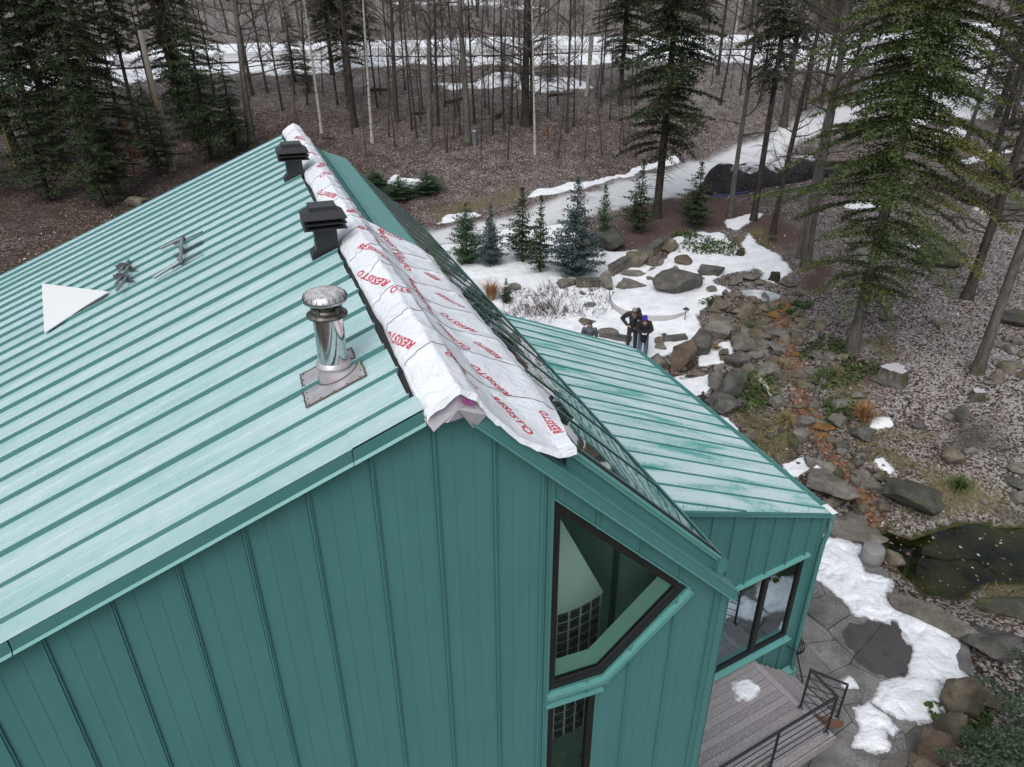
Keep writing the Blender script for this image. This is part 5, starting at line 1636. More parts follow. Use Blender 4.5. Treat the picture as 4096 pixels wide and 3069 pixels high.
# the long wet boulder between patio and pond, and the mossy hummock
def rock_between(a, b, wd, hgt, mat, label, ang, seed, za, zb):
    A, B = flat(*a, za), flat(*b, zb); u = B - A; L = np.linalg.norm(u[:2]); c = (A + B) / 2
    me = rock_mesh(seed, L / 2, wd / 2, hgt * .65, ang, True, 'boulder', M[mat], math.atan2(u[1], u[0]), flatc=.5)
    o = mobj('boulder', me, loc=(c[0], c[1], c[2] + hgt * .25)); tag(o, label, 'rock'); return o
rock_between((3540, 2385), (3925, 2575), .62, .42, 'r_grey', 'long wet streaked boulder between the patio and the pond', .9, 811, .05, .05)
rock(3850, 4010, 2520, 2640, 'r_dark', 'dark boulder behind the step slabs', .5)
rock_between((3880, 2410), (4300, 2470), .75, .30, 'r_moss', 'yellow green mossy hummock at the right of the pond', .2, 812, -.1, -.1)
SMALL = [(q6(1515,1622,303,362),'r_grey'),(q6(1438,1502,340,392),'r_grey'),(q6(1470,1532,328,372),'r_grey'),(q6(1590,1672,343,388),'r_tan'),(q6(1665,1752,363,402),'r_grey'),(q6(1778,1872,328,402),'r_grey'),
 (q6(1790,1862,413,457),'r_grey'),(q6(1798,1862,453,492),'r_grey'),(q6(1588,1702,718,784),'r_grey'),(q6(1770,1832,690,760),'r_tan'),(q6(1745,1832,940,1000),'r_brown'),(q6(1850,1900,545,590),'r_tan'),(q6(1855,1925,585,640),'r_tan'),
 (q6(1685,1745,500,545),'r_grey'),(q6(1700,1760,545,575),'r_grey'),(q6(1690,1790,740,810),'r_grey'),(q6(1640,1700,590,630),'r_tan'),(q6(1930,2000,905,960),'r_grey'),(q6(1945,2010,960,1000),'r_grey'),(q6(1960,2040,800,850),'r_grey'),
 (q6(1835,1900,1050,1085),'r_grey'),(q6(1845,1895,800,840),'r_rust'),(q6(1850,1900,862,890),'r_rust'),(q6(1760,1800,1090,1160),'r_tan'),(q6(1530,1600,1300,1390),'r_grey'),(q6(1490,1560,1090,1160),'r_dark'),
 (q7(150,330,-40,10),'r_grey'),(q7(320,430,218,300),'r_grey'),(q7(450,520,370,440),'r_tan'),(q7(660,725,490,555),'r_grey'),(q7(530,590,540,605),'r_grey'),(q7(480,535,635,672),'r_dark'),(q7(415,470,690,735),'r_grey'),
 (q7(1530,1590,230,280),'r_grey'),(q7(1590,1660,215,275),'r_grey'),(q7(1700,1770,700,760),'r_grey'),(q7(1790,1840,1225,1262),'r_tan'),(q7(1880,1960,705,760),'r_brown'),(q29(1720,1800,880,945),'r_tan'),(q29(1670,1735,930,1010),'r_tan'),(q29(1680,1730,855,890),'r_grey'),
 (q29(1750,1800,700,745),'r_grey'),(q29(1800,1870,710,760),'r_grey'),(q29(1690,1750,740,780),'r_grey'),(q29(1840,1900,920,985),'r_tan'),(q29(1760,1830,770,820),'r_grey'),(q29(1830,1890,800,840),'r_tan'),(q29(1470,1520,865,900),'r_grey'),(q29(1340,1390,360,392),'r_grey'),
 (q29(1780,1860,860,910),'r_grey'),(q29(1640,1700,985,1015),'r_grey'),(q29(945,1000,1095,1125),'r_grey'),(q29(1390,1440,1395,1430),'r_grey'),(q29(1180,1260,1250,1300),'r_dark')]
for (q, mt) in SMALL: rock(*q, mt)
rock(q29(1745,1900,560,640)[0], 4130, 1255, 1312, 'r_moss', 'dark mossy boulder cut by the right edge of the frame', .5)
rock(520, 590, 795, 840, 'r_tan', 'pale boulder behind the far roof edge at the left', .4)

# more stones of the cascade, each its own object
re_ = np.random.default_rng(77)
_seg = np.linalg.norm(np.diff(STREAM[:, :2], axis=0), axis=1); _cum = np.r_[0, np.cumsum(_seg)]
def rock_at(x, y, sx, sy, hgt, mat, label, group, ang=.8):
    global RK; RK += 1
    me = rock_mesh(900 + RK, sx / 2, sy / 2, hgt * .62, ang, sx > .8, 'rock', M[mat], re_.uniform(0, 6.3), .5)
    o = mobj('rock', me, loc=(x, y, gz(x, y) + hgt * .22)); tag(o, label, 'rock', group); return o
COLN = {'r_grey': 'grey', 'r_tan': 'tan', 'r_dark': 'dark', 'r_rust': 'rusty orange', 'r_moss': 'mossy', 'r_brown': 'brown'}
for k in range(120):
    u_ = re_.uniform(0, _cum[-1] * .98); i_ = min(len(_seg) - 1, max(0, int(np.searchsorted(_cum, u_)) - 1)); tv_ = np.diff(STREAM[:, :2], axis=0)[i_] / _seg[i_]
    p_ = STREAM[i_, :2] + tv_ * (u_ - _cum[i_]); of_ = re_.normal(-.35, 1.1); 
    if abs(of_) < .25: of_ = .3 * np.sign(of_ + 1e-6)
    x_, y_ = p_[0] - tv_[1] * of_, p_[1] + tv_[0] * of_
    if sdf(POND, np.array([x_]), np.array([y_]))[0] < .15 or sdf(PATIO, np.array([x_]), np.array([y_]))[0] < .3: continue
    v_ = np.array([x_, y_, 0]) - HO
    if v_ @ EX < 8.7 and v_ @ ED < 10.2: continue
    s_ = re_.uniform(.22, .62) * (1.15 if y_ > 22 else .9); mt = re_.choice(['r_grey', 'r_grey', 'r_tan', 'r_tan', 'r_dark', 'r_moss', 'r_brown'])
    if abs(of_) < .45 and re_.random() < .4: mt = 'r_rust'
    hf = 'upper' if y_ > 21 else 'lower'; sd_ = 'left' if of_ > 0 else 'right'
    rock_at(x_, y_, s_, s_ * re_.uniform(.6, .95), s_ * re_.uniform(.35, .7), mt, 'small angular ' + COLN[mt] + ' stone packed into the ' + sd_ + ' bank of the ' + hf + ' stream', 'stream bank stones, ' + COLN[mt] + ', ' + sd_ + ' ' + hf)
for (px_, py_, s_, mt) in ((2860,1290,.7,'r_tan'),(2890,1330,.6,'r_grey'),(2920,1320,.5,'r_grey'),(2770,1400,.7,'r_tan'),(2640,1395,.5,'r_grey'),(2900,1440,.5,'r_tan'),(2960,1400,.6,'r_grey'),(2880,1480,.5,'r_grey'),(2990,1480,.55,'r_grey'),(2790,1500,.6,'r_tan'),(2720,1480,.5,'r_grey'),(2600,1060,.6,'r_tan'),(2640,1060,.5,'r_grey'),(2560,1180,.4,'r_grey'),(2330,1180,.45,'r_grey'),(2240,1145,.5,'r_dark'),(2060,1160,.7,'r_grey'),(2700,1080,.5,'r_grey'),(2800,1125,.45,'r_tan'),(2850,1100,.4,'r_grey'),(2900,1175,.4,'r_dark'),(2940,1190,.5,'r_tan'),(2600,1120,.5,'r_grey'),(2480,1150,.5,'r_tan')):
    P_ = hit(px_, py_); rock_at(P_[0], P_[1], s_, s_ * .75, s_ * .55, mt, 'middle sized ' + COLN[mt] + ' stone of the terraced rock garden', 'terrace stones, ' + COLN[mt])

# pebbles of the stream: one mesh of real stones
def pebbles(name, n, mat, label, widths, smin, smax, line=STREAM, rg=3):
    r = np.random.default_rng(rg)
    seg = np.linalg.norm(np.diff(line[:, :2], axis=0), axis=1); cum = np.r_[0, np.cumsum(seg)]
    base = np.array([[1, 0, 0], [-.5, .87, 0], [-.5, -.87, 0], [.5, .6, .5], [-.9, 0, .45], [.5, -.6, .55], [0, 0, .8]]) 
    bm = bmesh.new(); bmesh.ops.create_icosphere(bm, subdivisions=1, radius=1); bv = np.array([v.co[:] for v in bm.verts]); bf = np.array([[v.index for v in f.verts] for f in bm.faces]); bm.free()
    u = r.uniform(0, cum[-1], n); off = r.normal(0, widths, n)
    px = np.interp(u, cum, line[:, 0]); py = np.interp(u, cum, line[:, 1])
    k = np.clip(np.searchsorted(cum, u) - 1, 0, len(seg) - 1)
    tv = np.diff(line[:, :2], axis=0)[k] / seg[k][:, None]
    x = px - tv[:, 1] * off; y = py + tv[:, 0] * off
    z = H(x, y)
    ok = z > POND_Z - .1
    x, y, z = x[ok], y[ok], z[ok]; n = len(x)
    s = r.uniform(smin, smax, n) * r.uniform(.6, 1.2, n)
    V = bv[None] * (s[:, None] * (1 + .25 * r.normal(size=(n, 3))))[:, None, :] * np.array([1, 1, .62])
    V = V * (1 + .12 * r.normal(size=(n, len(bv), 1)))
    V = V + np.stack([x, y, z + s * .25], 1)[:, None, :]
    F = bf[None] + (np.arange(n) * len(bv))[:, None, None]
    me = rawmesh(name, V.reshape(-1, 3), F.reshape(-1, 3), mat)
    me.polygons.foreach_set('use_smooth', np.ones(len(me.polygons), bool))
    o = mobj(name, me); tag(o, label, 'pebbles', kind='stuff')
def pebmat(name, stops):
    t = NT(name); r_ = t.isl()
    c = t.ramp(r_, stops)
    c = t.mix(t.math('MULTIPLY', t.noise(t.wpos(), 30, 4), 0.5), c, (0.05, 0.04, 0.035))
    return t.fin(c, 0.6)
M['peb_o'] = pebmat('rusty_pebbles', [(0, (0.05, 0.026, 0.016)), (0.4, (0.15, 0.062, 0.028)), (0.75, (0.22, 0.10, 0.045)), (1, (0.22, 0.15, 0.10))])
M['peb_g'] = pebmat('grey_pebbles', [(0, (0.04, 0.035, 0.03)), (0.5, (0.12, 0.10, 0.085)), (1, (0.26, 0.235, 0.205))])
pebbles('rusty_pebbles', 2600, M['peb_o'], 'rusty orange pebbles in the bed of the little stream', .15, .035, .08)
pebbles('grey_pebbles', 1500, M['peb_g'], 'grey and brown pebbles at the sides of the little stream', .55, .03, .085, rg=8)

# frozen upper pool
def icemat():
    t = NT('pool_ice'); n = t.noise(t.wpos(), 1.8, 5, .6)
    return t.fin(t.mix(t.ramp(n, [(.38, 0.), (.62, 1.)]), (.30, .34, .36), (.66, .69, .73)), .22)
M['ice'] = icemat()
ip = [hit(*q)[:2] for q in [(2955,1170),(3000,1163),(3060,1162),(3120,1185),(3122,1200),(3080,1212),(3010,1205)]]
zi = max(gz(*q) for q in ip) + .02
mb = MB(); Pb = blob_poly(np.array(ip), 3); mb.prism(np.c_[Pb, np.full(len(Pb), zi)], (0, 0, -.12))
o = mb.build('pool_ice', M['ice']); tag(o, 'small frozen pool ringed by stones above the stream', 'ice', kind='structure')

# round stone platform under snow
DC = np.array([5.95, 28.55]); DR = 1.76
dz = gz(*DC) + .02
t = thing('round_platform', 'round stone platform covered in snow with a bare stone rim', 'platform', (DC[0], DC[1], dz))
mb = MB(); mb.lathe([(DR, -.12), (DR, .13), (DR - .03, .15), (DR - .22, .15)], (DC[0], DC[1], dz), 72); mb.build('stone_rim', M['r_dark'] if False else simple('frosted_stone_rim', (.36, .36, .37), .7, 0, .25, 9, .2), t)
mb = MB(); rr = np.linspace(0, DR - .05, 16); aa = np.linspace(0, 2 * pi, 73)
G = np.array([[(DC[0] + r_ * cos(q), DC[1] + r_ * sin(q), dz + .15 + (.055 + .03 * float(fbm(np.array([[r_ * cos(q) * 1.3, r_ * sin(q) * 1.3, 0]]), 3, 2)[0])) * float(1 - sstep(DR - .55, DR - .1, r_ + .25 * float(fbm(np.array([[cos(q) * 2, sin(q) * 2, 3.]]), 2, 6)[0])))) for q in aa] for r_ in rr])
def snowmat():
    t = NT('snow'); p = t.wpos()
    n = t.noise(p, 2.5, 5)
    c = t.mix(t.ramp(t.noise(p, 2.2, 6, .65), [(.32, 0.), (.68, 1.)]), (0.60, 0.635, 0.69), (0.78, 0.80, 0.84))
    rm = t.math('MULTIPLY', t.attr('rim'), t.ramp(t.noise(p, 16, 5, .7), [(.35, .25), (.6, 1.)]))
    c = t.mix(rm, c, (.22, .22, .235))
    c = t.mix(t.ramp(t.vor(p, 7.0, 'F1', 0), [(0.04, 0.6), (0.09, 0.0)]), c, (.16, .13, .11))
    t.bump(t.math('ADD', t.noise(p, 3, 5), t.math('MULTIPLY', t.noise(p, 14, 4), .4)), .8, .08)
    return t.fin(c, .75, 0, .2)
M['snow'] = snowmat()
mb.grid(G, flip=True); mb.build('snow_cover', M['snow'], t)

# dry stone walls with capstones
def drywall(label, a, b, hgt, rows, per, th=.35):
    A = hit(*a); B = hit(*b)
    t = thing('dry_stone_wall', label, 'stone wall', (A + B) / 2, 0, None)
    u = (B - A); L = np.linalg.norm(u[:2]); u = u / L; nrm = np.array([-u[1], u[0], 0]); nrm /= np.linalg.norm(nrm)
    if nrm @ (A - np.array([0, 0, A[2]])) < 0: nrm = -nrm
    r = random.Random(int(a[0]))
    for k in range(rows):
        x = -r.uniform(0, .15)
        while x < L - .05:
            w_ = r.uniform(.22, .42) * L / per * 2.2
            x0, x1 = max(0, x), min(L, x + w_)
            if x1 - x0 > .06:
                mb = MB(); hh = hgt / rows
                mb.box(A + u * (x0 + .008) + np.array([0, 0, k * hh - .03 + .006]) - nrm * r.uniform(0, .03), u * (x1 - x0 - .016), nrm * th, (0, 0, hh - .012))
                o = mb.build('stone', M['r_tan'] if r.random() < .5 else M['r_grey'], t)
                o.modifiers.new('bevel', 'BEVEL').width = .012
            x += w_
    for k in range(3):
        mb = MB(); mb.box(A + u * (L * k / 3 + .005) + np.array([0, 0, hgt - .03]) - nrm * .03, u * (L / 3 - .01), nrm * (th + .06), (0, 0, .05))
        mb.build('capstone', M['r_dark'], t)
drywall('low dry stone wall with slate caps left of the upright pillar stone', (2303, 1158), (2402, 1158), .42, 3, 4)
drywall('short dry stone wall climbing from the pillar stone to the tan boulder', (2452, 1112), (2520, 1072), .50, 4, 4)
drywall('upper dry stone wall between the two tan boulders', (2608, 1030), (2668, 985), .42, 3, 4)
# flat natural steps beside the wall, ledge stones under the terrace
for (q, lb) in ((q6(712,905,330,430), 'broad flat step stone at the foot of the garden steps'), (q6(745,905,280,330), 'second flat step stone of the garden steps')):
    rock(*q, 'r_grey', lb, .8, dep=.8, hr=.3)
for (a, b, lb) in (((2395, 1352), (2520, 1372), 'dark ledge stone under the snow left of the two men'), ((2655, 1372), (2750, 1362), 'brown ledge stone under the snow right of the two men')):
    A = hit(*a); B = hit(*b); mb = MB(); u = B - A
    nn_ = np.array([-u[1], u[0], 0]); nn_ /= np.linalg.norm(nn_)
    mb.box(A - nn_ * .05 + np.array([0, 0, -.1]), u, nn_ * .4, (0, 0, .26)); o = mb.build('ledge_stone', M['r_dark'], loc=A); o.modifiers.new('bevel', 'BEVEL').width = .03
    tag(o, lb, 'ledge stone')

# --- flagstone patio
def k8(x, y): return 2696 + x * .7056, 1900 + y * .7056
def flagmat():
    t = NT('wet_flagstone'); p = t.wpos()
    n = t.noise(p, 1.4, 6, .6); f = t.noise(p, 30, 4, .7); r_ = t.objrand()
    c = t.mix(r_, (0.12, 0.117, 0.114), (0.19, 0.186, 0.184))
    wet = t.ramp(n, [(.42, 0.), (.58, 1.)])
    c = t.mix(t.math('MULTIPLY', wet, .65), c, (0.055, 0.052, 0.05))
    c = t.mix(t.math('MULTIPLY', t.ramp(f, [(.46, 0.), (.66, 1.)]), t.ramp(t.noise(p, .8, 3), [(.4, .1), (.6, .6)])), c, (.40, .40, .43))
    st = t.ramp(t.noise(p, 3.2, 5), [(.60, 0.), (.70, .6)])
    c = t.mix(st, c, (.06, .05, .042))
    # the big damp stain left by melt water
    wc = flat(*k8(1215, 990), .02); vd = t.n.new('ShaderNodeVectorMath'); vd.operation = 'DISTANCE'; t.l.new(p, vd.inputs[0]); vd.inputs[1].default_value = tuple(wc)
    ws = t.math('ADD', vd.outputs['Value'], t.math('MULTIPLY_ADD', t.noise(p, 1.7, 6, .65), .9, -.45))
    ws = t.ramp(ws, [(.80, 1.), (.86, 0.)])
    c = t.mix(t.math('MULTIPLY', ws, .82), c, t.mix(f, (.030, .027, .028), (.055, .052, .054)))
    t.bump(f, .2, .01)
    return t.fin(c, t.math('MULTIPLY_ADD', t.math('MAXIMUM', wet, ws), -.25, .65), 0, .35)
M['flag'] = flagmat()
FL = [[(760,585),(818,588),(858,680),(748,715)], [(818,588),(880,640),(960,705),(1035,765),(858,680)], [(748,715),(858,680),(1035,768),(870,877),(752,780)],
 [(690,745),(748,785),(870,880),(915,935),(745,955),(680,900)], [(870,877),(1035,772),(1180,850),(1020,1030),(915,935)], [(745,957),(915,937),(1022,1030),(1000,1070),(895,1118)],
 [(1180,850),(1250,820),(1400,950),(1370,1100),(1195,1168),(1003,1070),(1022,1030)], [(640,1000),(745,957),(895,1118),(830,1155),(640,1130)], [(895,1118),(1000,1072),(1195,1170),(1110,1280),(960,1305),(860,1200),(830,1155)],
 [(1195,1170),(1370,1100),(1480,1150),(1520,1300),(1310,1470),(1180,1330),(1112,1282)], [(960,1305),(1110,1282),(1180,1330),(1310,1475),(1320,1560),(1180,1615),(1120,1540),(1010,1400)],
 [(800,1560),(1010,1400),(1120,1540),(1185,1620),(1140,1700),(900,1800),(760,1657)], [(1035,765),(960,600),(1200,590),(1240,700),(1250,820),(1180,850)], [(1250,820),(1240,700),(1420,800),(1480,900),(1400,950)],
 [(1400,950),(1480,900),(1600,960),(1590,1080),(1480,1150),(1370,1100)], [(825,320),(1000,380),(960,600),(880,640),(818,588),(775,560)], [(1000,380),(1085,420),(1230,590),(1200,590),(960,600)],
 [(830,1155),(860,1200),(960,1305),(1010,1400),(800,1560),(640,1400),(640,1130)], [(480,1600),(640,1400),(800,1560),(760,1657),(600,1900)], [(760,1657),(900,1800),(1140,1700),(1200,2000),(700,2100)]]
patio = thing('flagstone_patio', 'wet grey flagstone patio beside the deck, half under snow', 'patio', flat(3450, 2550, 0))
for q in FL:
    W_ = np.array([flat(*k8(*c), 0.02) for c in q]); c_ = W_.mean(0)
    dvec = c_ - W_
    W2 = W_ + dvec / np.linalg.norm(dvec, axis=1)[:, None] * .011
    W2[:, 2] = .02 + random.uniform(0, .008)
    # slightly uneven edges
    Q = []
    for i in range(len(W2)):
        a, b = W2[i], W2[(i + 1) % len(W2)]
        nseg = max(2, int(np.linalg.norm(b - a) / .2))
        for f_ in range(nseg):
            p_ = a + (b - a) * f_ / nseg
            Q.append(p_ + np.array([random.uniform(-1, 1), random.uniform(-1, 1), 0]) * .006 * (f_ > 0))
    mb = MB(); mb.prism(np.array(Q), (0, 0, -.08)); mb.build('flagstone', M['flag'], patio)
mb = MB(); Q = PATIO.copy(); Q[:, 2] = -.03
mb.add(Q, [tuple(range(len(Q)))[::-1]]); mb.build('joint_bed', simple('sandy_joint', (.11, .10, .09), .9, 0, .6, 12), patio)
st_t = thing('slab_steps', 'three grey slab steps going down beside the long wet boulder', 'steps', flat(3880, 2600, -.1))
for k, q in enumerate([[(1245,330),(1410,370),(1480,760),(1290,665)], [(1425,450),(1545,460),(1640,850),(1488,765)], [(1555,540),(1690,580),(1745,870),(1640,850)]]):
    W_ = np.array([flat(3300 + x * .4036, 2400 + y * .4036, .04 - .11 * k) for x, y in q]); mb = MB(); mb.prism(W_, (0, 0, -.16)); mb.build('step', M['flag'], st_t)

# --- snow lying on patio and deck: thick sheets with a melting edge
def snow_sheet(name, P, z, th, label, res=.022, edge=.25, seed=1, dents=40, parent=None):
    P = np.asarray(P)[:, :2]
    lo, hi = P.min(0) - .1, P.max(0) + .1
    xs = np.arange(lo[0], hi[0], res); ys = np.arange(lo[1], hi[1], res)
    X, Y = np.meshgrid(xs, ys, indexing='ij')
    s = -sdf(P, X, Y) + .05 + .16 * fbm(np.stack([X, Y, 0 * X], -1) * 2.2, 4, seed) + .05 * fbm(np.stack([X, Y, 0 * X], -1) * 9, 2, seed + 3)
    h = th * 1.25 * sstep(0, edge, s) * (1 + .35 * fbm(np.stack([X, Y, 0 * X], -1) * 3, 3, seed + 5))
    r = np.random.default_rng(seed)
    for _ in range(dents):
        k = r.integers(0, len(xs)), r.integers(0, len(ys)); cx, cy = xs[k[0]], ys[k[1]]
        an = r.uniform(0, pi); dx, dy = X - cx, Y - cy
        a_ = dx * cos(an) + dy * sin(an); b_ = -dx * sin(an) + dy * cos(an)
        h -= th * 1.0 * np.exp(-((a_ / .13) ** 2 + (b_ / .06) ** 2))
    Z = z + np.where(s > 0, np.maximum(h, .002), -.02)
    keep = s > -.03
    id_ = np.arange(X.size).reshape(X.shape)
    F = np.stack([id_[:-1, :-1], id_[1:, :-1], id_[1:, 1:], id_[:-1, 1:]], -1).reshape(-1, 4)
    kf = (keep[:-1, :-1] | keep[1:, :-1] | keep[1:, 1:] | keep[:-1, 1:]).ravel()
    F = F[kf]; us = np.unique(F); mp = np.zeros(X.size, int); mp[us] = np.arange(len(us))
    V = np.stack([X, Y, Z], -1).reshape(-1, 3)[us]
    me = rawmesh(name, V, mp[F], M['snow']); me.polygons.foreach_set('use_smooth', np.ones(len(F), bool))
    at = me.attributes.new('rim', 'FLOAT', 'POINT'); at.data.foreach_set('value', (1 - sstep(.0, .09, s.ravel()[us])).astype(np.float32))
    o = mobj(name, me); tag(o, label, 'snow', kind='stuff'); return o
S1 = [(825,320),(950,375),(1075,425),(1030,450),(1080,550),(1225,590),(1190,660),(1230,750),(1420,810),(1570,890),(1610,960),(1600,1080),(1640,1160),(1600,1180),(1480,1150),(1520,1290),(1430,1380),(1300,1390),(1190,1330),(1150,1290),(1220,1170),(1340,1130),(1375,1000),(1310,880),(1260,830),(1200,840),(1040,790),(940,690),(830,600),(770,590),(775,480),(800,400)]
snow_sheet('patio_snow', [flat(*k8(*q), .03) for q in S1], .028, .045, 'trampled snow lying across the flagstone patio along the pond side', seed=3, dents=110)
S2 = [(1020,1320),(1110,1290),(1210,1360),(1270,1440),(1250,1490),(1200,1450),(1240,1540),(1160,1560),(1000,1545),(1050,1440)]
snow_sheet('patio_snow', [flat(*k8(*q), .03) for q in S2], .03, .03, 'two thin snow streaks on the patio below the railing corner', seed=9, dents=8)
snow_sheet('patio_snow', [flat(*k8(*q), .03) for q in [(965,1165),(1000,1160),(1008,1180),(975,1190)]], .03, .03, 'tiny snow lump on the patio beside the railing', res=.02, edge=.08, seed=5, dents=0)

# --- timber deck, steps and railing
ZD = -10.85
deck = thing('timber_deck', 'frosted grey timber deck with side steps under the wing window', 'deck', ww(0.3, -.9, Z0 + ZD))
def deckmat():
    t = NT('frosted_deck_boards'); p = t.wpos(rot=(0, 0, -AZ)); r_ = t.objrand()
    st = t.n.new('ShaderNodeMapping'); st.inputs['Scale'].default_value = (1.0, 9.0, 1.0); t.l.new(p, st.inputs[0])
    n = t.noise(st.outputs[0], 3, 5); f = t.noise(p, 38, 4, .75)
    c = t.mix(r_, (0.20, 0.185, 0.195), (0.29, 0.27, 0.285))
    c = t.mix(t.math('MULTIPLY', n, .5), c, (.12, .105, .11))
    c = t.mix(t.ramp(f, [(.5, 0.), (.66, .5)]), c, (.48, .48, .52))
    t.bump(t.math('ADD', n, f), .25, .008)
    return t.fin(c, .7)
M['deck'] = deckmat()
M['deckwood'] = simple('red_brown_timber', (.16, .075, .045), .7, 0, .3, 6, .2)
def wpd(a, b, z): return ww(a, b, Z0 + z)
bw = .137
for k in range(13):
    b1 = -.03 - k * bw; b0 = b1 - bw + .007
    mb = MB(); mb.box(wpd(-2.2, b0, ZD - .03), WX * (3.74 if k else 3.74), WN * (b1 - b0), (0, 0, .03)); mb.build('board', M['deck'], deck)
mb = MB(); mb.box(wpd(1.547, -1.80, ZD - .03), WX * .115, WN * 1.77, (0, 0, .031)); mb.build('border_board', M['deck'], deck)
for k in range(6):
    a0 = 1.672 + k * .185; z_ = ZD - .155 * (k + 1)
    for h_ in (0, 1):
        mb = MB(); mb.box(wpd(a0 + h_ * .094 - .02, -1.30, z_ - .03), WX * .09, WN * 1.22, (0, 0, .03)); mb.build('tread', M['deck'], deck)
    mb = MB(); mb.box(wpd(a0 - .012, -1.28, z_), WX * .012, WN * 1.2, (0, 0, .124)); mb.build('riser', M['deckwood'], deck)
mb = MB(); mb.prism([wpd(1.66, -1.29, ZD - .05), wpd(2.83, -1.29, -11.86), wpd(2.83, -1.29, -12.0), wpd(1.66, -1.29, ZD - .40)], WN * -.04); mb.build('stringer', M['deckwood'], deck)
mb = MB(); mb.box(wpd(-2.2, -1.845, ZD - .19), WX * 3.87, WN * .03, (0, 0, .185)); mb.box(wpd(1.635, -1.81, ZD - .19), WX * .03, WN * .52, (0, 0, .158)); mb.build('fascia_board', M['deck'], deck)
for a_ in (1.15, -.6):
    mb = MB(); mb.box(wpd(a_, -1.60, -12.1), WX * .11, WN * .11, (0, 0, 12.1 + ZD - .05)); mb.build('support_post', M['deckwood'], deck)
snow_sheet('deck_snow', [flat(2700 + x * .3617, 2500 + y * .3617, Z0 + ZD) for x, y in [(640,650),(800,625),(890,690),(840,790),(700,810),(660,720)]], Z0 + ZD + .002, .035, 'melting snow patch on the deck boards below the wing window', res=.015, edge=.12, seed=21, dents=0)
rail = thing('deck_railing', 'black pipe railing along the deck edge and beside its steps', 'railing', wpd(1.58, -1.71, ZD))
def post(a, b, zb, h):
    mb = MB(); mb.tube([wpd(a, b, zb), wpd(a, b, zb + h)], .021, 10); o = mb.build('post', M['black_metal'], rail)
    mb = MB(); mb.lathe([(.052, 0), (.052, .008), (.028, .016), (.022, .03)], wpd(a, b, zb), 14); mb.build('base_plate', M['greymetal'], o)
RA, RB, RC = (1.584, -1.17, ZD, .95), (1.581, -1.713, ZD, .90), (2.70, -1.25, -11.75, .90)
for q in (RA, RB, RC, (.30, -1.70, ZD, .90), (-1.0, -1.70, ZD, .90)): post(*q)
def railseg(p, q, lo=(.18, .36, .54, .72)):
    mb = MB(); mb.tube([wpd(p[0], p[1], p[2] + p[3]), wpd(q[0], q[1], q[2] + q[3])], .024, 10); mb.build('handrail', M['black_metal'], rail)
    for h_ in lo:
        mb = MB(); mb.tube([wpd(p[0], p[1], p[2] + h_ * p[3] / .9), wpd(q[0], q[1], q[2] + h_ * q[3] / .9)], .0085, 6); mb.build('rod', M['black_metal'], rail)
railseg(RA, RB); railseg(RA, RC); railseg(RB, (.30, -1.70, ZD, .90)); railseg((.30, -1.70, ZD, .90), (-1.0, -1.70, ZD, .90)); railseg((-1.0, -1.70, ZD, .9), (-2.2, -1.69, ZD, .9))

# black bracket and cable coil by the downspout
mb = MB(); mb.tube([wpd(2.52, -.05, -10.95), wpd(2.66, -.18, -11.05), wpd(2.80, -.36, -11.75), wpd(2.80, -.37, -11.98)], .014, 8); o = mb.build('bent_rod', M['black_metal'], loc=wpd(2.7, -.2, -11.5)); tag(o, 'thin black bent rod leaning below the wing window corner', 'rod')
mb = MB()
for k in range(6):
    aa = np.linspace(0, 2 * pi, 25); rr = .20 + .012 * k
    mb.tube(np.array([P3(8.62 + .03 * sin(3 * q + k) + .02 * k, 3.15 + rr * cos(q), -11.35 + rr * 1.15 * sin(q)) for q in aa]), .010, 5, cap=False)
o = mb.build('cable_coil', M['black_metal'], loc=P3(8.63, 3.15, -11.5)); tag(o, 'coil of black cable hung on the wing side wall behind the downspout', 'cable coil')
# stone stool
B = flat(3490, 2265, .02)
mb = MB(); mb.lathe([(.215, 0), (.245, .03), (.262, .20), (.252, .36), (.238, .405), (.225, .415), (.001, .42)], B + np.array([.03, .18, 0]), 40)
o = mb.build('stone_stool', simple('smooth_grey_concrete', (.19, .19, .195), .55, 0, .15, 6, .1), loc=B + np.array([.03, .18, 0])); tag(o, 'smooth grey drum shaped stone stool at the patio edge by the pond', 'stool')
# ================================================================== TREES
def bark_mat(name, a, b, moss=0.25, sc=1.0, band=0.0):
    t = NT(name); p = t.co('Object', (7 * sc, 7 * sc, 1.6 * sc))
    n = t.noise(p, 1.6, 6, .65); f = t.noise(t.co('Object', 30 * sc), 1, 3)
    c = t.mix(t.ramp(n, [(.34, 0.), (.66, 1.)]), a, b)
    c = t.mix(t.math('MULTIPLY', f, .5), c, tuple(x * .4 for x in a))
    tc = t.n.new('ShaderNodeTexCoord'); sx = t.n.new('ShaderNodeSeparateXYZ'); t.l.new(tc.outputs['Object'], sx.inputs[0])
    mo = t.math('MULTIPLY', t.ramp(t.math('MULTIPLY', sx.outputs[2], .5), [(.05, 1.), (.45, 0.)]), t.ramp(t.noise(t.co('Object', 2.5), 1, 3), [(.42, 0.), (.6, moss)]))
    c = t.mix(mo, c, (.035, .045, .012))
    if band:
        bn = t.ramp(t.noise(t.co('Object', (1.5, 1.5, 9)), 1, 3), [(.55, 0.), (.66, band)])
        c = t.mix(bn, c, (.02, .018, .016))
    t.bump(n, .6, .05)
    return t.fin(c, .85, 0, .15)
M['bark_grey'] = bark_mat('grey_bark', (.06, .056, .052), (.175, .163, .152), .8)
M['bark_dark'] = bark_mat('dark_bark', (.022, .019, .017), (.08, .07, .063), .5)
M['bark_brown'] = bark_mat('brown_bark', (.036, .029, .025), (.115, .097, .086), .6)
M['bark_birch'] = bark_mat('pale_birch_bark', (.33, .31, .28), (.52, .50, .47), .2, 1., .9)
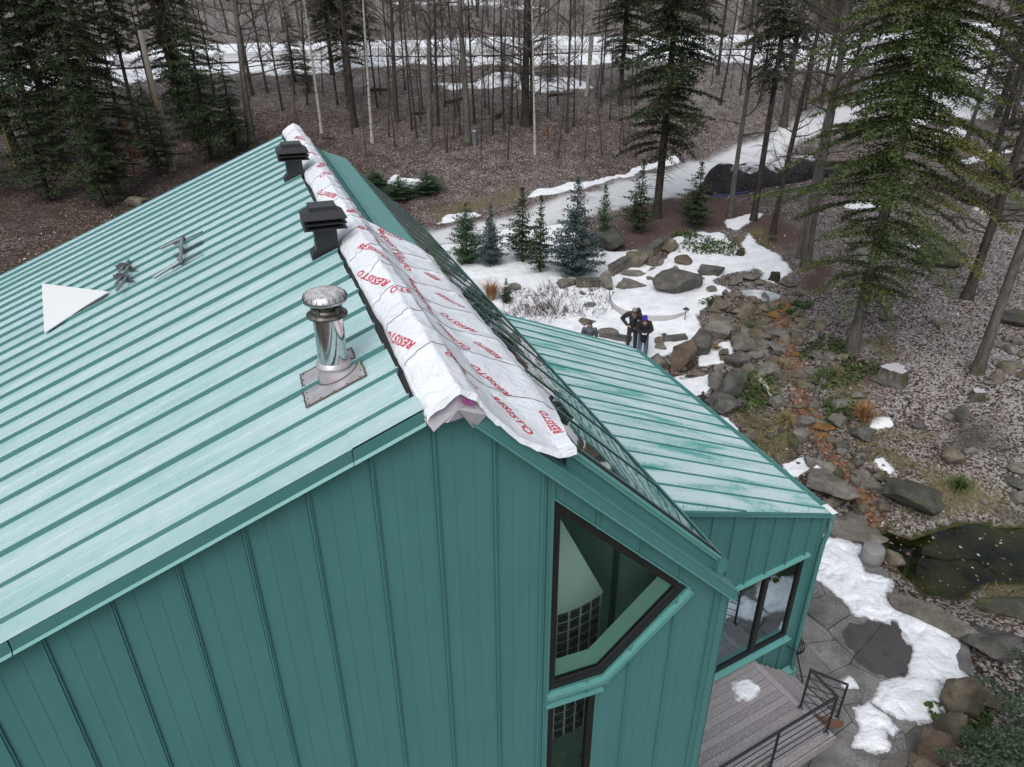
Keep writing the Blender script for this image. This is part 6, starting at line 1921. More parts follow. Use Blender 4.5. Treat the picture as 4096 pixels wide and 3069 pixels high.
M['twig'] = simple('bare_twigs', (.075, .062, .056), .85, 0, .3, 3)
M['twig_pale'] = simple('pale_bare_twigs', (.17, .155, .14), .85, 0, .3, 3)
def needle_mat(name, lo, hi, tip, yel=None):
    t = NT(name); r_ = t.isl(); p = t.co('Object', .55)
    n = t.noise(p, 1.0, 4)
    c = t.mix(r_, lo, hi)
    c = t.mix(t.ramp(n, [(.4, 0.), (.65, .7)]), c, tip)
    if yel: c = t.mix(t.ramp(t.noise(t.co('Object', .3), 1, 3), [(.5, 0.), (.64, .75)]), c, yel)
    t.b.inputs['Subsurface Weight'].default_value = 0.0
    return t.fin(c, .65, 0, .25)
M['n_spruce'] = needle_mat('spruce_needles', (.013, .021, .009), (.042, .054, .022), (.030, .044, .019))
M['n_fir'] = needle_mat('fir_needles', (.014, .026, .011), (.05, .072, .027), (.034, .056, .022))
M['n_hemlock'] = needle_mat('hemlock_needles', (.028, .046, .016), (.085, .112, .034), (.058, .088, .029), (.12, .115, .025))
M['n_blue'] = needle_mat('blue_spruce_needles', (.035, .060, .058), (.10, .145, .145), (.065, .10, .10))
M['n_pine'] = needle_mat('pine_needles', (.018, .045, .022), (.055, .105, .045), (.04, .085, .035))

def conifer_mesh(seed, Ht, Rd, cs=.15, gap=.42, per=6, droop=.25, up=.05, full=1.0, card=(.17, .055), taper=.85, st=.17, patchy=.35, top_r=.05, low=0.0):
    """foliage of one conifer as a cloud of needle sprays on drooping boughs; returns quads and the boughs' axes"""
    r = np.random.default_rng(seed)
    Vs = []; axes = []
    z = cs * Ht
    while z < Ht * .985:
        f = (z / Ht - cs) / (1 - cs)
        Rz = Rd * (1 - f) ** taper + top_r
        if f < .16: Rz *= .45 + 3.4 * f
        nb = max(3, int(per * (.6 + .5 * (1 - f)) + r.uniform(-1, 1)))
        a0 = r.uniform(0, 2 * pi)
        for k in range(nb):
            if r.random() < patchy * (.6 if f > .6 else 1) + low * max(0, 1 - f / .38): continue
            az = a0 + 2 * pi * k / nb + r.uniform(-.35, .35)
            L = Rz * r.uniform(.45, 1.18) * (1 + .30 * sin(2 * az + 7 * f + seed) * sin(11 * f + seed))
            zz = z + r.uniform(-.5, .5) * gap
            ns = max(3, int(L / st))
            s = (np.arange(ns) + .7 + r.uniform(-.2, .2, ns)) / ns
            s = s[(s > .10)]
            d = np.array([cos(az), sin(az), 0]); sd = np.array([-sin(az), cos(az), 0])
            elev = up + .9 * max(0, f - .6)
            def ax(q): return np.outer(q * L, d) + np.outer(q * L * elev - droop * L * q ** 1.8 * dr_k + .10 * L * np.maximum(0, q - .75), [0, 0, 1]) + np.array([0, 0, zz])
            dr_k = r.uniform(.6, 1.5)
            axes.append((ax(np.array([0, .33, .66, .95])), .012 + .010 * L))
            B = ax(s)
            for sg in (-1, 1):
                ln = np.minimum((.18 + .42 * (1 - s)) * L * .80, .95) * r.uniform(.6, 1.15, len(s))
                m_ = max(2, int(np.ceil(ln.max() / (card[0] * .72))))
                for j in range(m_):
                    q = (j + r.uniform(.15, .75, len(s))) / m_
                    ok = (q * ln < ln) & (r.random(len(s)) < full) & (j * card[0] * .6 < ln)
                    if not ok.any(): continue
                    fw = d * .72 + sd * sg
                    fw = fw / np.linalg.norm(fw)
                    C = B + (q * ln)[:, None] * fw + np.stack([0 * s, 0 * s, -.22 * (q * ln) - r.uniform(0, .05, len(s))], 1)
                    C = C[ok]; n = len(C); C = C + r.normal(0, .30 * card[0], (n, 3))
                    dr = fw + r.normal(0, .55, (n, 3)) + np.array([0, 0, -.16]); dr /= np.linalg.norm(dr, axis=1)[:, None]
                    sv = np.cross(dr, np.array([0, 0, 1.]) + r.normal(0, .45, (n, 3))); sv /= np.linalg.norm(sv, axis=1)[:, None]
                    l_ = card[0] * r.uniform(.7, 1.45, n)[:, None]; w_ = card[1] * r.uniform(.6, 1.4, n)[:, None]
                    Q = np.stack([C - dr * l_ * .5, C + sv * w_ + dr * l_ * .05, C + dr * l_ * .6, C - sv * w_ + dr * l_ * .05], 1)
                    Vs.append(Q)
        z += gap * r.uniform(.75, 1.25)
    # leader
    n = 30; zc = np.linspace(Ht * .94, Ht, n)
    dr = r.normal(0, .5, (n, 3)) + np.array([0, 0, .6]); dr /= np.linalg.norm(dr, axis=1)[:, None]
    sv = np.cross(dr, r.normal(0, 1, (n, 3))); sv /= np.linalg.norm(sv, axis=1)[:, None]
    C = np.stack([0 * zc, 0 * zc, zc], 1)
    Vs.append(np.stack([C, C + sv * card[1] + dr * card[0] * .4, C + dr * card[0], C - sv * card[1] + dr * card[0] * .4], 1))
    V = np.concatenate(Vs)
    F = np.arange(len(V) * 4).reshape(-1, 4)
    return V.reshape(-1, 3), F, axes
def trunk_mb(seed, Ht, r0, sway=.12, flare=.5, n=10, top=.12, k=14):
    r = random.Random(seed); zs = [0, .02, .05, .1, .18] + list(np.linspace(.26, 1, k - 5))
    P = []; Rr = []
    ph = r.uniform(0, 6); ph2 = r.uniform(0, 6)
    for f in zs:
        P.append((sway * sin(f * 5 + ph) * f * 2, sway * sin(f * 4.1 + ph2) * f * 2, f * Ht - .12 * (f == 0)))
        Rr.append(r0 * ((1 - f) * (1 - top) + top) * (1 + flare * math.exp(-f * Ht / .35)))
    mb = MB(); mb.tube(P, Rr, n)
    return mb, np.array(P), np.array(Rr)
def make_conifer(name, seed, Ht, Rd, r0, needle, bark, label, cat='tree', group=None, dead=24, **kw):
    t = thing(name, label, cat, (0, 0, 0), 0, group)
    mb, P, Rr = trunk_mb(seed, Ht * .99, r0, sway=.02 * Ht / 10); mb.build('trunk', bark, t, world=False)
    V, F, axes = conifer_mesh(seed, Ht, Rd, **kw)
    c = mobj('crown', rawmesh('crown', V, F, needle), t); c['kind'] = 'stuff'
    mb = MB(); r = np.random.default_rng(seed + 5)
    for (A, w_) in axes[:]:
        mb.tube(A, [w_ * .7, w_ * .5, w_ * .35, w_ * .15], 3, cap=False)
    cs = kw.get('cs', .15)
    for k in range(dead):
        z = r.uniform(.06, cs + .08) * Ht; a = r.uniform(0, 2 * pi); L = r.uniform(.4, 1.5) * min(1, Rd / 2.5)
        d = np.array([cos(a), sin(a), 0])
        mb.tube([[0, 0, z], d * L * .5 + [0, 0, z + .02], d * L + [0, 0, z - .22 * L]], [.018, .011, .004], 3, cap=False)
    b = mb.build('boughs', M['bark_dark'], t, world=False); b['kind'] = 'stuff'
    return t
def make_bare(name, seed, Ht, r0, bark, twig, label, group=None, cat='tree', nb=34, cs=.22, spread=.22, sub=5, tw=.011, sway=.16):
    t = thing(name, label, cat, (0, 0, 0), 0, group)
    mb, P, Rr = trunk_mb(seed, Ht, r0, sway=sway, top=.06); mb.build('trunk', bark, t, world=False)
    r = np.random.default_rng(seed); mb = MB()
    zs = P[:, 2]
    for k in range(nb):
        f = cs + (1 - cs) * r.random() ** .8 * .97; z = f * Ht
        c = np.array([np.interp(z, zs, P[:, 0]), np.interp(z, zs, P[:, 1]), z]); rt_ = np.interp(z, zs, Rr)
        a = r.uniform(0, 2 * pi); L = Ht * spread * (1 - .55 * f) * r.uniform(.35, 1.1); el = r.uniform(.1, .9) + .5 * (f > .6)
        d = np.array([cos(a) * cos(el), sin(a) * cos(el), sin(el)])
        B = np.array([c, c + d * L * .35 + r.normal(0, .05, 3) * L, c + d * L * .7 + r.normal(0, .08, 3) * L, c + d * L + np.array([0, 0, .12 * L])])
        w_ = min(rt_ * .45, tw * 1.2 + .012 * L)
        mb.tube(B, [w_, w_ * .7, w_ * .45, w_ * .2], 4, cap=False)
        for j in range(sub):
            q = r.uniform(.25, .98); i = min(2, int(q * 3)); b0 = B[i] + (B[i + 1] - B[i]) * (q * 3 - i)
            dd = d + r.normal(0, .65, 3); dd /= np.linalg.norm(dd); l2 = L * r.uniform(.18, .45)
            mb.tube([b0, b0 + dd * l2 * .5 + r.normal(0, .03, 3), b0 + dd * l2], [tw, tw * .7, tw * .3], 3, cap=False)
            for _ in range(3):
                d3 = dd + r.normal(0, .6, 3); d3 /= np.linalg.norm(d3); b1 = b0 + dd * l2 * r.uniform(.3, .9)
                mb.tube([b1, b1 + d3 * l2 * .5], [tw * .6, tw * .3], 3, cap=False)
    b = mb.build('branches', twig, t, world=False); b['kind'] = 'stuff'
    return t
def place(t, P, rz=None, s=(1, 1, 1), lean=(0, 0)):
    t.location = Vector(P); t.rotation_euler = (lean[0], lean[1], random.uniform(0, 6.28) if rz is None else rz); t.scale = s
    return t
used_protos = set()
def spawn(proto, P, label=None, group=None, name=None, **kw):
    """the first call moves the prototype itself, later calls copy it and each of its parts"""
    if proto.name not in used_protos:
        used_protos.add(proto.name); t = proto
    else: t = copy_tree(proto)
    if label: t['label'] = label
    if group: t['group'] = group
    elif 'group' in t.keys(): del t['group']
    return place(t, P, **kw)
def wid(P, w_): return w_ * np.linalg.norm(P - np.array([0, 0, CAM_Z])) / FPX

# --- bare trees: prototypes 18 m tall with a 0.16 m trunk radius
GW = 'bare trees in the wood below the road'
PB = [make_bare('bare_tree', 11, 18, .17, M['bark_grey'], M['twig'], 'x', GW, nb=64, sub=7), make_bare('bare_tree', 12, 18, .17, M['bark_brown'], M['twig'], 'x', GW, nb=70, cs=.12, sub=7),
      make_bare('bare_tree', 13, 18, .17, M['bark_dark'], M['twig'], 'x', GW, nb=70, cs=.10, sub=7), make_bare('birch_tree', 14, 17, .17, M['bark_birch'], M['twig_pale'], 'x', GW, nb=44, cs=.3, sub=7, spread=.16, sway=.3),
      make_bare('bare_sapling', 15, 9, .08, M['bark_brown'], M['twig'], 'x', GW, nb=30, cs=.12, spread=.20, sub=5, tw=.008), make_bare('bare_tree', 16, 19, .17, M['bark_dark'], M['twig'], 'x', GW, nb=90, cs=.06, spread=.14, sub=5, tw=.008)]
BT = [(1721, 586, 24, 0, 'straight grey tree with a mossy foot just left of the frame centre, behind the ridge'), (1870, 580, 30, 0, 'thickest pale barked tree beside the grey bin'),
 (2102, 504, 34, 2, 'thick dark tree with a mossy foot, the largest of the bare trees'), (2128, 498, 16, 2, 'dark slimmer tree growing against the thickest dark one'),
 (1588, 488, 20, 1, 'straight brown tree left of the grey tree with a mossy foot'), (1753, 507, 13, 2, 'slim dark tree just right of the grey tree with a mossy foot'),
 (2266, 532, 13, 1, 'slim tree with a mossy stump foot left of the big spruce'), (1417, 507, 27, 5, 'grey trunk with many dead twigs behind the ridge end'),
 (1008, 588, 30, 0, 'thick grey tree left of the roof end with orange leaves at its side'), (729, 470, 20, 5, 'dark trunk behind the utility pole'),
 (2918, 868, 22, 0, 'pale grey leaning trunk in front of the tarp left end'), (3089, 938, 24, 5, 'dark barked trunk in front of the black tarp'),
 (3222, 1070, 36, 0, 'thick grey trunk left of the hemlock'), (3195, 1035, 22, 0, 'second grey trunk behind the thick one left of the hemlock'),
 (3908, 1490, 38, 0, 'thick bare grey trunk at the lower right among the small stones'), (3868, 1192, 34, 1, 'thick bare trunk on the leafy slope right of the mossy boulder'),
 (3963, 670, 24, 2, 'dark trunk behind the log pile'), (3868, 558, 16, 1, 'slim trunk on the snow behind the hemlock'), (3133, 505, 26, 1, 'thick brown trunk with a flared foot above the drive'),
 (3285, 415, 16, 2, 'slim dark trunk of the clump by the drive, the left one'), (3335, 410, 13, 2, 'slim dark trunk of the clump by the drive, the middle one'), (3385, 420, 15, 1, 'slim brown trunk of the clump by the drive, the right one'),
 (4040, 520, 18, 2, 'dark trunk at the right edge on the snow'), (1010, 380, 14, 1, 'slim brown trunk close to the road left of the frame centre')]
for (x, y, w_, k, lb) in BT:
    P = hit(x, y); s = wid(P, w_) / .34 / 1.12
    spawn(PB[k], P, lb, None, s=(s, s, random.uniform(.95, 1.15)), lean=(random.gauss(0, .022), random.gauss(0, .022)))
for (x, y, w_, lb) in ((1490, 572, 12, 'thin white birch behind the ridge leaning left'), (1287, 532, 11, 'thin pale birch left of the ridge end'), (2346, 384, 12, 'pale birch standing near the snowy roadside'), (2352, 372, 11, 'second pale birch near the snowy roadside'), (2140, 618, 10, 'thin pale tree leaning right in front of the thick dark one')):
    P = hit(x, y); s = wid(P, w_) / .34
    spawn(PB[3], P, lb, None, s=(s, s, .95), lean=(random.uniform(-.03, .03), random.uniform(.01, .06)))
THIN = [(2016,523,8),(1972,539,8),(1820,475,9),(1839,539,7),(1899,494,9),(2295,507,7),(1648,520,8),(1667,551,7),(2045,500,7),(1690,440,7),(2190,470,7),(2230,420,7),(1780,430,7),(1940,430,6),(2400,430,7),(2440,480,7),(1510,430,8),(1560,400,7),(1350,420,9),(1230,420,8),(1130,440,8),(1070,370,9),(1180,380,7),(860,400,8),(2480,390,9),(2540,420,7),(2880,420,9),(2960,380,8),(3040,410,8),(3480,440,9),(1470,365,6),(1620,360,7),(1730,370,6),(2010,375,6),(2090,360,6),(2160,380,6),(2320,345,7),(2410,340,7),(3220,440,9),(3600,420,10),(3700,470,10),(3760,400,9),(4000,420,9),(4070,640,12),(620,430,9),(480,500,9),(1555,548,5),(2030,640,5),(1925,600,5)]
MARKS = [(1721, 586, 'the grey tree with the mossy foot'), (1870, 580, 'the thickest pale barked tree'), (2102, 504, 'the thick dark tree'), (1588, 488, 'the straight brown tree'), (1417, 507, 'the twiggy trunk behind the ridge end'),
 (1008, 588, 'the thick grey tree by the roof end'), (729, 470, 'the utility pole'), (2266, 532, 'the slim tree with a mossy stump foot'), (3133, 505, 'the thick brown trunk above the drive'), (3335, 410, 'the slim clump by the drive'), (2346, 384, 'the two pale birches'),
 (1490, 572, 'the leaning white birch'), (1287, 532, 'the pale birch at the ridge end'), (2625, 700, 'the tall dark spruce'), (3868, 558, 'the slim trunk on the snow'), (4040, 520, 'the dark trunk at the right edge')]
used_rel = set()
def relation(x, y):
    for mx_, my_, nm_ in sorted(MARKS, key=lambda q: (q[0] - x) ** 2 + (2 * (q[1] - y)) ** 2):
        far_ = y < my_ - 35
        near_ = y > my_ + 25
        for r_ in ((('behind and ' if far_ else 'in front and ' if near_ else 'just ') + ('left of ' if x < mx_ else 'right of ')), ('farther ' + ('left of ' if x < mx_ else 'right of '))):
            if (r_, nm_) not in used_rel:
                used_rel.add((r_, nm_)); return r_ + nm_
    return 'in the wood below the road'
for (x, y, w_) in THIN:
    P = hit(x, y); s = wid(P, w_) / .34
    k = random.choice([1, 2, 2, 5, 4])
    if k == 4: spawn(PB[4], P, 'thin bare sapling standing in the leaf litter below the road', GW, s=(s * 2.1, s * 2.1, random.uniform(.9, 1.3)))
    else: spawn(PB[k], P, 'thin dark bare tree ' + relation(x, y), GW, s=(s * random.uniform(.7, 1.15), s * 1.0, random.uniform(.6, 1.05)), lean=(random.gauss(0, .04), random.gauss(0, .04)))
ru = np.random.default_rng(91)
for k in range(46):
    x_, y_ = ru.uniform(1150, 3400), ru.uniform(330, 640)
    if x_ > 2750 and y_ > 430: continue
    P = hit(x_, y_); s = ru.uniform(.35, .75)
    spawn(PB[4], P, 'thin bare sapling standing in the leaf litter below the road', GW, s=(s * 1.1, s * 1.1, s * ru.uniform(.8, 1.3)), lean=(random.gauss(0, .06), random.gauss(0, .06)))
GH = 'trees on the hillside beyond the road'
n_ = 0
rf = np.random.default_rng(44)
while n_ < 230:
    y = 112 + 85 * rf.random() ** 1.2; x = rf.uniform(-1, 1) * (y * .78)
    P = np.array([x, y, gz(x, y)])
    px = proj(P)
    if px[1] > 158 - .013 * px[0] * .8 + 6 or px[1] > 155: continue
    s = rf.uniform(.45, 1.15)
    k = rf.choice([0, 1, 2, 2, 1, 3, 5])
    nm = 'thin pale tree on the hillside beyond the road' if k == 3 else 'bare tree on the hillside beyond the road'
    spawn(PB[k], P, nm, GH + (' (pale)' if k == 3 else ''), s=(s, s, rf.uniform(.75, 1.1)), lean=(random.gauss(0, .04), random.gauss(0, .04))); n_ += 1

# --- conifers
C_sp = make_conifer('spruce_tree', 21, 24, 3.7, .24, M['n_spruce'], M['bark_dark'], 'tall dark spruce right of the frame centre with gaps low on its trunk', cs=.14, gap=.30, per=9, droop=.30, patchy=.32, low=.35, dead=60, card=(.14, .038), st=.12)
P = hit(2625, 872); place(C_sp, P, .4, (1.0, 1.0, 1.0))
C_he = make_conifer('hemlock_tree', 22, 25, 3.15, .20, M['n_hemlock'], M['bark_grey'], 'tall yellow green hemlock with a ringed trunk, nearest large tree at the right', cs=.10, gap=.25, per=9, droop=.36, patchy=.14, low=.50, dead=40, card=(.088, .021), st=.08, taper=.62)
P = hit(3401, 1425); place(C_he, P, 2.0, (1.0, 1.0, 1.0))
C_th = make_conifer('thin_spruce', 23, 23, 2.3, .17, M['n_spruce'], M['bark_dark'], 'slender dark spruce with a bare lower trunk left of the black tarp', cs=.30, gap=.30, per=8, droop=.33, patchy=.32, dead=50, card=(.15, .042), st=.12)
P = hit(3013, 884); place(C_th, P, 1.0)
C_d1 = make_conifer('dark_hemlock', 24, 23, 3.9, .30, M['n_spruce'], M['bark_brown'], 'x', cs=.06, gap=.30, per=8, droop=.30, patchy=.36, low=.25, dead=40, card=(.14, .038), st=.13)
C_f1 = make_conifer('fir_tree', 25, 8.5, 2.2, .12, M['n_fir'], M['bark_dark'], 'x', cs=.04, gap=.27, per=8, droop=.18, patchy=.34, dead=10, card=(.12, .034), st=.11)
CON = [(C_d1, 250, 660, 1.0, 'big dark hemlock at the far left, behind its neighbours'), (C_d1, 60, 610, 1.0, 'dark hemlock cut by the left edge of the frame'), (C_d1, 470, 780, .85, 'dark hemlock with low boughs left of the utility pole'), (C_d1, 330, 520, 1.05, 'tall dark hemlock standing near the road at the left'),
       (C_d1, 735, 440, 1.0, 'dark conifer just right of the utility pole top'), (C_f1, 850, 640, 1.25, 'green fir between the utility pole and the grey tree'), (C_f1, 780, 560, 1.1, 'green fir behind the utility pole'), (C_f1, 945, 600, .9, 'small fir at the foot of the thick grey tree'),
       (C_sp, 1400, 430, .9, 'dark spruce behind the far ridge end'), (C_sp, 1330, 300, .85, 'dark spruce beside the road behind the birches'), (C_f1, 640, 700, .8, 'low fir left of the orange leaved sapling'), (C_f1, 420, 830, .9, 'low fir over the far roof edge at the left'),
       (C_d1, 3990, 470, .9, 'dark conifer at the upper right corner'), (C_d1, 4150, 760, .9, 'dark conifer cut by the right edge of the frame'), (C_th, 2870, 300, .9, 'dark spruce by the road behind the slender spruce'), (C_f1, 2010, 318, .45, 'small fir at the roadside behind the bare trees'), (C_f1, 2200, 330, .5, 'small fir at the roadside left of the birches'),
       (C_f1, 1180, 330, .8, 'fir by the road left of the ridge end'), (C_sp, 2480, 420, .8, 'spruce behind the tall dark spruce'), (C_f1, 3560, 360, .8, 'fir half hidden behind the hemlock'), (C_th, 3700, 300, 1.0, 'slender conifer behind the hemlock top'), (C_f1, 1235, 372, .45, 'little fir with sparse tiers left of the ridge'), (C_th, 110, 420, 1.0, 'slender conifer near the road at the far left'),
       (C_th, 560, 560, .9, 'slender dark conifer left of the utility pole top'), (C_f1, 200, 800, 1.1, 'bushy fir at the foot of the far left hemlocks'), (C_d1, -180, 800, 1.0, 'hemlock outside the left edge whose boughs reach in')]
for (pr, x, y, s, lb) in CON:
    P = hit(x, y)
    if pr in (C_d1, C_f1) and pr.name not in used_protos: spawn(pr, P, lb, None, s=(s, s, s))
    else:
        used_protos.add(pr.name); spawn(pr, P, lb, None, s=(s, s, s * random.uniform(.9, 1.1)))
CB = [('x', 'hill')]
for k in range(16):
    y = rf.uniform(115, 165); x = rf.uniform(-.75, .75) * y; P = np.array([x, y, gz(x, y)])
    if proj(P)[1] > 150: continue
    s = rf.uniform(.5, .95); spawn(C_d1 if rf.random() < .5 else C_sp, P, 'dark conifer on the hillside beyond the road', GH + ' (conifers)', s=(s, s, s))
# garden conifers, each sized from its foot and its tip in the photograph
def sized(proto, H0, foot, tip, label, wd=1.0):
    P = hit(*foot); lo, hi = .2, 12
    for _ in range(30):
        md = (lo + hi) / 2
        if proj(P + np.array([0, 0, md]))[1] > tip: lo = md
        else: hi = md
    s = lo / H0
    t = proto if proto.name not in used_protos else copy_tree(proto)
    used_protos.add(proto.name); t['label'] = label
    if 'group' in t.keys(): del t['group']
    return place(t, P, None, (s * wd, s * wd, s))
C_bl = make_conifer('blue_spruce', 26, 4, 1.2, .06, M['n_blue'], M['bark_dark'], 'x', cs=.03, gap=.15, per=10, droop=.0, up=.12, patchy=.1, dead=0, card=(.10, .03), st=.075, taper=.8)
C_pi = make_conifer('young_pine', 27, 4, 1.5, .06, M['n_pine'], M['bark_dark'], 'x', cs=.04, gap=.18, per=9, droop=-.08, up=.22, patchy=.1, dead=0, card=(.15, .024), st=.08, taper=.6)
C_ys = make_conifer('young_spruce', 28, 4, 1.0, .05, M['n_fir'], M['bark_dark'], 'x', cs=.08, gap=.18, per=9, droop=.04, up=.10, patchy=.14, dead=0, card=(.10, .03), st=.08, taper=.85)
C_co = make_conifer('column_spruce', 29, 4, .55, .05, M['n_pine'], M['bark_brown'], 'x', cs=.36, gap=.2, per=8, droop=-.2, up=.5, patchy=.08, dead=0, card=(.12, .034), st=.1, taper=.45)
sized(C_pi, 4, (1870, 1060), 815, 'bushy green young pine at the edge of the skylight roof')
sized(C_bl, 4, (1965, 1065), 815, 'bluish young spruce right of the bushy pine', .9)
sized(C_ys, 4, (2089, 1050), 752, 'dark green pointed spruce in the middle of the garden group', 1.15)
sized(C_ys, 4, (2160, 1092), 785, 'sparse thin spruce left of the blue spruce', .9)
sized(C_bl, 4, (2298, 1108), 712, 'largest blue spruce standing in the snow left of the round boulder', 1.0)
sized(C_co, 4, (2409, 1010), 742, 'narrow columnar young conifer before the round boulder', 1.0)
sized(C_ys, 4, (2552, 935), 640, 'little spruce on a thin bare stem left of the tall dark spruce', 1.0)
sized(C_ys, 4, (2778, 915), 650, 'small wide spruce between the tall spruce and the tarp', 1.35)
sized(C_ys, 4, (2025, 1215), 1115, 'low dark spruce tip showing above the wing roof', 1.3)
# spruce boughs that enter the frame at the lower right
M['n_near'] = needle_mat('near_spruce_needles', (.02, .04, .022), (.06, .095, .05), (.04, .075, .04))
C_nr = make_conifer('near_spruce', 30, 3.9, 2.15, .07, M['n_near'], M['bark_brown'], 'near dark spruce whose boughs reach into the lower right corner', cs=.05, gap=.24, per=7, droop=.10, up=.12, patchy=.22, dead=0, card=(.062, .0125), st=.045, taper=.75)
place(C_nr, np.array([8.88, 7.05, 0.0]), .3, (1.12, 1.12, 1.1))
# ================================================================== PEOPLE
M['skin'] = simple('skin', (.42, .22, .16), .5, 0, .1, 10)
M['jacket_black'] = simple('black_jacket_cloth', (.010, .010, .012), .75, 0, .4, 9, .5)
M['jacket_slate'] = simple('dark_quilted_jacket', (.017, .021, .025), .6, 0, .4, 7, .6)
M['jacket_grey'] = simple('grey_jacket_cloth', (.075, .085, .105), .75, 0, .25, 9, .4)
M['jeans'] = simple('faded_blue_jeans', (.085, .125, .19), .8, 0, .45, 4, .4)
M['trousers'] = simple('dark_grey_trousers', (.028, .030, .033), .8, 0, .3, 6, .3)
M['beanie'] = simple('royal_blue_knit', (.018, .022, .30), .85, 0, .25, 40, .6)
M['hair_grey'] = simple('grey_hair', (.24, .22, .20), .8, 0, .3, 60)
M['hair_dark'] = simple('dark_beard', (.035, .022, .016), .85, 0, .3, 60)
M['cap'] = simple('dark_grey_cap', (.045, .043, .042), .8, 0, .2, 30)
M['boots'] = simple('blue_boots', (.02, .035, .09), .7, 0, .2, 10)
M['plastic_pale'] = simple('pale_grey_plastic', (.62, .63, .64), .4, 0, .05, 10)
M['eye'] = simple('dark_eye', (.01, .008, .007), .3, 0, .1, 10)
class Fig:
    def __init__(s, P, name, label, face=0.0, sc=1.0):
        s.t = thing('person', label, 'person', P)
        az = math.atan2(P[0], P[1])
        s.X = np.array([cos(az), -sin(az), 0]); s.Y = np.array([sin(az), cos(az), 0])
        c_, s_ = cos(face), sin(face); X, Y = s.X, s.Y
        s.X, s.Y = X * c_ + Y * s_, -X * s_ + Y * c_
        s.P = np.array(P); s.sc = sc
    def w(s, q):
        q = np.atleast_2d(np.asarray(q, float)) * s.sc
        return s.P + q[:, :1] * s.X + q[:, 1:2] * s.Y + q[:, 2:] * np.array([0, 0, 1.])
    def limb(s, mb, pts, rr, n=10, ell=None):
        pts = np.asarray(pts, float)
        # smooth resample and rounded ends
        k = len(pts); u = np.linspace(0, k - 1, 4 * (k - 1) + 1)
        P = np.stack([np.interp(u, range(k), pts[:, c]) for c in range(3)], 1); r_ = np.interp(u, range(k), rr)
        d0 = P[0] - P[1]; d0 /= np.linalg.norm(d0); d1 = P[-1] - P[-2]; d1 /= np.linalg.norm(d1)
        P = np.concatenate([[P[0] + d0 * r_[0] * .9], [P[0] + d0 * r_[0] * .6], P, [P[-1] + d1 * r_[-1] * .6], [P[-1] + d1 * r_[-1] * .9]])
        r_ = np.concatenate([[r_[0] * .35], [r_[0] * .8], r_, [r_[-1] * .8], [r_[-1] * .35]])
        mb.tube(s.w(P), r_ * s.sc, n, ell=ell)
    def ball(s, mb, c, r, sc=(1, 1, 1)):
        a = np.linspace(0, pi, 9)
        V = []; n = 14
        for q in a:
            for k in range(n):
                V.append([c[0] + r * sc[0] * sin(q) * cos(2 * pi * k / n), c[1] + r * sc[1] * sin(q) * sin(2 * pi * k / n), c[2] + r * sc[2] * cos(q)])
        F = [(i * n + j, (i + 1) * n + j, (i + 1) * n + (j + 1) % n, i * n + (j + 1) % n) for i in range(8) for j in range(n)]
        mb.add(s.w(V), F, 0, True)
    def skin(s, mb, name, mat, vox=.016):
        o = mb.build(name, mat, s.t)
        md = o.modifiers.new('remesh', 'REMESH'); md.mode = 'VOXEL'; md.voxel_size = vox; md.use_smooth_shade = True
        sm = o.modifiers.new('smooth', 'SMOOTH'); sm.iterations = 3; sm.factor = .5
        return o
    def hand(s, c, d, side, curl=.6):
        """palm with four fingers and a thumb; d points along the fingers"""
        c = np.array(c); d = np.array(d, float); d /= np.linalg.norm(d)
        sd = np.cross(d, [0, 0, 1.]); 
        if np.linalg.norm(sd) < .1: sd = np.array([1., 0, 0])
        sd /= np.linalg.norm(sd); up = np.cross(sd, d)
        mb = MB(); s.limb(mb, [c, c + d * .07], [.026, .036], 8, ell=(1.15, .6))
        for k in range(4):
            b = c + d * .085 + sd * (k - 1.5) * .019; L = (.062, .072, .070, .055)[k]
            s.limb(mb, [b, b + d * L * .45 - up * .006, b + d * L * .75 - up * L * curl * .6], [.0095, .009, .0075], 6)
        b = c + d * .03 + sd * side * .034
        s.limb(mb, [b, b + d * .03 + sd * side * .02, b + d * .055 + sd * side * .012 - up * .01], [.012, .011, .009], 6)
        return mb.build('hand', M['skin'], s.t)
def head(f, c, tilt, mb):
    """adds skull, jaw, nose, ears and neck stub to a body; c is the head's centre, tilt how far the face points down"""
    c = np.array(c); fw = np.array([0, -cos(tilt), -sin(tilt)]); up = np.array([0, -sin(tilt), cos(tilt)])
    f.ball(mb, c, .098, (.86, 1.0, 1.12))
    f.ball(mb, c + fw * .035 - up * .06, .07, (.85, .9, .95))
    f.ball(mb, c + fw * .104 - up * .018, .018, (.8, 1, 1.3))
    for sgn in (-1, 1): f.ball(mb, c + np.array([sgn * .087, 0, 0]) - up * .01, .024, (.45, .8, 1.1))
    return fw, up
def eyes(f, c, fw, up):
    mb = MB()
    for sgn in (-1, 1): f.ball(mb, np.array(c) + fw * .088 + up * .012 + np.array([sgn * .034, 0, 0]), .011)
    mb.build('eyes', M['eye'], f.t)
    mb = MB(); f.limb(mb, [np.array(c) + fw * .094 - up * .058 + np.array([-.024, 0, 0]), np.array(c) + fw * .098 - up * .06, np.array(c) + fw * .094 - up * .058 + np.array([.024, 0, 0])], [.005, .007, .005], 6); mb.build('mouth', simple('lips', (.28, .10, .08), .5), f.t)

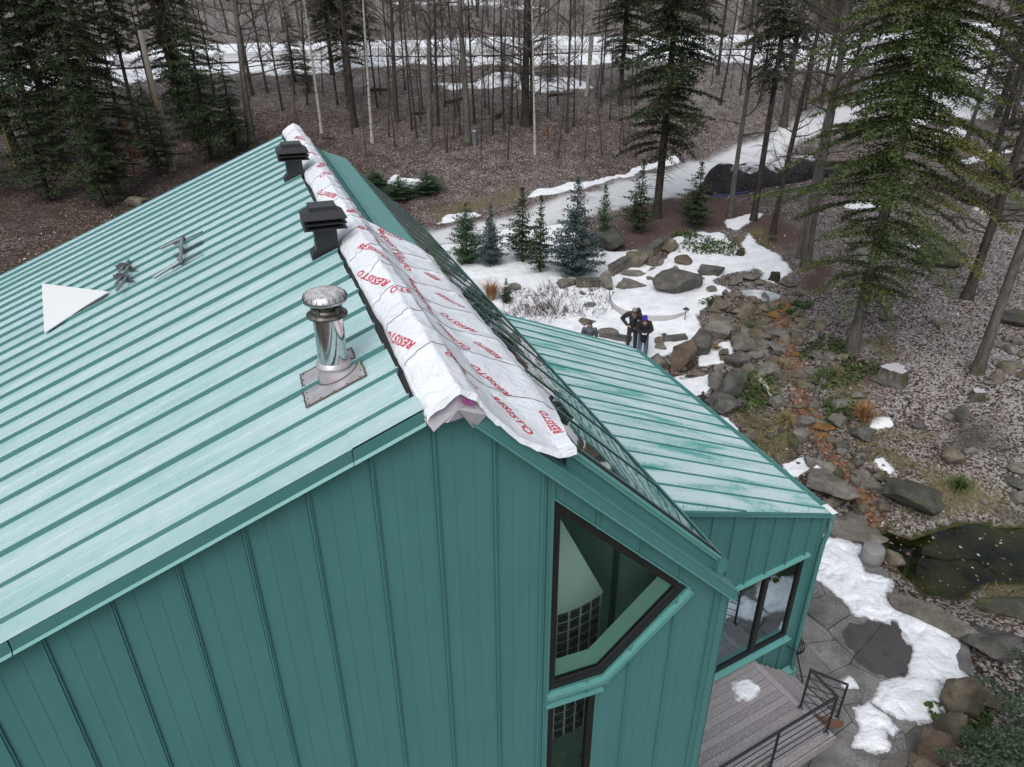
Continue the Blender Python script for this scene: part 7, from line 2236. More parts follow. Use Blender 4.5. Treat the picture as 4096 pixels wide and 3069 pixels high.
# man in the blue knitted hat, looking down at the controller he holds
P = hit(2566, 1430); f = Fig(P, 'person', 'man in a black jacket, jeans and royal blue knitted hat holding a controller', .12, 1.0)
hc = (-.015, -.10, 1.60)
mb = MB(); fw, up = head(f, hc, .55, mb)
f.limb(mb, [(0, 0, 1.40), (0, -.045, 1.52)], [.065, .055])
f.limb(mb, [(0, .0, .95), (0, .01, 1.2), (0, 0, 1.38)], [.14, .135, .15], ell=(1.15, .75))
ARM = {-1: [(-.19, 0, 1.40), (-.265, -.05, 1.14), (-.125, -.27, 1.10)], 1: [(.19, 0, 1.40), (.275, -.04, 1.14), (.09, -.27, 1.10)]}
LEG = {-1: [(-.09, 0, .92), (-.11, -.02, .50), (-.115, .02, .08)], 1: [(.09, 0, .92), (.125, -.03, .50), (.125, 0, .08)]}
for s_ in (-1, 1):
    f.limb(mb, ARM[s_], [.055, .045, .032]); f.limb(mb, LEG[s_], [.085, .055, .042]); f.limb(mb, [LEG[s_][2], np.array(LEG[s_][2]) + (0, -.14, -.05)], [.045, .035])
f.skin(mb, 'body', M['skin']); eyes(f, hc, fw, up)
f.hand((-.105, -.29, 1.10), (.5, -.35, .1), 1); f.hand((.075, -.29, 1.10), (-.5, -.35, .1), -1)
mb = MB(); f.limb(mb, [(0, 0, .80), (0, .01, 1.0), (0, .015, 1.2), (0, .01, 1.36), (0, .0, 1.46)], [.195, .19, .20, .20, .11], 14, ell=(1.12, .78))
for s_ in (-1, 1): f.limb(mb, [np.array(ARM[s_][0]) * (.95, 1, 1)] + ARM[s_][1:], [.092, .082, .06])
f.limb(mb, [(-.11, -.02, 1.46), (0, .07, 1.49), (.11, -.02, 1.46)], [.055, .07, .055])
f.skin(mb, 'jacket', M['jacket_black'])
mb = MB()
for s_ in (-1, 1): f.limb(mb, [np.array(LEG[s_][0]), LEG[s_][1], LEG[s_][2]], [.112, .082, .072])
f.limb(mb, [(-.07, 0, .90), (.07, 0, .90)], [.12, .12]); f.skin(mb, 'jeans', M['jeans'])
for s_ in (-1, 1):
    mb = MB(); f.limb(mb, [np.array(LEG[s_][2]) + (0, .04, -.03), np.array(LEG[s_][2]) + (0, -.15, -.05)], [.05, .042]); mb.build('boot', M['boots'], f.t)
mb = MB(); f.ball(mb, np.array(hc) + up * .045 - fw * .02, .108, (.92, 1.0, .95)); f.limb(mb, [np.array(hc) + up * .05 + fw * .07 + (-.06, 0, 0), np.array(hc) + up * .045 + fw * .095, np.array(hc) + up * .05 + fw * .07 + (.06, 0, 0)], [.028, .03, .028]); f.skin(mb, 'knitted_hat', M['beanie'], .012)
mb = MB(); f.ball(mb, np.array(hc) + fw * .05 - up * .075, .06, (1.0, .8, .75)); mb.build('beard', M['hair_dark'], f.t)
ctl = thing('controller', 'small pale grey controller held by the man in the blue hat', 'controller', f.w((-.015, -.40, 1.13))[0])
mb = MB(); mb.cbox(f.w((-.015, -.385, 1.13))[0], .15, .07, .03, np.stack([f.X, f.Y * .8 + np.array([0, 0, .6]), np.array([0, 0, .8]) - f.Y * .6], 1)); o = mb.build('shell', M['plastic_pale'], ctl); o.modifiers.new('bevel', 'BEVEL').width = .008
mb = MB(); mb.cbox(f.w((-.015, -.392, 1.147))[0], .08, .04, .006, np.stack([f.X, f.Y * .8 + np.array([0, 0, .6]), np.array([0, 0, .8]) - f.Y * .6], 1)); mb.build('screen', M['eye'], ctl)
for s_ in (-1, 1):
    mb = MB(); mb.tube(f.w([(-.015 + s_ * .055, -.39, 1.15), (-.015 + s_ * .055, -.395, 1.175)]), .006, 6); mb.build('stick', M['black_metal'], ctl)

# grey bearded man bending to look, hand on hip
P = hit(2524, 1400); f = Fig(P, 'person', 'grey bearded man in a dark hooded jacket bending forward with a hand on his hip', -.1, 1.06)
hc = (.04, -.28, 1.60)
mb = MB(); fw, up = head(f, hc, .75, mb)
f.limb(mb, [(.02, -.10, 1.42), (.035, -.20, 1.52)], [.065, .058])
f.limb(mb, [(0, .05, .95), (0, -.02, 1.2), (.02, -.10, 1.40)], [.14, .14, .15], ell=(1.15, .75))
ARM = {-1: [(-.18, -.08, 1.42), (-.40, .02, 1.18), (-.20, -.10, 1.00)], 1: [(.21, -.08, 1.42), (.30, -.06, 1.14), (.22, -.22, 1.02)]}
LEG = {-1: [(-.09, .05, .92), (-.12, -.02, .50), (-.14, .04, .08)], 1: [(.09, .05, .92), (.12, -.02, .50), (.12, .05, .08)]}
for s_ in (-1, 1):
    f.limb(mb, ARM[s_], [.055, .045, .034]); f.limb(mb, LEG[s_], [.088, .056, .042]); f.limb(mb, [LEG[s_][2], np.array(LEG[s_][2]) + (0, -.14, -.05)], [.045, .035])
f.skin(mb, 'body', M['skin']); eyes(f, hc, fw, up)
f.hand((-.18, -.115, .985), (.7, -.25, -.2), -1); f.hand((.20, -.235, 1.00), (-.5, -.4, 0), -1)
mb = MB(); f.limb(mb, [(0, .06, .86), (0, .02, 1.02), (0, -.03, 1.22), (.02, -.09, 1.40), (.03, -.13, 1.48)], [.19, .175, .195, .20, .11], 14, ell=(1.12, .78))
for s_ in (-1, 1): f.limb(mb, ARM[s_], [.088, .080, .055])
f.skin(mb, 'jacket', M['jacket_slate'])
mb = MB(); f.limb(mb, [(.06, .0, 1.48), (.14, .02, 1.55), (.20, .02, 1.46)], [.06, .095, .06]); f.skin(mb, 'hood', M['jacket_slate'])
mb = MB()
for s_ in (-1, 1): f.limb(mb, LEG[s_], [.108, .078, .068])
f.limb(mb, [(-.07, .05, .92), (.07, .05, .92)], [.115, .115]); f.skin(mb, 'trousers', M['trousers'])
for s_ in (-1, 1):
    mb = MB(); f.limb(mb, [np.array(LEG[s_][2]) + (0, .04, -.03), np.array(LEG[s_][2]) + (0, -.15, -.05)], [.05, .042]); mb.build('boot', M['black_metal'], f.t)
mb = MB(); f.ball(mb, np.array(hc) + up * .035 - fw * .03, .10, (.9, 1.0, 1.0)); mb.build('hair', M['hair_grey'], f.t)
mb = MB(); f.ball(mb, np.array(hc) + fw * .055 - up * .085, .05, (1.0, .8, .8)); mb.build('beard', M['hair_grey'], f.t)
mb = MB(); f.limb(mb, [np.array(hc) + up * .075 + fw * .05 + (-.08, 0, 0), np.array(hc) + up * .08 + fw * .085, np.array(hc) + up * .075 + fw * .05 + (.08, 0, 0)], [.016, .02, .016]); mb.build('sunglasses', M['eye'], f.t)

# man in the cap whose head and shoulders show above the wing roof
P = hit(2352, 1450); zt_ = None
lo, hi = .8, 2.6
for _ in range(30):
    md = (lo + hi) / 2
    if proj(P + np.array([0, 0, md]))[1] > 1282: lo = md
    else: hi = md
f = Fig(P, 'person', 'grey bearded man in a dark cap and grey jacket standing behind the wing roof', .0, lo / 1.735)
hc = (0, -.02, 1.60)
mb = MB(); fw, up = head(f, hc, -.12, mb)
f.limb(mb, [(0, 0, 1.38), (0, 0, 1.52)], [.065, .058]); f.limb(mb, [(0, 0, .95), (0, .01, 1.2), (0, 0, 1.36)], [.14, .14, .15], ell=(1.15, .75))
ARM = {-1: [(-.20, 0, 1.38), (-.26, .03, 1.12), (-.24, -.06, .88)], 1: [(.20, 0, 1.38), (.26, .03, 1.12), (.24, -.06, .88)]}
LEG = {-1: [(-.09, 0, .92), (-.11, -.02, .50), (-.11, .03, .08)], 1: [(.09, 0, .92), (.12, -.02, .50), (.12, .03, .08)]}
for s_ in (-1, 1):
    f.limb(mb, ARM[s_], [.055, .045, .034]); f.limb(mb, LEG[s_], [.088, .056, .042]); f.limb(mb, [LEG[s_][2], np.array(LEG[s_][2]) + (0, -.14, -.05)], [.045, .035])
f.skin(mb, 'body', M['skin']); eyes(f, hc, fw, up)
for s_ in (-1, 1): f.hand((s_ * .24, -.07, .86), (0, -.2, -1), -s_)
mb = MB(); f.limb(mb, [(0, 0, .82), (0, .01, 1.02), (0, .01, 1.22), (0, .0, 1.37), (0, 0, 1.46)], [.19, .185, .20, .20, .11], 14, ell=(1.15, .78))
for s_ in (-1, 1): f.limb(mb, ARM[s_], [.09, .08, .06])
f.limb(mb, [(-.08, 0, 1.48), (0, .05, 1.50), (.08, 0, 1.48)], [.04, .05, .04]); f.skin(mb, 'jacket', M['jacket_grey'])
mb = MB()
for s_ in (-1, 1): f.limb(mb, LEG[s_], [.108, .078, .068])
f.limb(mb, [(-.07, 0, .92), (.07, 0, .92)], [.115, .115]); f.skin(mb, 'trousers', M['trousers'])
mb = MB(); f.ball(mb, np.array(hc) + up * .045, .108, (.9, 1.0, .82)); f.limb(mb, [np.array(hc) + up * .05 + fw * .085 + (-.05, 0, 0), np.array(hc) + up * .045 + fw * .15, np.array(hc) + up * .05 + fw * .085 + (.05, 0, 0)], [.014, .014, .014]); mb.build('cap', M['cap'], f.t)
mb = MB(); f.ball(mb, np.array(hc) + fw * .05 - up * .085, .055, (1.0, .8, .9)); mb.build('beard', M['hair_grey'], f.t)

# ================================================================== SMALLER THINGS
# utility pole
P = hit(685, 684)
t = thing('utility_pole', 'cut off wooden utility pole with grey conduits on its right side', 'pole', P)
h_ = 9.
lo, hi = 4, 14
for _ in range(30):
    md = (lo + hi) / 2
    if proj(P + np.array([0, 0, md]))[1] > 122: lo = md
    else: hi = md
def polemat():
    m_ = NT('weathered_pole_wood'); p = m_.co('Object', (9, 9, .5)); n = m_.noise(p, 1.5, 5)
    tc = m_.n.new('ShaderNodeTexCoord'); sx = m_.n.new('ShaderNodeSeparateXYZ'); m_.l.new(tc.outputs['Object'], sx.inputs[0])
    g_ = m_.ramp(m_.math('MULTIPLY', sx.outputs[2], .1), [(.2, (.15, .10, .07)), (.45, (.26, .19, .12)), (.62, (.36, .33, .28)), (.9, (.42, .41, .38))])
    c = m_.mix(m_.math('MULTIPLY', n, .5), g_, (.10, .085, .07)); return m_.fin(c, .85)
mb = MB(); mb.tube([P + [0, 0, -.2], P + [0, 0, lo * .5], P + [0, 0, lo]], [.20, .175, .15], 14); mb.build('pole', polemat(), t)
az_ = math.atan2(P[0], P[1]); sdv = np.array([cos(az_), -sin(az_), 0]); fwv = np.array([-sin(az_), -cos(az_), 0])
for k, (o1, r_, top) in enumerate(((.23, .045, lo * .52), (.30, .03, lo * .40))):
    mb = MB(); mb.tube([P + sdv * o1 + fwv * .03, P + sdv * o1 + fwv * .03 + np.array([0, 0, top])], r_, 8); mb.build('conduit', M['palemetal'], t)
mb = MB(); mb.box(P + sdv * .18 + fwv * -.1 + np.array([0, 0, 2.2]), sdv * .26, fwv * .2, (0, 0, .5)); mb.build('meter_box', M['greymetal'], t)
# marker stake
P = hit(62, 668); mb = MB(); top = P + np.array([0, 0, 2.7]); mb.tube([P, top], [.035, .03], 8)
o = mb.build('marker_stake', simple('yellow_stake', (.45, .36, .05), .6, 0, .2, 5), loc=P); tag(o, 'thin yellow marker stake standing in the leaves at the left edge', 'stake')
# bin beside the thick pale tree
P = hit(1898, 578); w_ = wid(P, 20); mb = MB(); mb.lathe([(w_ * .45, 0), (w_ * .5, .05), (w_ * .5, .85), (w_ * .54, .87), (w_ * .54, .93), (w_ * .3, .99), (.001, 1.0)], P, 16); o = mb.build('grey_bin', M['palemetal'], loc=P); tag(o, 'pale grey cylindrical bin at the foot of the thickest pale tree', 'bin')
# path lights
def pathlight(foot, hpx, label):
    P = hit(*foot); h_ = hpx * np.linalg.norm(P - np.array([0, 0, CAM_Z])) / FPX / .88
    t = thing('path_light', label, 'path light', P)
    mb = MB(); mb.tube([P, P + np.array([0, 0, h_])], .016, 8); mb.build('stem', M['black_metal'], t)
    mb = MB(); mb.lathe([(.13, h_ - .03), (.125, h_ - .015), (.05, h_ + .02), (.03, h_ + .06), (.001, h_ + .07)], P, 18); mb.build('shade', M['black_metal'], t)
    mb = MB(); mb.lathe([(.035, h_ - .07), (.045, h_ - .03)], P, 12); mb.build('lamp_glass', M['plastic_pale'], t)
pathlight((2738, 1287), 48, 'black path light in the snow right of the round platform'); pathlight((2437, 1198), 40, 'black path light in front of the upright pillar stone')
pathlight((1804, 605), 42, 'small black path light on the bank behind the skylight'); pathlight((1320, 582), 38, 'small black path light right behind the ridge end')
pathlight((1925, 640), 40, 'small black path light on the bank left of the leaning pale tree')
# lantern
P = hit(2796, 1690)
t = thing('garden_lantern', 'black metal garden lantern with mesh sides behind the wing eave', 'lantern', P)
rot = P
def frus(nm, secs, mat, ang=.5, open_=False):
    mb = MB(); V = []
    for (r_, z_) in secs:
        for k in range(4):
            q = ang + pi / 4 + k * pi / 2; V.append(P + np.array([r_ * cos(q), r_ * sin(q), z_]))
    F = []
    for i in range(len(secs) - 1):
        for j in range(4): F.append((i * 4 + j, i * 4 + (j + 1) % 4, i * 4 + 4 + (j + 1) % 4, i * 4 + 4 + j))
    if not open_: F += [(3, 2, 1, 0), tuple(range(4 * len(secs) - 4, 4 * len(secs)))]
    mb.add(V, F); return mb.build(nm, M[mat], t)
frus('base', [(.30, 0), (.30, .05), (.27, .07)], 'black_metal'); frus('top_plate', [(.215, .70), (.225, .72), (.225, .745), (.15, .78)], 'black_metal')
for k in range(4):
    q = .5 + pi / 4 + k * pi / 2; a = P + np.array([.27 * cos(q), .27 * sin(q), .05]); b = P + np.array([.21 * cos(q), .21 * sin(q), .71]); mb = MB(); mb.bar(a, b, .03, .03, (1, 0, 0)); mb.build('corner_post', M['black_metal'], t)
    q2 = q + pi / 2; a2 = P + np.array([.27 * cos(q2), .27 * sin(q2), .05]); b2 = P + np.array([.21 * cos(q2), .21 * sin(q2), .71])
    mb = MB()
    for i in range(1, 8):
        f_ = i / 8; mb.tube([a + (a2 - a) * f_, b + (b2 - b) * f_], .004, 4, cap=False); mb.tube([a + (b - a) * f_, a2 + (b2 - a2) * f_], .004, 4, cap=False)
    mb.build('mesh_side', M['black_metal'], t)
mb = MB(); mb.lathe([(.085, .775), (.085, .93)], P, 14); mb.build('chimney_glass', M['glass'], t)
frus('roof', [(.19, .93), (.19, .945), (.09, 1.0), (.05, 1.03)], 'black_metal'); mb = MB(); mb.lathe([(.03, 1.02), (.03, 1.06), (.06, 1.075), (.06, 1.085), (.02, 1.11), (.012, 1.15), (.001, 1.16)], P, 12); mb.build('finial', M['black_metal'], t)

# black tarp over a long pile
A, B = hit(2878, 788), hit(3360, 700)
u = B - A; L = np.linalg.norm(u[:2]); u = u / L; nv = np.array([-u[1], u[0], 0]); nv /= np.linalg.norm(nv)
nu_, nw_ = 90, 46
G = np.zeros((nu_, nw_, 3))
for i, s_ in enumerate(np.linspace(-.2, L, nu_)):
    f_ = s_ / L; hh = (1.35 * sstep(-.05, .12, f_) * (1 - .55 * sstep(.75, 1., f_)) * (1 + .16 * sin(9 * f_ + .6) + .1 * sin(23 * f_)))
    for j, q in enumerate(np.linspace(-1, 1, nw_)):
        prof = max(0, 1 - abs(q) ** 2.6) ** .75
        wd = 1.35 * (1 + .12 * sin(7 * f_)) * float(sstep(-.05, .08, f_) * .5 + .5)
        p_ = A + u * s_ + nv * (1.1 + q * wd)
        G[i, j] = [p_[0], p_[1], 0]
        G[i, j, 2] = hh * prof
Pn = np.stack([G[..., 0], G[..., 1], G[..., 2]], -1)
G[..., 2] += (.09 * (1 - np.abs(fbm(Pn * 1.6, 3, 5)) * 2) + .05 * fbm(Pn * 5, 3, 6)) * np.clip(G[..., 2] + .25, 0, 1) + .03
G[..., 0] += .10 * fbm(Pn * 2.1 + 3, 3, 8); G[..., 1] += .10 * fbm(Pn * 2.1 + 9, 3, 9)
G[..., 2] += H(G[..., 0], G[..., 1])
def tarpmat():
    m_ = NT('black_plastic_tarp'); p = m_.wpos(); up = m_.upness()
    wr = m_.noise(p, 2.6, 6, .6, 1.2)
    sn = m_.math('MULTIPLY', m_.ramp(up, [(.72, 0.), (.92, 1.)]), m_.ramp(m_.noise(p, 1.1, 5), [(.46, 0.), (.56, .85)]))
    c = m_.mix(sn, (.005, .005, .006), (.66, .67, .70)); m_.bump(wr, 1.0, .22)
    return m_.fin(c, m_.math('MULTIPLY_ADD', sn, .4, .22), 0, .4)
t = thing('covered_pile', 'long pile under a black plastic tarp with patches of snow beside the drive', 'covered pile', A)
mb = MB(); mb.grid(G, flip=True); mb.build('tarp', tarpmat(), t)
mb = MB(); mb.tube(G[0:20:3, 0] + np.array([0, 0, .02]), .05, 6, cap=True); mb.build('blue_tarp_edge', simple('blue_tarp', (.02, .05, .17), .5, 0, .3, 5), t)
mb = MB(); q = G[62:74, 30:40].copy(); q[..., 2] += .07; mb.grid(q, flip=True); mb.build('blue_tarp_patch', simple('blue_tarp_patch', (.03, .08, .25), .5, 0, .4, 4), t)
# ladder on the ground in front of it
a, b = hit(3140, 768), hit(3345, 752)
t = thing('ladder', 'aluminium ladder lying on the snow in front of the black tarp', 'ladder', a)
u2 = (b - a); L2 = np.linalg.norm(u2); u2 /= L2; n2 = np.array([-u2[1], u2[0], 0]); n2 /= np.linalg.norm(n2)
for s_ in (0, .42):
    mb = MB(); mb.bar(a + n2 * s_ + [0, 0, .14], b + n2 * s_ + [0, 0, .14], .03, .08); mb.build('side_rail', M['palemetal'], t)
for k in range(11):
    c_ = a + u2 * (L2 * (k + .5) / 11) + np.array([0, 0, .15]); mb = MB(); mb.tube([c_, c_ + n2 * .42], .018, 6); mb.build('rung', M['palemetal'], t)

# log piles: every log a part
def logend():
    t_ = NT('log_end'); c = t_.ramp(t_.objrand(), [(0, (.06, .042, .03)), (.5, (.16, .115, .08)), (1, (.30, .23, .165))])
    return t_.fin(t_.mix(t_.math('MULTIPLY', t_.noise(t_.wpos(), 14, 4), .5), c, (.04, .03, .024)), .85)
M['logend'] = logend()
def logmesh(seed):
    r = random.Random(seed); mb = MB(); n = 11
    V = []
    for z in (0, 1):
        for k in range(n): V.append([z, cos(2 * pi * k / n) * (1 + .08 * r.uniform(-1, 1)), sin(2 * pi * k / n) * (1 + .08 * r.uniform(-1, 1))])
    mb.add(V, [(k, (k + 1) % n, n + (k + 1) % n, n + k)[::-1] for k in range(n)], 0); 
    V = np.array(V); I0 = V[:n] * [1, .86, .86]; I1 = V[n:] * [1, .86, .86]; I0b = I0 + [.012, 0, 0]; I1b = I1 - [.012, 0, 0]
    mb.add(np.concatenate([V[:n], I0]), [(k, (k + 1) % n, n + (k + 1) % n, n + k) for k in range(n)], 2); mb.add(np.concatenate([V[n:], I1]), [(k, (k + 1) % n, n + (k + 1) % n, n + k)[::-1] for k in range(n)], 2)
    mb.add(I0b, [tuple(range(n))], 1); mb.add(I1b, [tuple(range(n))[::-1]], 1)
    return mb.mesh('log', [M['bark_grey'], M['logend'], M['bark_dark']])
LOGS = [logmesh(k) for k in range(3)]
def logpile(a, b, rows, ln, label, dia=.25, snowy=False, drop=.0):
    A, B = hit(*a), hit(*b); u = B - A; L = np.linalg.norm(u[:2]); u /= L
    n_ = np.array([-u[1], u[0], 0]); n_ /= np.linalg.norm(n_)
    if n_[0] < 0: n_ = -n_
    t = thing('log_pile', label, 'log pile', A)
    cnt = 0
    for r_ in range(rows):
        x = dia * .5 * (r_ % 2) + r_ * .18
        while x < L - r_ * .2 and cnt < 290:
            d_ = dia * random.uniform(.72, 1.18)
            if random.random() < .93:
                p_ = A + u * (x + d_ / 2) + np.array([0, 0, dia * .5 + r_ * dia * .84 + random.uniform(-.03, .03)]) + n_ * random.uniform(-.12, .12)
                p_[2] += gz(p_[0], p_[1]) - (A + u * (x + d_ / 2))[2]
                o = bpy.data.objects.new('log', random.choice(LOGS)); COL.objects.link(o); o.parent = t
                o.location = Vector(p_) - t.location; yaw = math.atan2(n_[1], n_[0]) + random.uniform(-.06, .06)
                o.rotation_euler = (random.uniform(0, 6), random.uniform(-.03, .03), yaw); o.scale = (ln * random.uniform(.9, 1.1), d_ / 2, d_ / 2); cnt += 1
            x += d_ * 1.02
logpile((3655, 735), (4010, 888), 4, 1.3, 'long pile of cut logs on the leafy slope right of the hemlock')
logpile((3925, 705), (4130, 775), 4, 1.1, 'second log pile behind the long one at the right edge')
def onelog(a, b, r_, mat, label, nm='fallen_log', z=.0, cat='log'):
    A, B = hit(*a), hit(*b); A[2] += r_ * .6 + z; B[2] += r_ * .6 + z
    k = 7; f_ = np.linspace(0, 1, k)[:, None]; Pm = A + (B - A) * f_ + np.array([0, 0, 1]) * (.06 * np.sin(f_ * 7 + r_ * 40)) * r_ * 4
    mb = MB(); mb.tube(Pm, np.linspace(r_, r_ * .6, k) * (1 + .15 * np.sin(np.arange(k) * 2.1)), 9); o = mb.build(nm, mat, loc=A); tag(o, label, cat); return o
onelog((3068, 1756), (3178, 1702), .09, M['bark_grey'], 'weathered grey driftwood log lying beside the stream', 'driftwood_log')
onelog((3040, 1525), (3085, 1590), .10, M['bark_birch'], 'bleached white driftwood stump left of the stream', 'driftwood_stump')
onelog((3155, 1432), (3240, 1392), .055, M['bark_brown'], 'mossy stick fallen across the upper stream', 'fallen_branch', cat='branch')
onelog((3915, 2150), (4110, 2235), .035, simple('yellow_branch', (.30, .22, .03), .7, 0, .3, 6), 'yellowish branch lying in the pond', 'pond_branch', .12, 'branch'); onelog((4030, 2278), (4120, 2268), .04, M['bark_birch'], 'pale birch branch at the pond right edge', 'pond_branch', .1, 'branch')
for (a, b, r_, lb) in (((1788, 416), (1858, 394), .16, 'dark fallen log on the slope behind the thick pale tree'), ((1988, 476), (2016, 448), .18, 'short dark fallen log left of the thick dark tree'), ((1640, 460), (1712, 456), .13, 'fallen log between the two grey trees on the slope'), ((1480, 365), (1560, 362), .14, 'fallen log high on the slope behind the ridge'), ((2190, 388), (2290, 376), .14, 'fallen log at the snow edge below the birches'), ((1290, 552), (1345, 560), .08, 'pale stick lying on the leaves behind the ridge end')):
    onelog(a, b, r_, M['bark_dark'], lb)
# stumps
def stump(px, py, w_, hpx, mat, label, top):
    P = hit(px, py); r_ = wid(P, w_) / 2; h_ = wid(P, hpx); t = thing('tree_stump', label, 'stump', P)
    n = 28; V = []
    for (f_, z) in ((1.35, -.05), (1.0, h_ * .3), (.88, h_ * .75), (.86, h_)):
        for k in range(n):
            q = 2 * pi * k / n; rr = r_ * f_ * (1 + .16 * sin(3 * q + px) + .10 * sin(7 * q)); V.append(P + np.array([rr * cos(q), rr * sin(q), z]))
    mb = MB(); mb.add(V, [(i * n + j, i * n + (j + 1) % n, (i + 1) * n + (j + 1) % n, (i + 1) * n + j) for i in range(3) for j in range(n)], 0, True); mb.build('bark', mat, t)
    mb = MB(); mb.add(np.array(V[-n:]) + np.array([0, 0, .004]), [tuple(range(n))]); mb.build('cut_top', top, t)
M['stumptop'] = simple('frosted_stump_top', (.40, .40, .43), .7, 0, .35, 14)
stump(3568, 1518, 88, 46, M['bark_grey'], 'wide frosted tree stump on the lower leafy slope', M['stumptop']); stump(3905, 1592, 42, 28, M['bark_grey'], 'small frosted tree stump near the right edge', M['stumptop'])
stump(2960, 1022, 28, 20, M['bark_dark'], 'little dark stump among the ferns left of the two trunks', M['bark_brown']); stump(3098, 1122, 36, 30, M['bark_dark'], 'dark rotten stump above the frozen pool', M['bark_dark'])
stump(3088, 965, 30, 14, M['bark_dark'], 'dark root collar below the dark barked trunk', M['bark_dark'])

# grasses, shrubs, ferns
def blades(name, P, n, h_, sp, mat, label, cat='grass tuft', droop=.5, wd=.012, group=None, seed=0):
    r = np.random.default_rng(int(P[0] * 100) % 1000 + seed); a = r.uniform(0, 2 * pi, n); L = h_ * r.uniform(.6, 1.15, n); lean = r.uniform(.1, 1, n) * sp
    d = np.stack([np.cos(a), np.sin(a), 0 * a], 1); sd = np.stack([-np.sin(a), np.cos(a), 0 * a], 1) * wd
    b0 = d * r.uniform(0, .25, n)[:, None] * sp * h_ * .5
    rows = []
    for q in (0, .4, .75, 1.0):
        c = b0 + d * (lean * L * q ** 1.5)[:, None] + np.array([0, 0, 1.]) * (L * (q - droop * lean * q ** 2.5))[:, None]
        k = (1 - q) * .85 + .15
        rows.append((c - sd * k, c + sd * k))
    V = np.stack([x for rw in rows for x in rw], 1); F = []
    base = np.arange(n)[:, None] * 8
    for i in range(3): F.append(base + np.array([2 * i, 2 * i + 1, 2 * i + 3, 2 * i + 2]))
    F = np.concatenate(F); me = rawmesh(name, V.reshape(-1, 3), F, mat); o = mobj(name, me, loc=P); tag(o, label, cat, group); return o
def strawmat(nm, a, b):
    t_ = NT(nm); return t_.fin(t_.mix(t_.isl(), a, b), .8, 0, .2)
M['straw_o'] = strawmat('orange_dry_grass', (.20, .10, .045), (.42, .25, .13)); M['straw_y'] = strawmat('yellow_dry_grass', (.16, .13, .05), (.36, .30, .15)); M['grass_g'] = strawmat('green_grass_blades', (.035, .06, .015), (.12, .17, .05)); M['shrub_b'] = strawmat('brown_shrub_twigs', (.035, .018, .014), (.10, .05, .036))
blades('ornamental_grass', hit(1966, 1205), 420, 1.05, .75, M['straw_o'], 'tall orange ornamental grass at the edge of the skylight roof', 'ornamental grass'); blades('ornamental_grass', hit(3452, 1690), 380, .85, .7, M['straw_o'], 'drooping reddish grass clump right of the stream', 'ornamental grass', .9)
blades('grass_tuft', hit(3140, 1690), 300, .48, 1.0, M['straw_y'], 'yellow grass tuft above the driftwood log', droop=.8); blades('grass_tuft', hit(3118, 1470), 240, .42, 1.0, M['straw_y'], 'greenish yellow grass tuft left of the upper stream', droop=.8)
blades('grass_tuft', hit(3835, 1960), 320, .5, 1.0, M['grass_g'], 'bright green grass tuft on the bank above the pond', droop=.8); blades('grass_tuft', hit(2865, 1400), 160, .3, 1.0, M['straw_y'], 'small dry tuft in the snow under the terrace boulders', droop=.8)
blades('grass_tuft', hit(2656, 1348), 90, .2, 1.0, M['shrub_b'], 'tiny dark tuft in the terrace snow', droop=.6)
def bare_shrub(P, rad, h_, n, label, seed):
    r = np.random.default_rng(seed); t = thing('bare_shrub', label, 'shrub', P); mb = MB()
    for k in range(n):
        a, q = r.uniform(0, 2 * pi), rad * r.random() ** .7; b = np.array([P[0] + q * cos(a) * 1.3, P[1] + q * sin(a) * .8, 0]); b[2] = gz(b[0], b[1]) + .02
        d = np.array([cos(a) * .6, sin(a) * .6, 1.]) + r.normal(0, .55, 3); d[2] = abs(d[2]); d /= np.linalg.norm(d); L = h_ * r.uniform(.4, 1.2) * (1.15 - .5 * q / rad)
        m_ = b + d * L * .5 + r.normal(0, .04, 3); e = b + d * L + r.normal(0, .06, 3)
        mb.tube([b, m_, e], [.010, .007, .003], 3, cap=False)
        for j in range(3):
            d2 = d + r.normal(0, .7, 3); d2 /= np.linalg.norm(d2); s0 = b + (m_ - b) * r.uniform(.4, 1) if j else m_; mb.tube([s0, s0 + d2 * L * .4], [.006, .002], 3, cap=False)
    o = mb.build('twigs', M['shrub_b'], t); o['kind'] = 'stuff'
for (x, y, lb) in ((2040, 1180, 'twiggy dark shrub beside the ornamental grass'), (2420, 1225, 'thin dark shrub in the snow left of the round platform'), (2150, 1200, 'wispy leafless shrub between the spruces and the wing roof'), (2110, 1262, 'dark brown leafless shrub just above the wing roof'), (2200, 1245, 'reddish brown leafless shrub right of the dark one above the wing roof'), (2262, 1190, 'thin leafless shrub in the snow before the garden wall'), (2325, 1255, 'leafless shrub around the small boulder in the snow'), (2180, 1175, 'small dark shrub in the snow below the thin spruce'), (2255, 1150, 'low evergreen looking dark shrub under the wall rock'), (2375, 1180, 'sparse twiggy shrub left of the path light')):
    big = x in (2110, 2200)
    bare_shrub(hit(x, y), 1.15 if big else .75, .55 if big else .4, 150 if big else 55, lb, x)
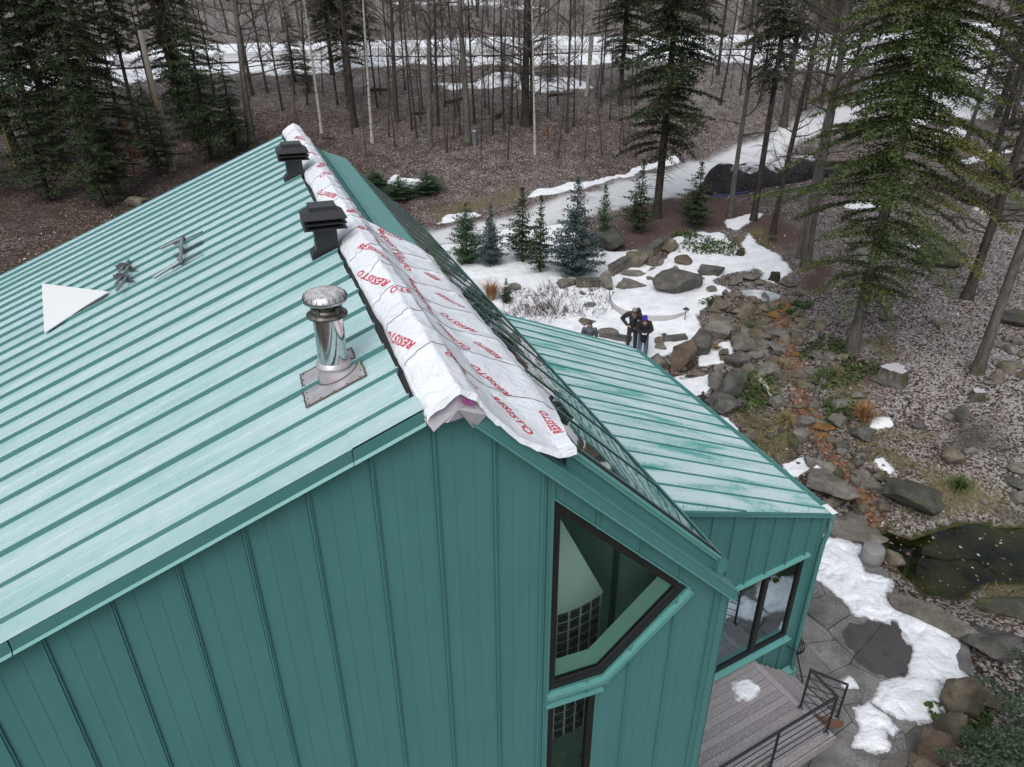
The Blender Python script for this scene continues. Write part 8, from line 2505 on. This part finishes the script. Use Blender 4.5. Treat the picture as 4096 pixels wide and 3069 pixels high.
# ferns and ivy: leaf clumps
def leafclump(P, n, rad, h_, mat, label, seed, cat='plant', size=.06):
    r = np.random.default_rng(seed); a = r.uniform(0, 2 * pi, n); q = rad * np.sqrt(r.random(n)) * (1 + .3 * np.sin(3 * a + seed)); C = np.stack([P[0] + q * np.cos(a), P[1] + q * np.sin(a)], 1)
    z = H(C[:, 0], C[:, 1]) + r.uniform(.02, h_, n); C = np.c_[C, z]
    d = r.normal(0, 1, (n, 3)) * [1, 1, .5]; d /= np.linalg.norm(d, axis=1)[:, None]; s_ = np.cross(d, r.normal(0, .4, (n, 3)) + [0, 0, 1]); s_ /= np.linalg.norm(s_, axis=1)[:, None]
    l = size * r.uniform(.6, 1.5, n)[:, None]
    V = np.stack([C - d * l, C + s_ * l * .55, C + d * l, C - s_ * l * .55], 1) - P
    o = mobj('leafy_plant', rawmesh('leafy_plant', V.reshape(-1, 3), np.arange(n * 4).reshape(-1, 4), mat), loc=P); tag(o, label, cat, kind='stuff'); return o
M['ivy'] = strawmat('evergreen_leaves', (.018, .035, .012), (.075, .12, .035))
for k, (x, y, n, rd_, lb) in enumerate(((2800, 985, 500, 1.3, 'green ferns on the mound left of the little stump'), (2880, 1000, 420, 1.1, 'green ferns around the little dark stump'), (2745, 945, 240, .7, 'ivy patch above the reddish brown boulder'), (2990, 1545, 320, .8, 'dark green ground ivy right of the massive boulder'), (3005, 1600, 300, .8, 'moss green plants under the bleached driftwood'), (3370, 1650, 260, .6, 'green ground plants right of the squarish boulder'), (3310, 1520, 240, .7, 'ivy strip between the stream and the hemlock foot'), (3305, 1400, 260, .8, 'green plants near the grey boulder by the hemlock'), (2840, 1215, 90, .35, 'small green plant in the snow near the right path light'), (3850, 2900, 220, .5, 'grey green rosette plant below the patio rocks'), (3180, 1240, 220, .6, 'dark evergreen shrub at the head of the stream'), (3440, 1480, 200, .6, 'green plants right of the hemlock foot'))):
    leafclump(hit(x, y), n, rd_, .22, M['ivy'], lb, 60 + k, size=.075)
# low mugo pines with a snow cap behind the skylight
for (x, y, s_, lb) in ((1500, 765, .42, 'low dark pine shrub left of the snow cap behind the skylight'), (1600, 800, .45, 'low pine shrub below the snow cap behind the skylight'), (1710, 775, .42, 'low pine shrub right of the snow cap behind the skylight')):
    t = copy_tree(C_pi); t['label'] = lb; t['category'] = 'shrub'; place(t, hit(x, y), None, (s_ * 2.0, s_ * 2.0, s_ * .8)); t.name = 'pine_shrub'
# beech sapling and the leaves on the grey tree
def leafy_sapling(P, h_, n, label, rad, zlo, seed):
    r = np.random.default_rng(seed); t = thing('beech_sapling', label, 'sapling', P)
    mb = MB(); mb.tube([P, P + np.array([.05, 0, h_ * .5]), P + np.array([-.1, .05, h_])], [.045, .03, .01], 7)
    Cs = []
    for k in range(26):
        z = h_ * r.uniform(zlo, .95); a = r.uniform(0, 2 * pi); L = rad * r.uniform(.5, 1.1) * (1.15 - z / h_ * .7); e = P + np.array([cos(a) * L, sin(a) * L, z + .15]); b = P + np.array([0, 0, z])
        mb.tube([b, (b + e) / 2 + [0, 0, .06], e], [.014, .009, .004], 4, cap=False)
        m_ = int(n / 26); q = r.uniform(.3, 1.05, m_)[:, None]; Cs.append(b + (e - b) * q + r.normal(0, .12, (m_, 3)))
    mb.build('stem', M['bark_grey'], t); C = np.concatenate(Cs); n = len(C)
    d = r.normal(0, 1, (n, 3)) * [1, 1, .5] + [0, 0, -.4]; d /= np.linalg.norm(d, axis=1)[:, None]; s_ = np.cross(d, r.normal(0, 1, (n, 3))); s_ /= np.linalg.norm(s_, axis=1)[:, None]; l = .085 * r.uniform(.7, 1.3, n)[:, None]
    V = np.stack([C - d * l, C + s_ * l * .45, C + d * l, C - s_ * l * .45], 1) - P
    o = mobj('leaves', rawmesh('leaves', V.reshape(-1, 3), np.arange(n * 4).reshape(-1, 4), M['straw_leaf']), t); o['kind'] = 'stuff'
M['straw_leaf'] = strawmat('orange_beech_leaves', (.24, .10, .04), (.46, .23, .11))
leafy_sapling(hit(545, 735), 3.6, 620, 'young beech with orange leaves left of the utility pole', 1.0, .1, 3)
leafy_sapling(hit(1022, 575), 5.0, 150, 'thin sapling with rusty leaves against the thick grey tree', .7, .3, 4)
leafy_sapling(hit(2190, 560), 1.0, 40, 'tiny sapling with orange leaves on the bank', .4, .2, 5)

# leaves lying about and short grass, one mesh each
def scatter(name, n, box, size, mat, label, cond, seed, up=.35, lift=.012, asp=.6):
    r = np.random.default_rng(seed); x = r.uniform(box[0], box[1], n); y = box[2] + (box[3] - box[2]) * r.random(n) ** .8
    k = cond(x, y, r); x, y = x[k], y[k]; n = len(x); z = H(x, y) + lift
    d = r.normal(0, 1, (n, 3)) * [1, 1, up]; d /= np.linalg.norm(d, axis=1)[:, None]; s_ = np.cross(d, r.normal(0, up, (n, 3)) + [0, 0, 1]); s_ /= np.linalg.norm(s_, axis=1)[:, None]
    l = size * r.uniform(.6, 1.4, n)[:, None]; C = np.stack([x, y, z], 1) + np.abs(d[:, 2:]) * l * [0, 0, 1]
    V = np.stack([C - d * l, C + s_ * l * asp, C + d * l, C - s_ * l * asp], 1)
    o = mobj(name, rawmesh(name, V.reshape(-1, 3), np.arange(n * 4).reshape(-1, 4), mat)); tag(o, label, 'leaves', kind='stuff'); return o
def zlook(name):
    """look up a painted zone at any place"""
    Z = ZV[name]
    def f_(x, y):
        i = np.clip(np.searchsorted(gx, x), 0, len(gx) - 1); j = np.clip(np.searchsorted(gy, y), 0, len(gy) - 1); return Z[i, j]
    return f_
zs, zd, zg_, zn_, zp = zlook('snow'), zlook('drive'), zlook('grass'), zlook('needles'), zlook('pond')
def leafmat():
    t_ = NT('fallen_leaf'); r_ = t_.isl()
    return t_.fin(t_.ramp(r_, [(0, (.035, .018, .013)), (.3, (.085, .043, .03)), (.55, (.15, .085, .063)), (.80, (.21, .14, .115)), (.88, (.34, .30, .30)), (1, (.50, .47, .48))]), .8, 0, .2)
M['leaf'] = leafmat()
def okleaf(x, y, r): 
    v = np.stack([x, y], -1) - HO[:2]; e = v @ EX[:2]; d = v @ ED[:2]
    hs = (e > -7) & (e < 9) & (d > -3) & (d < 12.5)
    return (zs(x, y) < .35) & (zd(x, y) < .4) & (zp(x, y) < .5) & ~hs & (sdf(PATIO, x, y) > .1) & (r.random(len(x)) < 1 - .8 * zn_(x, y))
scatter('fallen_leaves', 70000, (-26, 40, 9, 62), .052, M['leaf'], 'brown and frosted fallen leaves covering the forest floor', okleaf, 5)
scatter('grass_blades', 60000, (6, 24, 10, 36), .10, strawmat('short_dead_grass', (.05, .055, .02), (.28, .24, .13)), 'short dead grass and moss on the banks of the stream', lambda x, y, r: (zg_(x, y) > .35) & (zs(x, y) < .3) & (zp(x, y) < .5) & (r.random(len(x)) < zg_(x, y)), 6, up=1.2, lift=.03, asp=.10)
o = scatter('floating_leaves', 380, (9, 16, 9, 16), .045, M['leaf'], 'brown leaves floating on the dark pond', lambda x, y, r: sdf(POND, x, y) < -.1, 7, up=.05)
V = np.empty(len(o.data.vertices) * 3); o.data.vertices.foreach_get('co', V); V = V.reshape(-1, 3); V[:, 2] = POND_Z + .004 + .003 * rng.random(len(V)); o.data.vertices.foreach_set('co', V.ravel())
